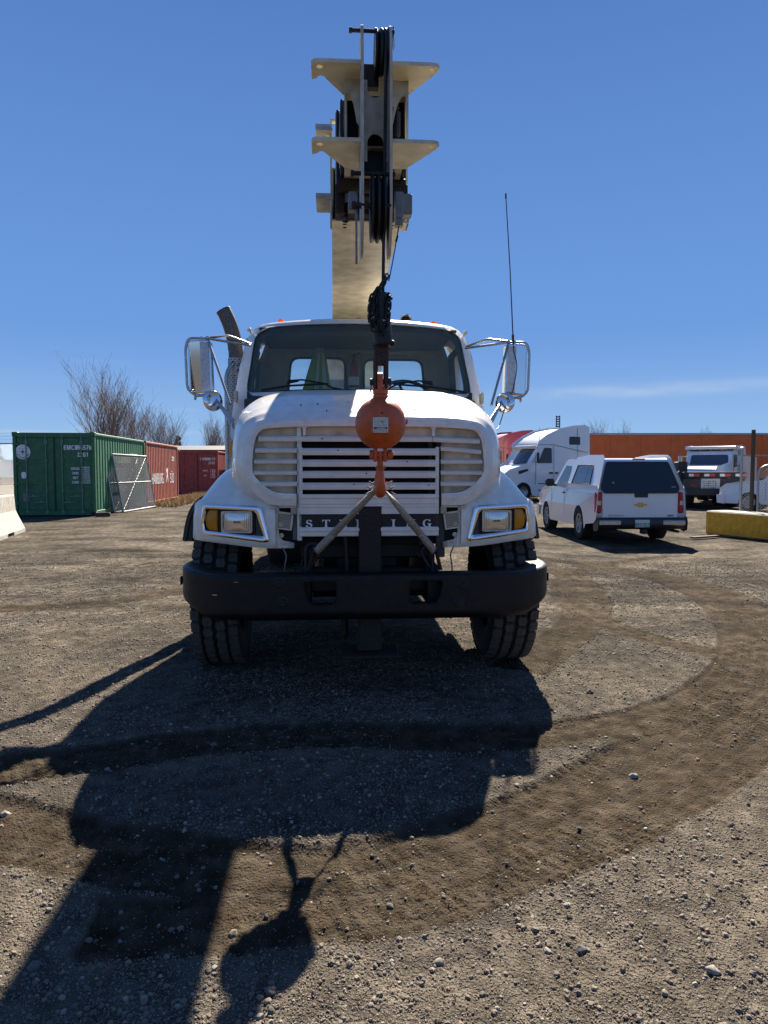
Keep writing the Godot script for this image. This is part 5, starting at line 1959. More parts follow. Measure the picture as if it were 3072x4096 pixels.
func hook_ball() -> void:
	var o := in_truck("hook_ball", "round orange steel headache ball with a data plate, hanging in front of the white bonnet", "crane hook", Vector3(0.039, 1.278, 0.35), CRANE)
	var c := Vector3(0.052, 1.698, 0.15)
	var b := B.new()
	var prof := [Vector2(0, -0.147), Vector2(0.06, -0.147)]
	for k in 19:
		var a := -1.16 + 2.32 * k / 18.0
		prof.append(Vector2(0.151 * pow(cos(a), 0.92), 0.153 * sin(a)))
	prof += [Vector2(0.058, 0.146), Vector2(0.05, 0.15), Vector2(0, 0.15)]
	b.lathe(prof, Transform3D(Basis(), c), 48)
	var ball := obj("ball", b, M.orange, o)
	var pd := B.new()
	pd.box(c + Vector3(-0.01, -0.018, 0.135), Vector3(0.108, 0.108, 0.028), 0.008)
	obj("plate_frame", pd, M.orange, ball)
	var pl := B.new()
	var q := c + Vector3(-0.01, -0.018, 0.1505)
	pl.quv(q + Vector3(-0.044, -0.044, 0), q + Vector3(0.044, -0.044, 0), q + Vector3(0.044, 0.044, 0), q + Vector3(-0.044, 0.044, 0))
	var pm := mat("plate", Color(1, 1, 1), 0.45)
	pm.albedo_texture = plate_print()
	var plate := obj("data_plate", pl, pm, ball)
	words("lettering", "DANGER", 0.0075, M.paper, plate, B.place * (q + Vector3(0.004, -0.0195, 0.002)), Basis(), "Droid Sans", true, 1.1, 0.001)
	var st := B.new()
	for d in [[-0.135, 0.03, 0.004], [0.0, 0.05, 0.007], [0.02, -0.105, 0.006], [0.05, -0.02, 0.003], [0.07, 0.04, 0.003], [-0.05, -0.115, 0.003], [0.09, -0.06, 0.004], [-0.09, -0.08, 0.002], [0.03, -0.09, 0.003]]:
		var z := sqrt(maxf(0.152 * 0.152 - d[0] * d[0] - d[1] * d[1], 0.0))
		st.ball(c + Vector3(d[0], d[1], z - 0.0012), Vector3(d[2], d[2], 0.003), 8)
	obj("paint_chip", st, M.dark_rust, ball).set_meta("kind", "stuff")
	var pg := B.new()
	pg.box(c + Vector3(0.152, 0.012, 0), Vector3(0.02, 0.03, 0.03), 0.005)
	obj("plug", pg, M.orange, ball)
	# neck and tongue
	var nk := B.new()
	nk.lathe([Vector2(0.0, 0.14), Vector2(0.046, 0.145), Vector2(0.046, 0.166), Vector2(0.043, 0.168), Vector2(0.043, 0.172), Vector2(0.046, 0.174), Vector2(0.046, 0.198), Vector2(0.04, 0.2), Vector2(0, 0.2)], Transform3D(Basis(), c), 28, true)
	nk.prism([Vector2(-0.032, 0.19)] + circ(0, 0.27, 0.032, 16).slice(0, 9) + [Vector2(-0.032, 0.19)].slice(1) if false else v2([0.032, 0.19, 0.032, 0.272, 0.024, 0.291, 0.0, 0.302, -0.024, 0.291, -0.032, 0.272, -0.032, 0.19]), -0.016, 0.016, Transform3D(Basis(Vector3(0, 0, 1), Vector3(0, 1, 0), Vector3(-1, 0, 0)), c + Vector3(-0.004, 0, 0)))
	nk.box(c + Vector3(-0.02, 0.132, 0.045), Vector3(0.025, 0.03, 0.02), 0.006)
	obj("swivel", nk, M.orange, o)
	var tagb := B.new()
	tagb.box(c + Vector3(0.032, 0.217, 0.012), Vector3(0.032, 0.03, 0.02), 0.003)
	obj("tag", tagb, mat("pink", Color(0.7, 0.25, 0.2), 0.6), o)
	# steel socket and fork above
	var f := B.new()
	f.box(c + Vector3(0.004, 0.40, 0), Vector3(0.086, 0.12, 0.05), 0.012)
	f.box(c + Vector3(0.002, 0.46, 0), Vector3(0.092, 0.03, 0.056), 0.008)
	f.box(c + Vector3(-0.03, 0.29, 0), Vector3(0.026, 0.18, 0.06), 0.011)
	f.box(c + Vector3(0.032, 0.29, 0), Vector3(0.028, 0.18, 0.06), 0.011)
	f.rod(c + Vector3(-0.055, 0.245, 0), c + Vector3(0.058, 0.245, 0), 0.018, 14)
	f.lathe([Vector2(0, 0), Vector2(0.027, 0), Vector2(0.027, 0.014), Vector2(0.018, 0.018), Vector2(0, 0.018)], Transform3D(Basis(Vector3(0, 0, 1), -PI / 2), c + Vector3(0.046, 0.245, 0)), 16, true)
	f.lathe([Vector2(0, 0), Vector2(0.022, 0), Vector2(0.022, 0.02), Vector2(0, 0.02)], Transform3D(Basis(Vector3(0, 0, 1), PI / 2), c + Vector3(-0.043, 0.245, 0)), 6, true)
	obj("wedge_socket", f, M.rust, o)
	var cp := B.new()
	cp.box(c + Vector3(-0.058, 0.205, 0.01), Vector3(0.008, 0.045, 0.006), 0.002, Basis(Vector3(0, 0, 1), -0.2))
	obj("cotter_pin", cp, M.orange, o)
	# clevis, bolt and hook below
	var cl := B.new()
	for x in [-0.031, 0.027]:
		cl.box(c + Vector3(x, -0.185, 0), Vector3(0.022, 0.085, 0.05), 0.006)
	cl.rod(c + Vector3(-0.06, -0.185, 0), c + Vector3(0.07, -0.185, 0), 0.014, 12)
	cl.lathe([Vector2(0, 0), Vector2(0.028, 0), Vector2(0.028, 0.022), Vector2(0, 0.022)], Transform3D(Basis(Vector3(0, 0, 1), PI / 2), c + Vector3(-0.043, -0.185, 0)), 6, true)
	cl.lathe([Vector2(0, 0), Vector2(0.031, 0), Vector2(0.031, 0.026), Vector2(0.02, 0.028), Vector2(0.016, 0.034), Vector2(0, 0.034)], Transform3D(Basis(Vector3(0, 0, 1), -PI / 2), c + Vector3(0.042, -0.185, 0)), 6, true)
	obj("clevis", cl, M.orange, o)
	var hk := B.new()
	var pts := crom([c + Vector3(-0.002, -0.165, 0), c + Vector3(-0.002, -0.23, 0), c + Vector3(-0.002, -0.28, -0.02), c + Vector3(-0.002, -0.335, -0.052), c + Vector3(-0.002, -0.395, -0.03), c + Vector3(-0.002, -0.408, 0.02), c + Vector3(-0.002, -0.37, 0.06), c + Vector3(-0.002, -0.32, 0.066), c + Vector3(-0.002, -0.285, 0.06)], 28)
	var rr := []
	for k in 29:
		var u := k / 28.0
		rr.append(0.017 + 0.017 * smooth(0.12, 0.5, u) - 0.02 * smooth(0.66, 1.0, u))
	hk.tube(pts, rr, 16)
	for x in [-0.025, 0.021]:
		hk.ball(c + Vector3(x, -0.262, 0.03), Vector3(0.007, 0.012, 0.008), 8)
	hk.box(c + Vector3(-0.002, -0.29, 0.028), Vector3(0.034, 0.08, 0.008), 0.003, Basis(Vector3.RIGHT, -0.4))
	obj("hook", hk, M.orange, o)

func switch_weight() -> void:
	var base := Vector3(0.05, 2.12, 0.36)
	var o := in_truck("switch_weight", "black tubular weight with a loose chain round the hoist rope above the orange ball", "crane weight", base, CRANE)
	for e in [[Vector3(0.058, 2.30, 0.17), Vector3(0.046, 2.455, 0.175), 0.046, 0.0], [Vector3(0.07, 2.15, 0.165), Vector3(0.053, 2.31, 0.17), 0.056, 0.0]]:
		var b := B.new()
		var ax: Vector3 = (e[1] - e[0])
		var h := ax.length()
		var bs := Basis(Quaternion(Vector3.UP, ax.normalized()))
		var r: float = e[2]
		b.lathe([Vector2(0.014, 0.006), Vector2(r * 0.8, 0.0), Vector2(r, 0.012), Vector2(r, h - 0.01), Vector2(r * 0.92, h), Vector2(0.014, h - 0.004)], Transform3D(bs, e[0]), 24, true)
		obj("weight_sleeve", b, M.black_metal, o)
	var sn := B.new()
	sn.box(Vector3(0.098, 2.435, 0.18), Vector3(0.03, 0.05, 0.03), 0.01)
	sn.ball(Vector3(0.106, 2.42, 0.2), Vector3(0.016, 0.012, 0.012), 8)
	sn.ball(Vector3(0.118, 2.165, 0.18), Vector3(0.02, 0.02, 0.02), 10)
	obj("shackle", sn, M.black_metal, o)
	var tp := B.new()
	tp.tube(crom([Vector3(0.06, 2.288, 0.222), Vector3(0.092, 2.295, 0.21), Vector3(0.105, 2.315, 0.185)], 8), 0.006, 6)
	obj("tape_strip", tp, M.paper, o)
	B.place = Transform3D.IDENTITY
	var link := B.new()
	var ring := []
	for k in 14:
		var a := TAU * k / 14
		ring.append(Vector3(cos(a) * 0.0115, sin(a) * 0.0115 + signf(sin(a)) * 0.0125, 0))
	link.tube(ring, 0.0048, 6, true)
	var curves := [
		[Vector3(0.088, 2.56, 0.17), Vector3(0.062, 2.50, 0.2), Vector3(0.03, 2.455, 0.215), Vector3(0.0, 2.43, 0.215), Vector3(-0.012, 2.36, 0.215), Vector3(-0.01, 2.29, 0.215), Vector3(0.01, 2.235, 0.22)],
		[Vector3(0.035, 2.47, 0.22), Vector3(0.012, 2.41, 0.225), Vector3(0.016, 2.33, 0.225), Vector3(0.022, 2.26, 0.228), Vector3(0.05, 2.215, 0.232), Vector3(0.075, 2.24, 0.235), Vector3(0.092, 2.33, 0.23), Vector3(0.098, 2.42, 0.222)]]
	link.s.generate_normals()
	var mesh := link.s.commit()
	for cv in curves:
		var n := int(0.45 / 0.034) if cv.size() == 7 else int(0.55 / 0.034)
		var p := crom(cv, n)
		for k in n:
			var a: Vector3 = CRANE * p[k] - base
			var c: Vector3 = CRANE * p[k + 1] - base
			var t := (c - a).normalized()
			var sd := t.cross(Vector3(0, 0, 1)).normalized()
			var bs := Basis(sd, t, sd.cross(t)) * Basis(Vector3.UP, 0.4 + (PI / 2 if k % 2 else 0.0))
			var l := raw("chain_link", mesh, M.black_metal, o)
			l.transform = Transform3D(bs, (a + c) / 2.0)

func straps() -> void:
	var top := CRANE * Vector3(0.05, 1.318, 0.165)
	for s in [-1.0, 1.0]:
		var low := Vector3(s * 0.35 if s < 0 else 0.415, 0.885, -0.085)
		var o := in_truck("sling_strap", "worn webbing strap from the orange hook to the %s tow hook on the bumper" % ("left" if s < 0 else "right"), "strap", low)
		o.set_meta("group", "straps holding the hook")
		var b := B.new()
		var dir := (low - top).normalized()
		var side := dir.cross(Vector3(0, 0, 1)).normalized()
		var r0 := PackedVector3Array()
		var r1 := PackedVector3Array()
		var r2 := PackedVector3Array()
		var r3 := PackedVector3Array()
		for k in 25:
			var u := k / 24.0
			var c: Vector3 = top.lerp(low, u * 0.93) + Vector3(s * 0.012, 0, 0.0)
			var tw: float = 0.5 * sin(u * 5.0 + s) + (1.2 * (1.0 - smooth(0.0, 0.25, u)))
			var w := (side * cos(tw) + Vector3(0, 0, 1) * sin(tw)) * (0.017 + 0.006 * smooth(0.3, 0.6, u))
			var n := w.cross(dir).normalized() * 0.004
			r0.append(c - w + n)
			r1.append(c + w + n)
			r2.append(c + w - n)
			r3.append(c - w - n)
		b.grid([r0, r1, r2, r3, r0], false)
		var web := obj("webbing", b, M.strap, o)
		var sl := B.new()
		sl.tube([top.lerp(low, 0.66) + Vector3(s * 0.012, 0, 0.004), top.lerp(low, 0.7) + Vector3(s * 0.012, 0, 0.004), top.lerp(low, 0.9) + Vector3(s * 0.012, 0, 0.006), top.lerp(low, 0.93) + Vector3(s * 0.012, 0, 0.006)], [0.026, 0.029, 0.031, 0.024], 4, false, true, 0.5)
		obj("sleeve", sl, M.strap, o)
		var fr := B.new()
		for k in 5:
			var q := top + Vector3(s * (0.03 + 0.006 * k), 0.03 - 0.013 * k, 0.012)
			fr.rod(q, q + Vector3(s * 0.025, 0.016 * (1 if k % 2 else -1), 0.008), 0.004, 5)
		obj("frayed_end", fr, M.strap, o)
		var hk := B.new()
		hk.tube(crom([top.lerp(low, 0.92) + Vector3(s * 0.012, 0, 0.006), low + Vector3(s * 0.005, 0.02, 0.01), low + Vector3(s * 0.02, -0.03, 0.0), low + Vector3(s * 0.04, -0.1, -0.02)], 10), 0.013, 8)
		hk.ball(low + Vector3(-s * 0.02, 0.0, 0.01), Vector3(0.017, 0.017, 0.01), 10)
		obj("strap_hook", hk, M.dark_rust, o)
	B.place = Transform3D.IDENTITY

func cab_things() -> void:
	var o := in_truck("fire_extinguisher", "red fire extinguisher strapped upright between the two rear cab windows", "fire extinguisher", CAB * Vector3(-0.02, 2.0, -2.87), CAB)
	var b := B.new()
	b.lathe([Vector2(0, 2.0), Vector2(0.05, 2.0), Vector2(0.055, 2.02), Vector2(0.055, 2.42), Vector2(0.045, 2.47), Vector2(0.02, 2.51), Vector2(0.018, 2.54), Vector2(0, 2.54)], Transform3D(Basis(), Vector3(-0.02, 0, -2.87)), 24)
	obj("cylinder", b, M.ext_red, o)
	var l := B.new()
	l.lathe([Vector2(0.0565, 2.17), Vector2(0.0565, 2.36)], Transform3D(Basis(), Vector3(-0.02, 0, -2.87)), 16, false, 0.3, PI - 0.3)
	obj("label", l, M.paper, o)
	var h := B.new()
	h.box(Vector3(-0.02, 2.56, -2.85), Vector3(0.03, 0.05, 0.05), 0.006)
	h.box(Vector3(0.005, 2.585, -2.84), Vector3(0.08, 0.014, 0.02), 0.004, Basis(Vector3(0, 0, 1), 0.4))
	h.lathe([Vector2(0.0585, 2.25), Vector2(0.0585, 2.275)], Transform3D(Basis(), Vector3(-0.02, 0, -2.87)), 16)
	obj("valve", h, M.black_metal, o)
	o = in_truck("safety_vest", "green and grey high visibility vest hung up inside the cab", "vest", CAB * Vector3(-0.37, 2.0, -2.82), CAB)
	b = B.new()
	var rows := []
	for i in 13:
		var u := i / 12.0
		var row := PackedVector3Array()
		for j in 15:
			var v := j / 14.0 * 2.0 - 1.0
			var w := lerpf(0.04, 0.19, pow(u, 0.8))
			row.append(Vector3(-0.36 - 0.05 * u + v * w, 2.64 - 0.66 * u, -2.80 + 0.03 * sin(v * 7.0 + u * 2.0) * u - 0.05 * v * v))
		rows.append(row)
	b.grid(rows, false)
	obj("cloth", b, M.vest, o)
	var bd := B.new()
	for e in [[0.4, 0.75], [-0.15, 0.12]]:
		var r2 := []
		for i in range(1, 13):
			var u := i / 12.0
			var w := lerpf(0.04, 0.19, pow(u, 0.8))
			var row := PackedVector3Array()
			for v in e:
				row.append(Vector3(-0.36 - 0.05 * u + v * w, 2.64 - 0.66 * u, -2.80 + 0.03 * sin(v * 7.0 + u * 2.0) * u - 0.05 * v * v + 0.006))
			r2.append(row)
		bd.grid(r2, false)
	obj("reflective_band", bd, M.vest_band, o)
	B.place = Transform3D.IDENTITY

# ---------------------------------------------------------------- the yard round the truck
func container(label: String, body: Material, side: Material, at: Vector3, yaw: float) -> Node3D:
	# doors at z = 0 facing +z, 2.44 wide, 6.06 long, 2.59 high
	var o := thing("shipping_container", label, "shipping container", at, yaw, "shipping containers in a row")
	var f := B.new()
	for x in [-1.17, 1.17]:
		f.box(Vector3(x, 1.3, -0.06), Vector3(0.1, 2.36, 0.12), 0.01)
		f.box(Vector3(x, 1.3, -6.0), Vector3(0.1, 2.36, 0.12), 0.01)
		f.box(Vector3(x * 1.02, 0.1, -3.03), Vector3(0.06, 0.14, 5.8), 0.01)
		f.box(Vector3(x * 1.025, 2.53, -3.03), Vector3(0.05, 0.07, 5.8), 0.01)
	f.box(Vector3(0, 0.1, -0.05), Vector3(2.22, 0.14, 0.1), 0.01)
	f.box(Vector3(0, 2.5, -0.05), Vector3(2.22, 0.14, 0.1), 0.01)
	obj("frame", f, body, o)
	for x in [-1.15, 1.15]:
		for y in [0.07, 2.53]:
			var c := B.new()
			c.box(Vector3(x, y, -0.07), Vector3(0.17, 0.125, 0.17), 0.015)
			c.prism(circ(x, y, 0.032, 12, 0.04), 0.0, 0.0185)
			obj("corner_casting", c, M.dark_rust if y < 1.0 else body, o)
	for s in [-1.0, 1.0]:
		var p0 := PackedVector3Array()
		var p1 := PackedVector3Array()
		var z := -0.14
		var k := 0
		while z > -5.92:
			for e in [[0.0, 0.0], [0.07, 0.0], [0.105, 0.036], [0.175, 0.036], [0.21, 0.0]]:
				p0.append(Vector3(s * (1.19 - e[1]), 0.17, z - e[0]))
				p1.append(Vector3(s * (1.19 - e[1]), 2.5, z - e[0]))
			z -= 0.278
		var b := B.new()
		b.grid([p0, p1], s > 0, false)
		obj("side_wall", b, side, o)
	var r := B.new()
	r.box(Vector3(0, 2.56, -3.03), Vector3(2.4, 0.03, 5.98), 0.005)
	r.box(Vector3(0, 1.3, -6.0), Vector3(2.26, 2.4, 0.03))
	r.box(Vector3(0, 0.16, -3.03), Vector3(2.3, 0.03, 5.9))
	obj("roof", r, side, o)
	for s in [-1.0, 1.0]:
		var d := B.new()
		d.box(Vector3(s * 0.56, 1.3, -0.055), Vector3(1.1, 2.26, 0.04), 0.008)
		for e in [[2.07, 0.66], [1.3, 0.66], [0.53, 0.64]]:
			# raised frame with a pressed panel
			d.box(Vector3(s * 0.57, e[0], -0.036), Vector3(0.96, e[1], 0.02), 0.012)
		var dr := obj("door", d, body, o)
		for x in [0.24, 0.82]:
			var l := B.new()
			l.rod(Vector3(s * x, 0.1, 0.01), Vector3(s * x, 2.5, 0.01), 0.018, 8)
			for y in [0.14, 0.8, 1.72, 2.28]:
				l.box(Vector3(s * x, y, -0.004), Vector3(0.09, 0.12 if y < 0.2 or y > 2.2 else 0.05, 0.04), 0.008)
			obj("lock_rod", l, M.rod_green if body == M.green else M.rust_red, dr)
			var h := B.new()
			var hy := 0.62 if x > 0.5 else 0.43
			h.box(Vector3(s * (x + (0.2 if x < 0.5 else -0.2)), hy, 0.02), Vector3(0.36, 0.035, 0.02), 0.006, Basis(Vector3(0, 0, 1), 0.04))
			h.box(Vector3(s * (x + (0.17 if x < 0.5 else -0.17)), hy + 0.02, 0.012), Vector3(0.06, 0.08, 0.03), 0.008)
			obj("handle", h, M.rod_green if body == M.green else M.rust_red, dr)
		for y in [0.4, 1.0, 1.62, 2.22]:
			var hg := B.new()
			hg.box(Vector3(s * 1.11, y, -0.02), Vector3(0.12, 0.07, 0.05), 0.01)
			obj("hinge", hg, body, dr)
		var gk := B.new()
		gk.box(Vector3(s * 0.012, 1.3, -0.03), Vector3(0.02, 2.26, 0.03))
		obj("gasket", gk, M.ink, dr)
	return o

func containers() -> void:
	var g := container("green shipping container with a white round emblem on its doors", M.green, M.green_side, Vector3(-10.136, 0, -21.9), deg_to_rad(4.5))
	var put := func(o: Node3D, txt: String, x: float, y: float, h: float, bold := true, wide := 0.8) -> void:
		words("lettering", txt, h, M.print, o, Vector3(x, y, -0.014), Basis(), "Droid Sans", bold, wide, 0.006)
	for e in [["EMCU", 0.50, 2.12, 0.14], ["396576", 0.87, 2.12, 0.14], ["6", 1.10, 2.12, 0.14], ["22G1", 0.86, 1.90, 0.13], ["GROSS", 0.62, 1.47, 0.075], ["TARE", 0.62, 1.33, 0.075], ["NET", 0.62, 1.19, 0.075], ["CUBE", 0.62, 1.05, 0.075]]:
		put.call(g, e[0], e[1], e[2], e[3])
	var y := 1.51
	for e in ["30,480 KG", "67,200 LB", "2,210 KG", "4,870 LB", "28,270 KG", "62,330 LB", "33.2 CU.M", "1,172 CU.FT"]:
		put.call(g, e, 0.93, y, 0.05)
		y -= 0.068
	# emblem: white disc, globe lines, eight-pointed star, name along the lower edge
	var em := B.new()
	em.lathe([Vector2(0, 0.0), Vector2(0.225, 0.0), Vector2(0.225, 0.008), Vector2(0, 0.008)], Transform3D(Basis(Vector3.RIGHT, PI / 2), Vector3(-0.93, 1.98, -0.026)), 32, true)
	var eo := obj("emblem", em, M.print, g)
	var ln := B.new()
	for k in 3:
		var c := []
		for i in 15:
			var a := -PI / 2 + PI * i / 14.0
			c.append(Vector3(-0.93 + (k - 1) * 0.11 * cos(a), 1.99 + 0.18 * sin(a), -0.017))
		ln.tube(c, 0.0035, 4)
	for yy in [1.9, 1.99, 2.08]:
		ln.rod(Vector3(-1.1, yy, -0.017), Vector3(-0.76, yy, -0.017), 0.0035, 4)
	obj("globe_line", ln, M.print_green, eo)
	var st := []
	for k in 16:
		var a := TAU * k / 16 + PI / 2
		st.append(Vector2(-0.93, 1.985) + Vector2(cos(a), sin(a)) * (0.03 if k % 2 else (0.105 if k % 4 == 0 else 0.07)))
	var sb := B.new()
	sb.prism(st, -0.018, -0.011)
	obj("star", sb, M.print_green, eo)
	var name := "EVERGREEN"
	for k in name.length():
		var a := deg_to_rad(200.0 + 140.0 * k / 8.0)
		words("lettering", name[k], 0.05, M.print_green, eo, Vector3(-0.93 + 0.185 * cos(a), 1.98 + 0.185 * sin(a), -0.014), Basis(Vector3(0, 0, 1), a + PI / 2), "Droid Sans", true, 1.0, 0.004)
	var pt := B.new()
	pt.prism(rrect(-0.92, 1.27, 0.14, 0.2, 0.06), -0.026, -0.021)
	obj("patch", pt, M.print, g)
	var p2 := B.new()
	p2.prism(rrect(-0.86, 0.6, 0.2, 0.26, 0.01), -0.026, -0.021)
	obj("placard", p2, M.grey_paint, g)
	var wx := Basis(Vector3.UP, PI / 2)
	for e in [["EMCU 396576 6", 1.95, -4.55, 0.14], ["22G1", 1.72, -4.9, 0.12]]:
		words("side_lettering", e[0], e[3], M.print, g, Vector3(1.196, e[1], e[2]), wx, "Droid Sans", true, 0.7, 0.006)
	var rr := container("rust red shipping container standing end to end behind the green one", M.rust_red, M.rust_red, Vector3(-10.62, 0, -28.08), deg_to_rad(4.5))
	words("side_lettering", "HAMBURG", 0.42, M.print, rr, Vector3(1.197, 1.05, -2.0), wx, "Droid Sans", false, 0.75, 0.006)
	words("side_lettering", "SÜD", 0.42, M.print, rr, Vector3(1.197, 1.05, -4.75), wx, "Droid Sans", false, 0.75, 0.006)
	words("side_lettering", "22G1", 0.2, M.print, rr, Vector3(1.197, 1.95, -5.0), wx, "Droid Sans", true, 0.8, 0.006)
	var fl := B.new()
	fl.prism(v2([-0.2, 0.25, 0.0, 0.2, 0.15, 0.3, 0.1, 0.0, 0.25, -0.45, 0.05, -0.1, -0.2, -0.4, -0.06, 0.02]), 0.0, 0.006, Transform3D(wx, Vector3(1.194, 1.25, -3.75)))
	obj("pennant", fl, M.print, rr)
	var h := container("dull red shipping container with white door numbers beyond the rust red one", M.dull_red, M.dull_red, Vector3(-11.2, 0, -42.8), deg_to_rad(3.0))
	for e in [["HDMU", 0.42, 2.1, 0.16], ["225673 3", 0.83, 2.1, 0.16], ["22G1", 0.84, 1.86, 0.15], ["GROSS", 0.45, 1.4, 0.08], ["NET", 0.45, 1.1, 0.08]]:
		put.call(h, e[0], e[1], e[2], e[3])
	y = 1.44
	for e in ["30,480 KG", "67,200 LB", "2,250 KG", "4,960 LB", "28,230 KG", "62,240 LB"]:
		put.call(h, e, 0.9, y, 0.06)
		y -= 0.09
	var h2 := container("red shipping container half hidden behind the crane truck's left mirror", M.dull_red, M.dull_red, Vector3(-8.6, 0, -44.6), deg_to_rad(3.0))
	for e in [["45G1", -0.6, 1.95, 0.2], ["44494 2", -0.6, 2.2, 0.2]]:
		put.call(h2, e[0], e[1], e[2], e[3])

func chain_link(b: B, x0: float, x1: float, y0: float, y1: float, sp: float, r: float) -> void:
	# woven wire: two families of slanted wires, cut at the frame
	var h := y1 - y0
	var x := x0 - h
	while x < x1:
		for s in [-1, 1]:
			var a := Vector2(x, y0) if s > 0 else Vector2(x, y1)
			var e := Vector2(x + h, y1) if s > 0 else Vector2(x + h, y0)
			var ta := clampf((x0 - a.x) / h, 0.0, 1.0)
			var tb := clampf((x1 - a.x) / h, 0.0, 1.0)
			if tb - ta < 0.01:
				continue
			var p := a.lerp(e, ta)
			var q := a.lerp(e, tb)
			b.tube([Vector3(p.x, p.y, s * r), Vector3(q.x, q.y, s * r)], r, 3, false, false)
		x += sp

func gate_panel(at: Vector3, rot: Basis, label: String) -> Node3D:
	var o := thing("gate_panel", label, "gate panel", at, 0.0, "spare gate panels leaning on a container")
	o.basis = rot
	var f := B.new()
	for e in [[Vector3(0, 0, 0), Vector3(3.6, 0, 0)], [Vector3(0, 1.95, 0), Vector3(3.6, 1.95, 0)], [Vector3(0, 0, 0), Vector3(0, 1.95, 0)], [Vector3(3.6, 0, 0), Vector3(3.6, 1.95, 0)]]:
		f.rod(e[0], e[1], 0.03, 8)
	obj("frame", f, M.galv, o)
	var mr := B.new()
	mr.rod(Vector3(0, 0.98, 0), Vector3(3.6, 0.98, 0), 0.022, 8)
	obj("middle_rail", mr, M.galv, o)
	var br := B.new()
	br.rod(Vector3(0.05, 0.05, 0.0), Vector3(3.5, 1.9, 0.0), 0.008, 6)
	obj("brace", br, M.galv, o)
	var w := B.new()
	chain_link(w, 0.0, 3.6, 0.0, 1.95, 0.085, 0.006)
	obj("chain_link_mesh", w, M.galv, o)
	return o

func jersey(o: Node3D, l: float, m: Material) -> void:
	var b := B.new()
	var prof := v2([-0.3, 0, 0.3, 0, 0.3, 0.08, 0.18, 0.33, 0.11, 0.5, 0.085, 0.84, 0.06, 0.86, -0.06, 0.86, -0.085, 0.84, -0.11, 0.5, -0.18, 0.33, -0.3, 0.08])
	b.prism(prof, -l, -1.95)
	b.prism(prof.slice(2, 12), -1.95, -1.4)
	b.prism(prof, -1.4, 0.0)
	obj("concrete_body", b, m, o)

func left_side() -> void:
	containers()
	var rot := Basis(Vector3(-0.022, 0, -1).normalized(), Vector3(-0.17, 1, 0).normalized(), Vector3(1, 0.17, -0.022).normalized()).orthonormalized()
	gate_panel(Vector3(-8.72, 0.03, -23.75), rot, "galvanised chain link gate panel leaning outermost against the green container")
	gate_panel(Vector3(-8.86, 0.03, -23.35), rot, "galvanised gate panel tucked behind the outer one against the green container")
	var jb := thing("jersey_barrier", "pale concrete jersey barrier at the left edge in front of the containers", "barrier", Vector3(-7.85, 0, -13.5), deg_to_rad(15.0))
	jersey(jb, 3.0, M.concrete)
	# fence at the far left
	var fo := thing("chain_link_fence", "tall chain link fence with barbed wire left of the green container", "fence", Vector3(-15.5, 0, -27.5))
	for k in 3:
		var p := B.new()
		p.rod(Vector3(-2.8 * k, 0, 0), Vector3(-2.8 * k, 2.5, 0), 0.045, 8)
		p.rod(Vector3(-2.8 * k, 2.5, 0), Vector3(-2.8 * k + 0.3, 2.85, 0.2), 0.025, 6)
		obj("post", p, M.galv, fo)
	var ra := B.new()
	ra.rod(Vector3(-6, 2.45, 0), Vector3(3.4, 2.45, 0), 0.025, 6)
	obj("rail", ra, M.galv, fo)
	var w := B.new()
	chain_link(w, -6.0, 3.4, 0.05, 2.45, 0.11, 0.005)
	obj("chain_link_mesh", w, M.galv, fo)
	for k in 3:
		var bw := B.new()
		var y := 2.6 + 0.12 * k
		var pts := []
		for i in 20:
			pts.append(Vector3(-6.0 + 9.4 * i / 19.0 + 0.1 * k, y + 0.012 * sin(i * 2.3), 0.08 * k))
		bw.tube(pts, 0.005, 3)
		obj("barbed_wire", bw, M.galv, fo)
	var sh := thing("storage_shed", "low grey roofed shed behind the dull red container", "shed", Vector3(-16.0, 0, -56.0))
	var sb := B.new()
	sb.box(Vector3(0, 1.4, 0), Vector3(12, 2.8, 5), 0.02)
	obj("wall", sb, M.dull_red, sh)
	sb = B.new()
	sb.prism(v2([-2.8, 2.8, 2.8, 2.8, 2.8, 2.95, 0, 3.35, -2.8, 2.95]), -6.3, 6.3, Transform3D(Basis(Vector3(0, 0, 1), Vector3(0, 1, 0), Vector3(-1, 0, 0)), Vector3.ZERO))
	obj("roof", sb, M.ink, sh)
	var vn := thing("box_trailer", "white box trailer seen through the fence at the far left", "trailer", Vector3(-24.5, 0, -40), 0.1)
	sb = B.new()
	sb.box(Vector3(0, 1.5, 0), Vector3(9, 1.0, 2.4), 0.05)
	obj("box", sb, M.car_white, vn)
	sb = B.new()
	sb.box(Vector3(0, 0.8, 0), Vector3(8.6, 0.4, 2.2), 0.05)
	obj("chassis", sb, M.dull_red, vn)
	var lump := thing("wood_offcut", "dark piece of timber lying on the dirt before the green container", "timber", Vector3(-8.6, 0, -21.7), 0.25)
	sb = B.new()
	sb.box(Vector3(0, 0.07, 0), Vector3(0.45, 0.13, 0.14), 0.03)
	obj("block", sb, M.wood, lump)

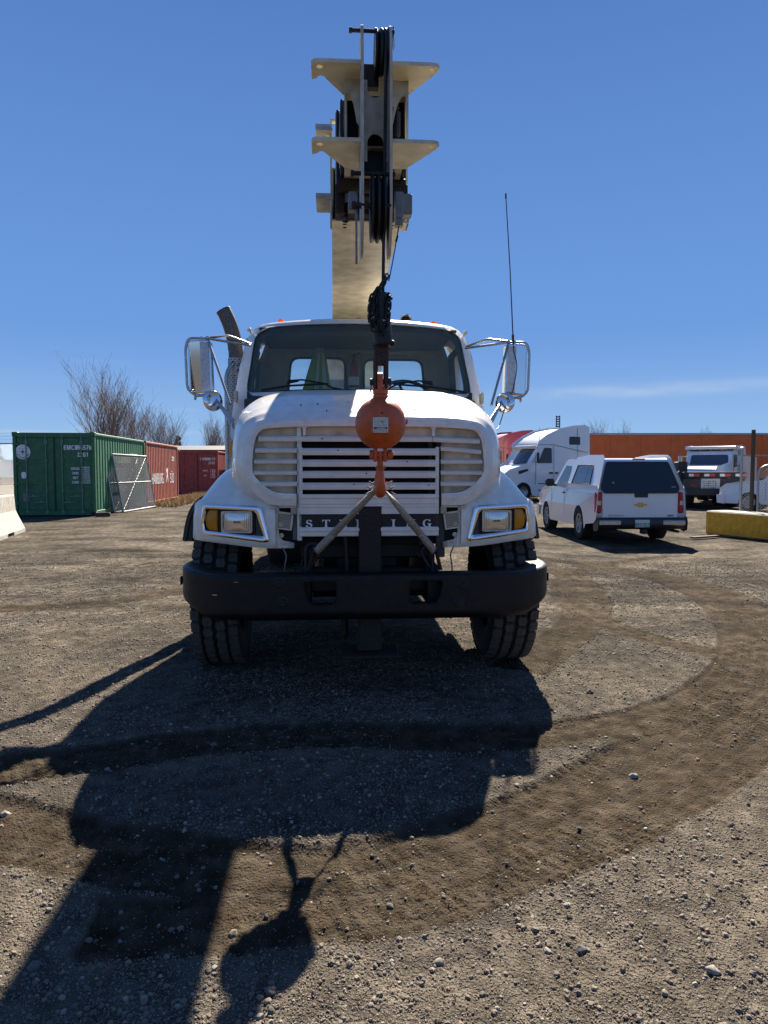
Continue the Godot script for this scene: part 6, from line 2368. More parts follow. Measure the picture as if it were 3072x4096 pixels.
func tree(called: String, label: String, at: Vector3, h: float, spread: float, sd: int, stems: int, group := "bare trees beyond the yard") -> void:
	var o := thing(called, label, "tree", at, 0.0, group)
	var r := RandomNumberGenerator.new()
	r.seed = sd
	var tk := B.new()
	var tw := B.new()
	var stack := []
	for k in stems:
		var a := TAU * (k + r.randf() * 0.6) / stems
		var lean := spread / h * r.randf_range(0.2, 0.7) * (0.25 if k == 0 else 1.0)
		stack.append([Vector3(cos(a), 0, sin(a)) * 0.12, Vector3(cos(a) * lean, 1.0, sin(a) * lean).normalized(), h * r.randf_range(0.42, 0.56) * (1.15 if k == 0 else 1.0), 0.011 * h * r.randf_range(0.8, 1.2), 0])
	while stack.size():
		var e: Array = stack.pop_back()
		var p: Vector3 = e[0]
		var d: Vector3 = e[1]
		var l: float = e[2]
		var rad: float = e[3]
		var lvl: int = e[4]
		var n := 5 if lvl < 2 else 3
		var pts := [p]
		var rs := [rad]
		for i in n:
			d = (d + Vector3(r.randf_range(-1, 1), r.randf_range(-0.3, 0.9), r.randf_range(-1, 1)) * 0.11 + Vector3(0, 0.05, 0)).normalized()
			p += d * l / n
			pts.append(p)
			rs.append(maxf(rad * (1.0 - 0.62 * (i + 1) / n), 0.006))
			if lvl < 3 and (i > 0 or lvl > 0):
				var kids := 2 if lvl < 2 else 1
				for q in kids:
					var ax := Vector3(r.randf_range(-1, 1), r.randf_range(-0.2, 0.4), r.randf_range(-1, 1)).normalized()
					var nd := (d + ax * r.randf_range(0.45, 0.8)).normalized()
					nd.y = absf(nd.y) * 0.8 + 0.25
					stack.append([p, nd.normalized(), l * r.randf_range(0.42, 0.66), maxf(rs[-1] * 0.55, 0.006), lvl + 1])
		if lvl == 0:
			tk.tube(pts, rs, 6, false, false)
		else:
			tw.tube(pts, rs, 3, false, false)
	obj("trunk", tk, M.bark, o)
	obj("branches", tw, M.twig, o).set_meta("kind", "stuff")

func conifer(label: String, at: Vector3, h: float, sd: int) -> void:
	var o := thing("evergreen_tree", label, "tree", at, 0.0, "dark evergreens on the horizon")
	var r := RandomNumberGenerator.new()
	r.seed = sd
	var t := B.new()
	t.rod(Vector3.ZERO, Vector3(0, h * 0.9, 0), 0.14, 6, 0.03)
	obj("trunk", t, M.bark, o)
	var c := B.new()
	c.flat()
	for k in 520:
		var y := h * (0.12 + 0.88 * pow(r.randf(), 1.1))
		var w := (h - y) * 0.36 * sqrt(r.randf()) + 0.05
		var a := r.randf() * TAU
		var p := Vector3(cos(a) * w, y - w * 0.25, sin(a) * w)
		var s := r.randf_range(0.14, 0.34)
		var d := Vector3(cos(a), -0.35 + r.randf_range(-0.3, 0.3), sin(a)) * s
		var q := Vector3(-sin(a), r.randf_range(-0.4, 0.4), cos(a)) * s * 0.45
		c.tri(p - q, p + q, p + d)
		c.tri(p - q * 0.6 + Vector3(0, 0.08, 0), p + d * 0.8, p + q * 0.6 - Vector3(0, 0.08, 0))
	obj("crown", c, M.needles, o)

func trees() -> void:
	tree("bare_tree", "largest bare tree, spreading above the green container", Vector3(-17.3, 0, -45), 7.9, 2.6, 41, 7)
	tree("bare_tree", "slender bare tree right of the largest one, above the rust red container", Vector3(-17.3, 0, -49), 6.9, 1.7, 52, 4)
	tree("bare_tree", "bare tree standing over the far end of the rust red container", Vector3(-18.3, 0, -60), 7.0, 3.0, 63, 5)
	tree("bare_tree", "bare tree just left of the crane truck's left mirror", Vector3(-14.4, 0, -60), 6.2, 2.4, 74, 5)
	tree("bare_tree", "bare branching tree rising behind the white tractor's roof", Vector3(23.9, 0, -80), 8.2, 3.2, 85, 4)
	tree("bare_tree", "small bare tree right of the one behind the white tractor", Vector3(28.4, 0, -84), 6.9, 1.8, 96, 3)
	tree("bare_tree", "bare treetop showing over the middle of the orange trailer", Vector3(39.0, 0, -88), 6.9, 3.0, 17, 5)
	tree("bare_tree", "tiny bare treetop left of the red tractor", Vector3(13.0, 0, -82), 5.0, 1.6, 28, 4)
	conifer("dark evergreen directly behind the dull red container's left corner", Vector3(-20.2, 0, -70), 4.8, 5)
	conifer("broad dark evergreen right of the first one on the horizon", Vector3(-17.6, 0, -72), 3.9, 6)
	conifer("dark evergreen beside the crane truck's round left mirror", Vector3(-14.4, 0, -71), 4.3, 7)
	conifer("dark evergreen left of the green container behind the fence", Vector3(-34.0, 0, -62), 4.9, 8)
	var r := RandomNumberGenerator.new()
	r.seed = 8
	var mm := MultiMesh.new()
	mm.transform_format = MultiMesh.TRANSFORM_3D
	var b := B.new()
	for k in 7:
		var a := k * 0.9
		var d := Vector3(cos(a), 0, sin(a))
		b.flat()
		b.tri(d * 0.02 + Vector3(-sin(a), 0, cos(a)) * 0.012, d * 0.02 - Vector3(-sin(a), 0, cos(a)) * 0.012, d * (0.1 + 0.03 * (k % 3)) + Vector3(0, 0.16 + 0.03 * (k % 2), 0))
	b.s.generate_normals()
	mm.mesh = b.s.commit()
	mm.instance_count = 1250
	for k in 1250:
		var z := r.randf_range(-45, -25.5) if k < 1250 else r.randf_range(-24.0, -21.6)
		var x := -9.0 - (-z - 22.0) * 0.079 + pow(r.randf(), 2.0) * (1.5 if z < -27 else 0.35) - 0.05
		if k >= 1250:
			x = r.randf_range(-11.6, -8.6)
			z = -21.75 - 0.12 * r.randf()
		mm.set_instance_transform(k, Transform3D(Basis(Vector3.UP, r.randf() * TAU).scaled(Vector3.ONE * r.randf_range(0.5, 1.5)), Vector3(x, 0.0, z)))
	var go := MultiMeshInstance3D.new()
	go.name = "dry_grass"
	go.multimesh = mm
	go.material_override = M.grass
	add_child(go)
	go.set_meta("kind", "stuff")
	tag(go, "dry straw coloured grass along the foot of the containers", "grass")

# ---------------------------------------------------------------- other vehicles; front at -z, origin under the rear end for the pickups
const SIDE := Transform3D(Vector3(0, 0, 1), Vector3(0, 1, 0), Vector3(1, 0, 0), Vector3.ZERO)

func arch(zc: float, yc: float, r: float, n := 10) -> Array:   # points over a wheel opening, from +z to -z
	var o := []
	for k in n + 1:
		var a := PI * k / n
		o.append(Vector2(zc + r * cos(a), yc + r * sin(a)))
	return o

func car_wheel(t: Node3D, at: Vector3, r: float, w: float, s: float, spokes: int) -> void:
	wheel(t, at, r, w, s, false)
	var ty: Node3D = t.get_child(t.get_child_count() - 1)
	var b := B.new()
	for k in spokes:
		var a := TAU * k / spokes
		b.box(at + Vector3(s * w * 0.36, sin(a) * r * 0.34, cos(a) * r * 0.34), Vector3(0.03, r * 0.13, r * 0.36), 0.01, Basis(Vector3.RIGHT, -a))
	b.lathe([Vector2(r * 0.52, 0.0), Vector2(r * 0.6, 0.012), Vector2(r * 0.6, -0.02)], Transform3D(Basis(Vector3(0, 0, 1), -s * PI / 2), at + Vector3(s * w * 0.4, 0, 0)), 24)
	obj("spokes", b, M.alloy, ty)

func pickup(label: String, at: Vector3, yaw: float, cap: bool) -> Node3D:
	var t := thing("pickup_truck", label, "pickup truck", at, yaw)
	var low := [Vector2(0.0, 0.62), Vector2(0.0, 1.18), Vector2(-0.03, 1.21)]
	low += v2([-2.3, 1.23, -2.34, 1.24, -3.62, 1.18, -4.6, 1.1, -5.05, 1.02, -5.2, 0.9, -5.22, 0.5, -5.1, 0.42, -4.72, 0.42])
	var fa := arch(-4.2, 0.42, 0.46)
	fa.reverse()
	low += fa
	low += v2([-3.7, 0.40, -1.72, 0.42])
	var ra := arch(-1.2, 0.44, 0.47)
	ra.reverse()
	low += ra
	low += v2([-0.7, 0.5, -0.1, 0.56])
	var b := B.new()
	b.pillow(low, 1.0, 0.09, func(v): return Vector3(v.x * (1.0 - 0.05 * smooth(0.9, 1.25, v.y)) * (1.0 - 0.08 * smooth(-4.5, -5.2, v.z)), v.y, v.z))
	obj("body", b, M.car_white, t)
	var taper := func(v: Vector3) -> Vector3: return Vector3(v.x * (1.0 - 0.20 * (v.y - 1.2) / 0.65), v.y, v.z)
	var cb := B.new()
	cb.pillow(v2([-2.33, 1.2, -2.36, 1.8, -2.5, 1.86, -3.0, 1.85, -3.15, 1.8, -3.75, 1.17]), 0.92, 0.07, taper)
	obj("cab", cb, M.car_white, t)
	var on := func(z: float, y: float, s: float, off: float) -> Vector3: return Vector3(s * (0.92 * (1.0 - 0.20 * (y - 1.2) / 0.65) + off), y, z)
	for s in [-1.0, 1.0]:
		var w := B.new()
		w.flat()
		var q := []
		for p in v2([-2.5, 1.24, -2.52, 1.74, -3.05, 1.76, -3.5, 1.26]):
			q.append(on.call(p.x, p.y, s, 0.006))
		w.fan(q, Vector3(0, 1.4, -2.8))
		obj("side_window", w, M.blue_glass, t)
		var dl := B.new()
		for e in [[-2.42, 0.5, 1.22], [-3.62, 0.48, 1.18]]:
			dl.box(Vector3(s * 0.998, (e[1] + e[2]) / 2, e[0]), Vector3(0.006, e[2] - e[1], 0.012))
		obj("door_seam", dl, M.grey_paint, t)
		var hd := B.new()
		hd.box(Vector3(s * 0.985, 1.08, -2.55), Vector3(0.05, 0.04, 0.16), 0.015)
		obj("door_handle", hd, M.ink, t)
		var mi := B.new()
		mi.box(Vector3(s * 1.13, 1.32, -3.32), Vector3(0.24, 0.2, 0.12), 0.05)
		mi.box(Vector3(s * 0.97, 1.25, -3.35), Vector3(0.12, 0.06, 0.08), 0.02)
		obj("mirror", mi, M.dark_plastic, t)
		var tl := B.new()
		tl.box(Vector3(s * 0.915, 0.93, -0.03), Vector3(0.15, 0.48, 0.12), 0.03)
		var to := obj("tail_light", tl, M.red_lens, t)
		var tc := B.new()
		tc.box(Vector3(s * 0.915, 0.92, 0.031), Vector3(0.09, 0.1, 0.012), 0.004)
		obj("reverse_light", tc, M.chrome_dull, to)
		for z in [-1.2, -4.2]:
			car_wheel(t, Vector3(s * 0.87, 0.39, z), 0.39, 0.26, s, 5)
		var hl := B.new()
		hl.box(Vector3(s * 0.78, 0.88, -5.15), Vector3(0.3, 0.2, 0.12), 0.04)
		obj("headlight", hl, M.lens, t)
	var ws := B.new()
	ws.flat()
	ws.fan([on.call(-3.7, 1.25, -1.0, -0.1), on.call(-3.7, 1.25, 1.0, -0.1), on.call(-3.2, 1.78, 1.0, -0.1), on.call(-3.2, 1.78, -1.0, -0.1)].map(func(v): return v + Vector3(0, 0.02, -0.02)), Vector3(0, 1.3, -2.8))
	obj("windscreen", ws, M.blue_glass, t)
	var gr := B.new()
	gr.box(Vector3(0, 0.84, -5.215), Vector3(1.15, 0.3, 0.05), 0.02)
	obj("grille", gr, M.chrome_dull, t)
	var bars := B.new()
	for y in [0.76, 0.84, 0.92]:
		bars.box(Vector3(0, y, -5.242), Vector3(1.05, 0.045, 0.01), 0.004)
	obj("grille_opening", bars, M.ink, t)
	var fb := B.new()
	fb.pillow(v2([-5.15, 0.38, -5.32, 0.4, -5.34, 0.62, -5.16, 0.64]), 0.97, 0.06, func(v): return v)
	obj("front_bumper", fb, M.car_white, t)
	var fs := B.new()
	fs.box(Vector3(0, 0.5, -5.338), Vector3(1.2, 0.09, 0.02), 0.005)
	obj("bumper_slot", fs, M.ink, t)
	var fp := B.new()
	fp.box(Vector3(0, 0.5, -5.352), Vector3(0.3, 0.15, 0.008))
	obj("front_plate", fp, M.paper, t)
	# rear: tailgate, handle, bumper, plate
	var tg := B.new()
	tg.box(Vector3(0, 0.9, 0.004), Vector3(1.66, 0.6, 0.02), 0.008)
	var tgo := obj("tailgate", tg, M.car_white, t)
	var th := B.new()
	th.box(Vector3(0.02, 1.1, 0.018), Vector3(0.3, 0.12, 0.02), 0.01)
	obj("tailgate_handle", th, M.ink, tgo)
	var bt := B.new()
	bt.prism(v2([-0.13, -0.02, -0.05, -0.02, -0.05, -0.05, 0.06, -0.05, 0.06, -0.015, 0.15, -0.015, 0.13, 0.025, 0.05, 0.025, 0.05, 0.05, -0.06, 0.05, -0.06, 0.015, -0.15, 0.015]), 0.0145, 0.03, Transform3D(Basis(), Vector3(0.01, 0.88, 0)))
	obj("emblem", bt, M.gold, tgo)
	words("lettering", "SILVERADO", 0.035, M.galv, tgo, Vector3(-0.53, 0.645, 0.016), Basis(), "Droid Sans", true, 1.3, 0.004)
	words("lettering", "4WD", 0.04, M.ink, tgo, Vector3(0.68, 0.64, 0.016), Basis(), "Droid Sans", true, 1.2, 0.004)
	var rb := B.new()
	rb.pillow(v2([0.0, 0.34, 0.14, 0.38, 0.16, 0.5, 0.14, 0.57, -0.1, 0.58, -0.1, 0.36]), 0.98, 0.05, func(v): return v)
	obj("rear_bumper", rb, M.dark_plastic, t)
	for s in [-1, 1]:
		var bc := B.new()
		bc.box(Vector3(s * 0.71, 0.49, 0.125), Vector3(0.53, 0.135, 0.09), 0.03)
		obj("bumper_chrome", bc, M.chrome_dull, t)
	var lp := B.new()
	lp.box(Vector3(0.0, 0.48, 0.163), Vector3(0.32, 0.16, 0.01))
	var lpo := obj("licence_plate", lp, M.paper, t)
	words("plate_number", "893·IQZ", 0.08, M.print_green, lpo, Vector3(0, 0.45, 0.17), Basis(), "Droid Sans", true, 0.82, 0.003)
	var un := B.new()
	un.box(Vector3(0, 0.42, -2.6), Vector3(0.9, 0.2, 4.4), 0.04)
	un.rod(Vector3(-0.8, 0.37, -1.2), Vector3(0.8, 0.37, -1.2), 0.06, 8)
	un.box(Vector3(0.05, 0.3, 0.1), Vector3(0.1, 0.1, 0.2), 0.01)
	un.rod(Vector3(0.75, 0.32, -0.7), Vector3(0.8, 0.3, 0.15), 0.03, 8)
	obj("underbody", un, M.ink, t)
	if not cap:
		return t
	var ct := func(v: Vector3) -> Vector3: return Vector3(v.x * (1.0 - 0.22 * (v.y - 1.2) / 0.7), v.y, v.z)
	var cp := B.new()
	cp.pillow(v2([-0.0, 1.2, -0.24, 1.86, -0.32, 1.9, -1.3, 1.92, -2.2, 1.88, -2.28, 1.8, -2.31, 1.2]), 0.955, 0.08, ct)
	var co := obj("camper_shell", cp, M.car_white, t)
	var lp2 := B.new()
	lp2.box(Vector3(0, 1.212, -1.16), Vector3(1.93, 0.03, 2.3), 0.01)
	obj("shell_rail", lp2, M.car_white, co)
	var cs := func(z: float, y: float, s: float, off: float) -> Vector3: return Vector3(s * (0.955 * (1.0 - 0.22 * (y - 1.2) / 0.7) + off), y, z)
	for s in [-1.0, 1.0]:
		for e in [[-0.62, -1.02, 0.30], [-1.06, -2.02, 0.0]]:
			var w := B.new()
			w.flat()
			var q := []
			var top0: float = e[0] - (0.14 if e[2] > 0.0 else 0.0)
			for p in [Vector2(e[0] + 0.02, 1.33), Vector2(top0, 1.74), Vector2(e[1] - (0.06 if e[2] == 0.0 else 0.0) + (0.14 if e[2] == 0.0 else 0.0), 1.74), Vector2(e[1], 1.33)]:
				q.append(cs.call(p.x, p.y, s, 0.006))
			w.fan(q, Vector3(0, 1.5, -1.2))
			obj("shell_window", w, M.blue_glass, co)
		var fr := B.new()
		var loop := []
		for p in v2([-0.58, 1.31, -0.76, 1.76, -1.92, 1.76, -2.04, 1.31]):
			loop.append(cs.call(p.x, p.y, s, 0.008))
		fr.tube(loop, 0.013, 6, true)
		obj("window_frame", fr, M.dark_plastic, co)
	var rg := B.new()
	rg.flat()
	var back := func(x: float, y: float) -> Vector3: return Vector3(x * (1.0 - 0.22 * (y - 1.2) / 0.7), y, 0.012 - 0.24 * (y - 1.2) / 0.66)
	var rp := []
	for p in rounded(v2([-0.89, 1.24, -0.8, 1.13, 0.8, 1.13, 0.89, 1.24, 0.87, 1.83, -0.87, 1.83]), 0.06, 3):
		rp.append(back.call(p.x, p.y) + Vector3(0, 0, 0.012))
	rg.fan(rp, Vector3(0, 1.5, -1.0))
	var rgo := obj("rear_window", rg, M.dark_glass, co)
	var lk := B.new()
	lk.lathe([Vector2(0, 0.02), Vector2(0.025, 0.02), Vector2(0.03, 0.0)], Transform3D(Basis(Vector3.RIGHT, PI / 2), back.call(-0.62, 1.36) + Vector3(0, 0, 0.01)), 10)
	lk.box(back.call(0.75, 1.27) + Vector3(0, 0, 0.018), Vector3(0.09, 0.02, 0.01))
	obj("window_latch", lk, M.galv, rgo)
	var bl := B.new()
	bl.box(Vector3(0.05, 1.885, -0.25), Vector3(0.28, 0.025, 0.03), 0.006)
	obj("brake_light", bl, M.red_lens, co)
	return t

func tractor(label: String, at: Vector3, yaw: float, paint: Material, fairing: bool) -> void:
	# highway tractor with a sleeper; front at +z
	var t := thing("semi_tractor", label, "semi truck", at, yaw, "tractors parked side by side")
	var p := v2([-0.02, 0.38, 0.0, 0.85, -0.12, 1.35, -0.5, 1.58, -1.2, 1.78, -1.85, 1.98, -2.5, 2.78, -2.36, 2.92, -2.42, 3.08, -3.0, 3.42, -3.9, 3.76, -4.9, 3.93, -5.7, 3.98, -5.95, 3.9, -6.0, 0.95, -5.7, 0.55, -1.98, 0.42])
	var fa := arch(-1.32, 0.52, 0.6)
	fa.reverse()
	p += fa
	p += v2([-0.6, 0.40])
	var b := B.new()
	b.pillow(p, 1.22, 0.12, func(v): return Vector3(v.x * lerpf(0.84, 1.0, smooth(-0.3, -1.7, v.z)) * (1.0 - 0.06 * smooth(2.0, 4.0, v.y)), v.y, v.z))
	obj("cab", b, paint, t)
	var wf := func(z: float, y: float, s: float) -> Vector3: return Vector3(s * (1.223 * lerpf(0.84, 1.0, smooth(-0.3, -1.7, z)) * (1.0 - 0.06 * smooth(2.0, 4.0, y)) + 0.008), y, z)
	var panel := func(called: String, pts: Array, s: float, m: Material) -> void:
		var q := []
		for e in rounded(v2(pts), 0.07, 3):
			q.append(wf.call(e.x, e.y, s))
		var w := B.new()
		w.flat()
		w.fan(q, Vector3(0, 2, -3))
		obj(called, w, m, t)
	for s in [-1.0, 1.0]:
		panel.call("side_window", [-2.25, 2.02, -3.25, 2.02, -3.25, 2.82, -2.72, 2.84], s, M.dark_glass)
		panel.call("sleeper_window", [-4.55, 3.02, -5.35, 3.02, -5.35, 3.45, -4.55, 3.45], s, M.dark_glass)
		panel.call("vent", [-1.0, 1.42, -1.6, 1.62, -1.55, 1.72, -0.95, 1.6], s, M.ink)
		var dl := B.new()
		for e in [[-2.1, 0.9, 2.6], [-3.4, 0.6, 2.95], [-5.15, 0.9, 3.9]]:
			dl.tube([wf.call(e[0], e[1], s), wf.call(e[0], (e[1] + e[2]) / 2, s), wf.call(e[0], e[2], s)], 0.012, 4)
		dl.tube([wf.call(-2.1, 2.98, s), wf.call(-3.4, 3.0, s), wf.call(-5.9, 2.6, s)], 0.012, 4)
		obj("door_seam", dl, M.grey_paint, t)
		var dh := B.new()
		dh.box(wf.call(-3.2, 1.5, s), Vector3(0.03, 0.1, 0.25), 0.01)
		dh.box(wf.call(-3.6, 1.5, s), Vector3(0.02, 0.1, 0.2), 0.01)
		obj("door_handle", dh, M.ink, t)
		var st := B.new()
		for y in [0.6, 0.95]:
			st.box(Vector3(s * 1.2, y, -2.9), Vector3(0.1, 0.05, 1.2), 0.01)
		obj("step", st, M.grey_paint, t)
		var mi := B.new()
		mi.box(Vector3(s * 1.42, 2.3, -2.1), Vector3(0.16, 0.55, 0.1), 0.03)
		mi.rod(Vector3(s * 1.15, 2.1, -2.2), Vector3(s * 1.42, 2.1, -2.1), 0.02, 6)
		obj("mirror", mi, M.ink if fairing else M.chrome_dull, t)
		var hl := B.new()
		hl.box(Vector3(s * 0.9, 1.05, -0.12), Vector3(0.25, 0.3, 0.3), 0.06)
		obj("headlight", hl, M.lens, t)
		wheel(t, Vector3(s * 1.05, 0.52, -1.32), 0.52, 0.3, s, false)
		for z in [-7.2, -8.5]:
			wheel(t, Vector3(s * 0.95, 0.52, z), 0.52, 0.55, s, false)
	var ws := B.new()
	var rows := []
	for i in 5:
		var u := i / 4.0
		var row := PackedVector3Array()
		for j in 11:
			var x := (j / 10.0 * 2.0 - 1.0) * lerpf(1.1, 1.0, u)
			row.append(Vector3(x, lerpf(2.02, 2.8, u), lerpf(-1.83, -2.47, u) - 0.22 * x * x + 0.05))
		rows.append(row)
	ws.grid(rows)
	obj("windscreen", ws, M.blue_glass, t)
	var gr := B.new()
	gr.box(Vector3(0, 0.98, -0.03), Vector3(1.1, 0.75, 0.08), 0.03)
	obj("grille", gr, M.chrome_dull, t)
	var sk := B.new()
	sk.pillow(v2([-2.25, 2.86, -2.05, 2.9, -2.1, 2.98, -2.4, 3.02]), 1.1, 0.04, func(v): return Vector3(v.x, v.y, v.z - 0.16 * v.x * v.x))
	obj("sun_visor", sk, paint, t)
	var fr := B.new()
	fr.box(Vector3(0, 0.8, -7.2), Vector3(0.9, 0.3, 4.0), 0.02)
	obj("chassis", fr, M.ink, t)
	var an := B.new()
	an.rod(Vector3(0.9, 2.9, -2.6), Vector3(0.9, 3.9, -2.6), 0.012, 4)
	obj("antenna", an, M.ink, t)
	t.scale.z = 0.9

func dump_truck() -> void:
	var t := thing("dump_truck", "white dump truck with a chrome grille standing behind the dark flatbed", "dump truck", Vector3(14.9, -0.2, -33.5), deg_to_rad(-36.0))
	var b := B.new()
	b.pillow(v2([0.0, 0.9, 0.02, 1.62, -0.1, 1.72, -1.65, 1.92, -1.68, 0.9]), 0.82, 0.08, func(v): return Vector3(v.x * lerpf(0.82, 1.1, smooth(0.0, -1.6, v.z)), v.y, v.z))
	obj("hood", b, M.car_white, t)
	var g := B.new()
	g.box(Vector3(0, 1.26, 0.03), Vector3(1.12, 0.6, 0.05), 0.03)
	var go := obj("grille", g, M.chrome_dull, t)
	for k in 6:
		var s := B.new()
		s.box(Vector3(0, 1.04 + 0.085 * k, 0.058), Vector3(1.0, 0.04, 0.012), 0.004)
		obj("grille_slot", s, M.ink, go)
	for s in [-1.0, 1.0]:
		var f := B.new()
		var ap := arch(-0.75, 0.55, 0.62)
		f.prism(ap + [Vector2(-1.45, 0.55), Vector2(-1.5, 1.0), Vector2(-1.2, 1.3), Vector2(-0.7, 1.36), Vector2(-0.2, 1.2), Vector2(-0.05, 0.9), Vector2(-0.05, 0.55)], 0.78 if s > 0 else -1.16, 1.16 if s > 0 else -0.78, SIDE)
		obj("fender", f, M.car_white, t)
		var sl := B.new()
		sl.box(Vector3(s * 0.98, 1.42, -0.35), Vector3(0.16, 0.12, 0.12), 0.02)
		obj("turn_signal", sl, M.amber, t)
		var mi := B.new()
		mi.box(Vector3(s * 1.35, 2.1, -1.75), Vector3(0.2, 0.5, 0.08), 0.02)
		mi.rod(Vector3(s * 1.0, 2.3, -1.9), Vector3(s * 1.35, 2.3, -1.75), 0.015, 5)
		obj("mirror", mi, M.chrome_dull, t)
		wheel(t, Vector3(s * 0.98, 0.52, -0.75), 0.52, 0.3, s, false)
		for z in [-5.2, -6.5]:
			wheel(t, Vector3(s * 0.95, 0.52, z), 0.52, 0.55, s, false)
		var w := B.new()
		w.flat()
		var q := []
		for p in rounded(v2([-2.0, 1.78, -2.85, 1.78, -2.85, 2.38, -2.1, 2.38]), 0.06, 3):
			q.append(Vector3(s * 1.058, p.y, p.x))
		w.fan(q, Vector3(0, 2, -2.4))
		obj("side_window", w, M.dark_glass, t)
		var bar := B.new()
		bar.box(Vector3(s * 1.064, 2.08, -2.35), Vector3(0.012, 0.6, 0.03))
		bar.rod(Vector3(s * 1.066, 1.1, -1.95), Vector3(s * 1.066, 2.4, -1.95), 0.01, 4)
		bar.box(Vector3(s * 1.064, 1.35, -2.85), Vector3(0.02, 0.12, 0.16), 0.01)
		obj("door_trim", bar, M.grey_paint, t)
	var c := B.new()
	c.pillow(v2([-1.62, 0.85, -1.62, 1.72, -1.85, 2.42, -1.98, 2.54, -2.4, 2.6, -3.0, 2.56, -3.1, 2.46, -3.1, 0.85]), 1.05, 0.1, func(v): return v)
	obj("cab", c, M.car_white, t)
	var ws := B.new()
	ws.flat()
	var q := []
	for p in rounded(v2([-0.88, 1.76, 0.88, 1.76, 0.84, 2.38, -0.84, 2.38]), 0.1, 3):
		q.append(Vector3(p.x, p.y, -1.62 - (p.y - 1.72) * 0.33 + 0.012))
	ws.fan(q, Vector3(0, 2, -2.5))
	obj("windscreen", ws, M.blue_glass, t)
	var d := B.new()
	d.pillow(v2([-3.35, 1.1, -3.35, 2.72, -3.5, 2.8, -3.9, 2.8, -4.3, 2.3, -7.6, 2.3, -7.8, 1.1]), 1.22, 0.04, func(v): return v)
	obj("dump_body", d, M.car_white, t)
	var cp := B.new()
	cp.pillow(v2([-1.9, 2.66, -1.9, 2.78, -3.4, 2.86, -3.4, 2.62]), 1.15, 0.03, func(v): return v)
	obj("cab_shield", cp, M.car_white, t)
	for x in [-0.5, 0.0, 0.5]:
		var l := B.new()
		l.box(Vector3(x, 2.61, -2.05), Vector3(0.1, 0.05, 0.08), 0.015)
		obj("marker_light", l, M.amber, t)
	var bm := B.new()
	bm.box(Vector3(0, 0.62, 0.1), Vector3(2.3, 0.3, 0.15), 0.03)
	obj("bumper", bm, M.dark_plastic, t)
	words("lettering", "LTS9000", 0.09, M.ink, t, Vector3(0.895, 1.5, -1.0), Basis(Vector3.UP, PI / 2), "Droid Sans", true, 1.1, 0.01)

func flatbed() -> void:
	var t := thing("flatbed_truck", "dark flatbed trailer end with red and white reflective tape", "trailer", Vector3(13.95, -0.2, -30.0), deg_to_rad(-9.0))
	var b := B.new()
	b.box(Vector3(0, 1.42, -4.0), Vector3(2.5, 0.26, 8.0), 0.02)
	obj("deck", b, M.black_metal, t)
	b = B.new()
	b.box(Vector3(0, 0.98, -0.3), Vector3(2.46, 0.6, 0.4), 0.02)
	obj("tail_plate", b, M.dark_plastic, t)
	b = B.new()
	b.box(Vector3(0, 0.7, 0.0), Vector3(2.46, 0.3, 0.2), 0.02)
	obj("tail_bumper", b, M.ink, t)
	for k in 4:
		var x: float = -0.95 + 0.62 * k
		for e in [[0.0, M.tape_white], [0.22, M.tape_red]]:
			var p := B.new()
			p.box(Vector3(x + e[0], 1.42, 0.004), Vector3(0.2, 0.11, 0.006))
			obj("reflective_tape", p, e[1], t)
	for k in 5:
		for e in [[0.0, M.tape_white], [0.22, M.tape_red]]:
			var p := B.new()
			p.box(Vector3(1.254, 1.42, -0.5 - 1.4 * k - e[0]), Vector3(0.006, 0.1, 0.2))
			obj("reflective_tape", p, e[1], t)
	var sg := B.new()
	sg.box(Vector3(-0.15, 1.02, -0.09), Vector3(0.75, 0.5, 0.01))
	var so := obj("plate_sign", sg, M.paper, t)
	var rr := RandomNumberGenerator.new()
	rr.seed = 3
	var tx := B.new()
	for k in 24:
		tx.box(Vector3(-0.42 + 0.09 * (k % 6) + rr.randf() * 0.03, 0.88 + 0.09 * (k / 6), -0.0835), Vector3(0.06, rr.randf_range(0.02, 0.07), 0.002))
	obj("faded_print", tx, M.grey_paint, so)
	for s in [-1, 1]:
		var l := B.new()
		l.box(Vector3(s * 0.85, 0.98, -0.09), Vector3(0.2, 0.1, 0.02), 0.01)
		obj("tail_light", l, M.red_lens, t)
	for z in [-1.0, -2.3]:
		for s in [-1.0, 1.0]:
			wheel(t, Vector3(s * 0.9, 0.5, z), 0.5, 0.5, s, false)
	var hb := B.new()
	hb.box(Vector3(-1.1, 1.75, -1.2), Vector3(0.4, 0.5, 0.8), 0.04)
	hb.box(Vector3(-1.25, 1.35, -0.4), Vector3(0.35, 0.5, 0.3), 0.08)
	obj("tool_box", hb, M.ink, t)

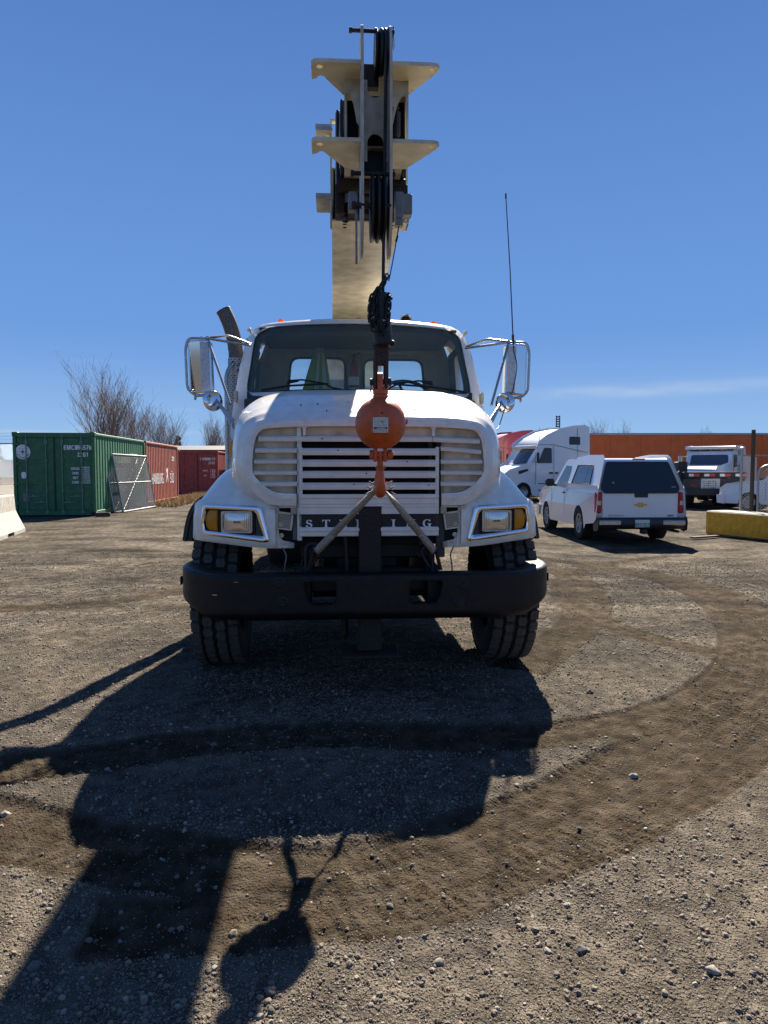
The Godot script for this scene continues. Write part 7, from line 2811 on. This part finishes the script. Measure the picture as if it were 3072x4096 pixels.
func right_side() -> void:
	pickup("white single cab pickup with a white camper shell, parked tail towards us", Vector3(5.62, -0.215, -15.6), deg_to_rad(1.5), true)
	var p2 := pickup("white pickup partly in view at the right edge, facing left behind the fence", Vector3(18.2, -0.22, -26.0), deg_to_rad(51.0), false)
	tractor("white sleeper tractor with a sloping roof fairing, beside the crane truck", Vector3(5.75, -0.22, -37.8), deg_to_rad(-66.0), M.car_white, true)
	tractor("red sleeper tractor half hidden between the crane truck and the white one", Vector3(3.9, -0.22, -42.6), deg_to_rad(-66.0), M.truck_red, false)
	dump_truck()
	flatbed()
	# orange trailer
	var t := thing("orange_trailer", "long orange box trailer with a grey top rail across the background", "trailer", Vector3(12.9, -0.2, -47.0))
	var b := B.new()
	b.box(Vector3(9.0, 2.55, -1.3), Vector3(18.0, 2.9, 2.56), 0.01)
	obj("box", b, M.trailer_orange, t)
	for k in 9:
		var p := B.new()
		p.box(Vector3(1.0 + 2.0 * k, 2.53, -0.01), Vector3(1.975, 2.78, 0.03), 0.008)
		obj("side_panel", p, M.trailer_orange, t)
	b = B.new()
	b.box(Vector3(9.0, 4.0, 0.0), Vector3(18.0, 0.14, 0.08), 0.01)
	obj("top_rail", b, M.galv, t)
	b = B.new()
	b.box(Vector3(9.0, 0.98, -1.3), Vector3(17.9, 0.25, 2.4), 0.02)
	b.box(Vector3(3.0, 0.5, -0.5), Vector3(0.15, 1.0, 0.15), 0.01)
	obj("chassis", b, M.ink, t)
	for z in [13.5, 14.8]:
		for s in [-0.3, -2.3]:
			var w := B.new()
			w.lathe([Vector2(0, -0.15), Vector2(0.3, -0.15), Vector2(0.5, -0.14), Vector2(0.52, 0), Vector2(0.5, 0.14), Vector2(0.3, 0.15), Vector2(0, 0.15)], Transform3D(Basis(Vector3.RIGHT, PI / 2), Vector3(z, 0.52, s)), 24, true)
			obj("wheel", w, M.rubber, t)
	# mast beyond
	var m := thing("ladder_mast", "dark ladder like mast rising behind the white tractor", "mast", Vector3(14.6, -0.2, -60.0))
	b = B.new()
	for x in [-0.14, 0.14]:
		b.box(Vector3(x, 3.1, 0), Vector3(0.07, 6.2, 0.1))
	obj("rail", b, M.ink, m)
	for k in 30:
		var r := B.new()
		r.box(Vector3(0, 0.3 + 0.2 * k, 0.0), Vector3(0.24, 0.1, 0.06))
		obj("rung", r, M.wood, m)
	# concrete block with a yellow face, fence on it
	var ax := Vector3(0.355, 0, 0.935)
	var blk := thing("barrier_block", "concrete barrier block with a worn yellow painted face at the right edge", "barrier", Vector3(8.2, -0.2, -18.1), atan2(0.355, 0.935))
	b = B.new()
	b.box(Vector3(0.35, 0.3, 1.9), Vector3(0.7, 0.6, 3.8), 0.03)
	obj("concrete_body", b, M.concrete, blk)
	b = B.new()
	b.box(Vector3(-0.004, 0.3, 1.9), Vector3(0.008, 0.53, 3.74))
	b.box(Vector3(0.35, 0.3, -0.003), Vector3(0.62, 0.52, 0.006))
	obj("yellow_face", b, M.yellow, blk)
	var f := thing("fence_gate", "chain link gate and posts standing behind the yellow barrier block", "fence", Vector3(9.35, -0.2, -18.2), -0.25)
	for e in [[-0.2, 2.2, 0.035, M.galv], [0.06, 2.65, 0.05, M.wood]]:
		var p := B.new()
		p.rod(Vector3(e[0], 0, 0), Vector3(e[0], e[1], 0), e[2], 8)
		obj("post", p, e[3], f)
	b = B.new()
	b.tube(bend([Vector3(0.2, 0.2, 0), Vector3(0.2, 1.75, 0), Vector3(3.2, 1.75, 0), Vector3(3.2, 0.2, 0)], 0.3, 8), 0.03, 8)
	obj("gate_frame", b, M.galv, f)
	b = B.new()
	chain_link(b, 0.22, 3.2, 0.2, 1.72, 0.08, 0.004)
	obj("chain_link_mesh", b, M.galv, f)
	b = B.new()
	chain_link(b, -0.2, 0.06, 0.2, 2.0, 0.08, 0.004)
	b.rod(Vector3(-0.2, 2.0, 0), Vector3(3.2, 2.0, -0.05), 0.02, 6)
	obj("chain_link_mesh", b, M.galv, f)
	var bd := thing("plank", "weathered plank lying in the shade of the yellow barrier block", "timber", Vector3(7.7, -0.2, -17.0), 0.5)
	b = B.new()
	b.box(Vector3(0, 0.03, 0), Vector3(0.9, 0.04, 0.14), 0.01)
	obj("board", b, M.wood, bd)

func _ready() -> void:
	rng.seed = 12
	setting()
	materials()
	ground()
	crane_truck()
	hook_ball()
	switch_weight()
	straps()
	cab_things()
	left_side()
	right_side()
	trees()
	gravel()
	rocks()
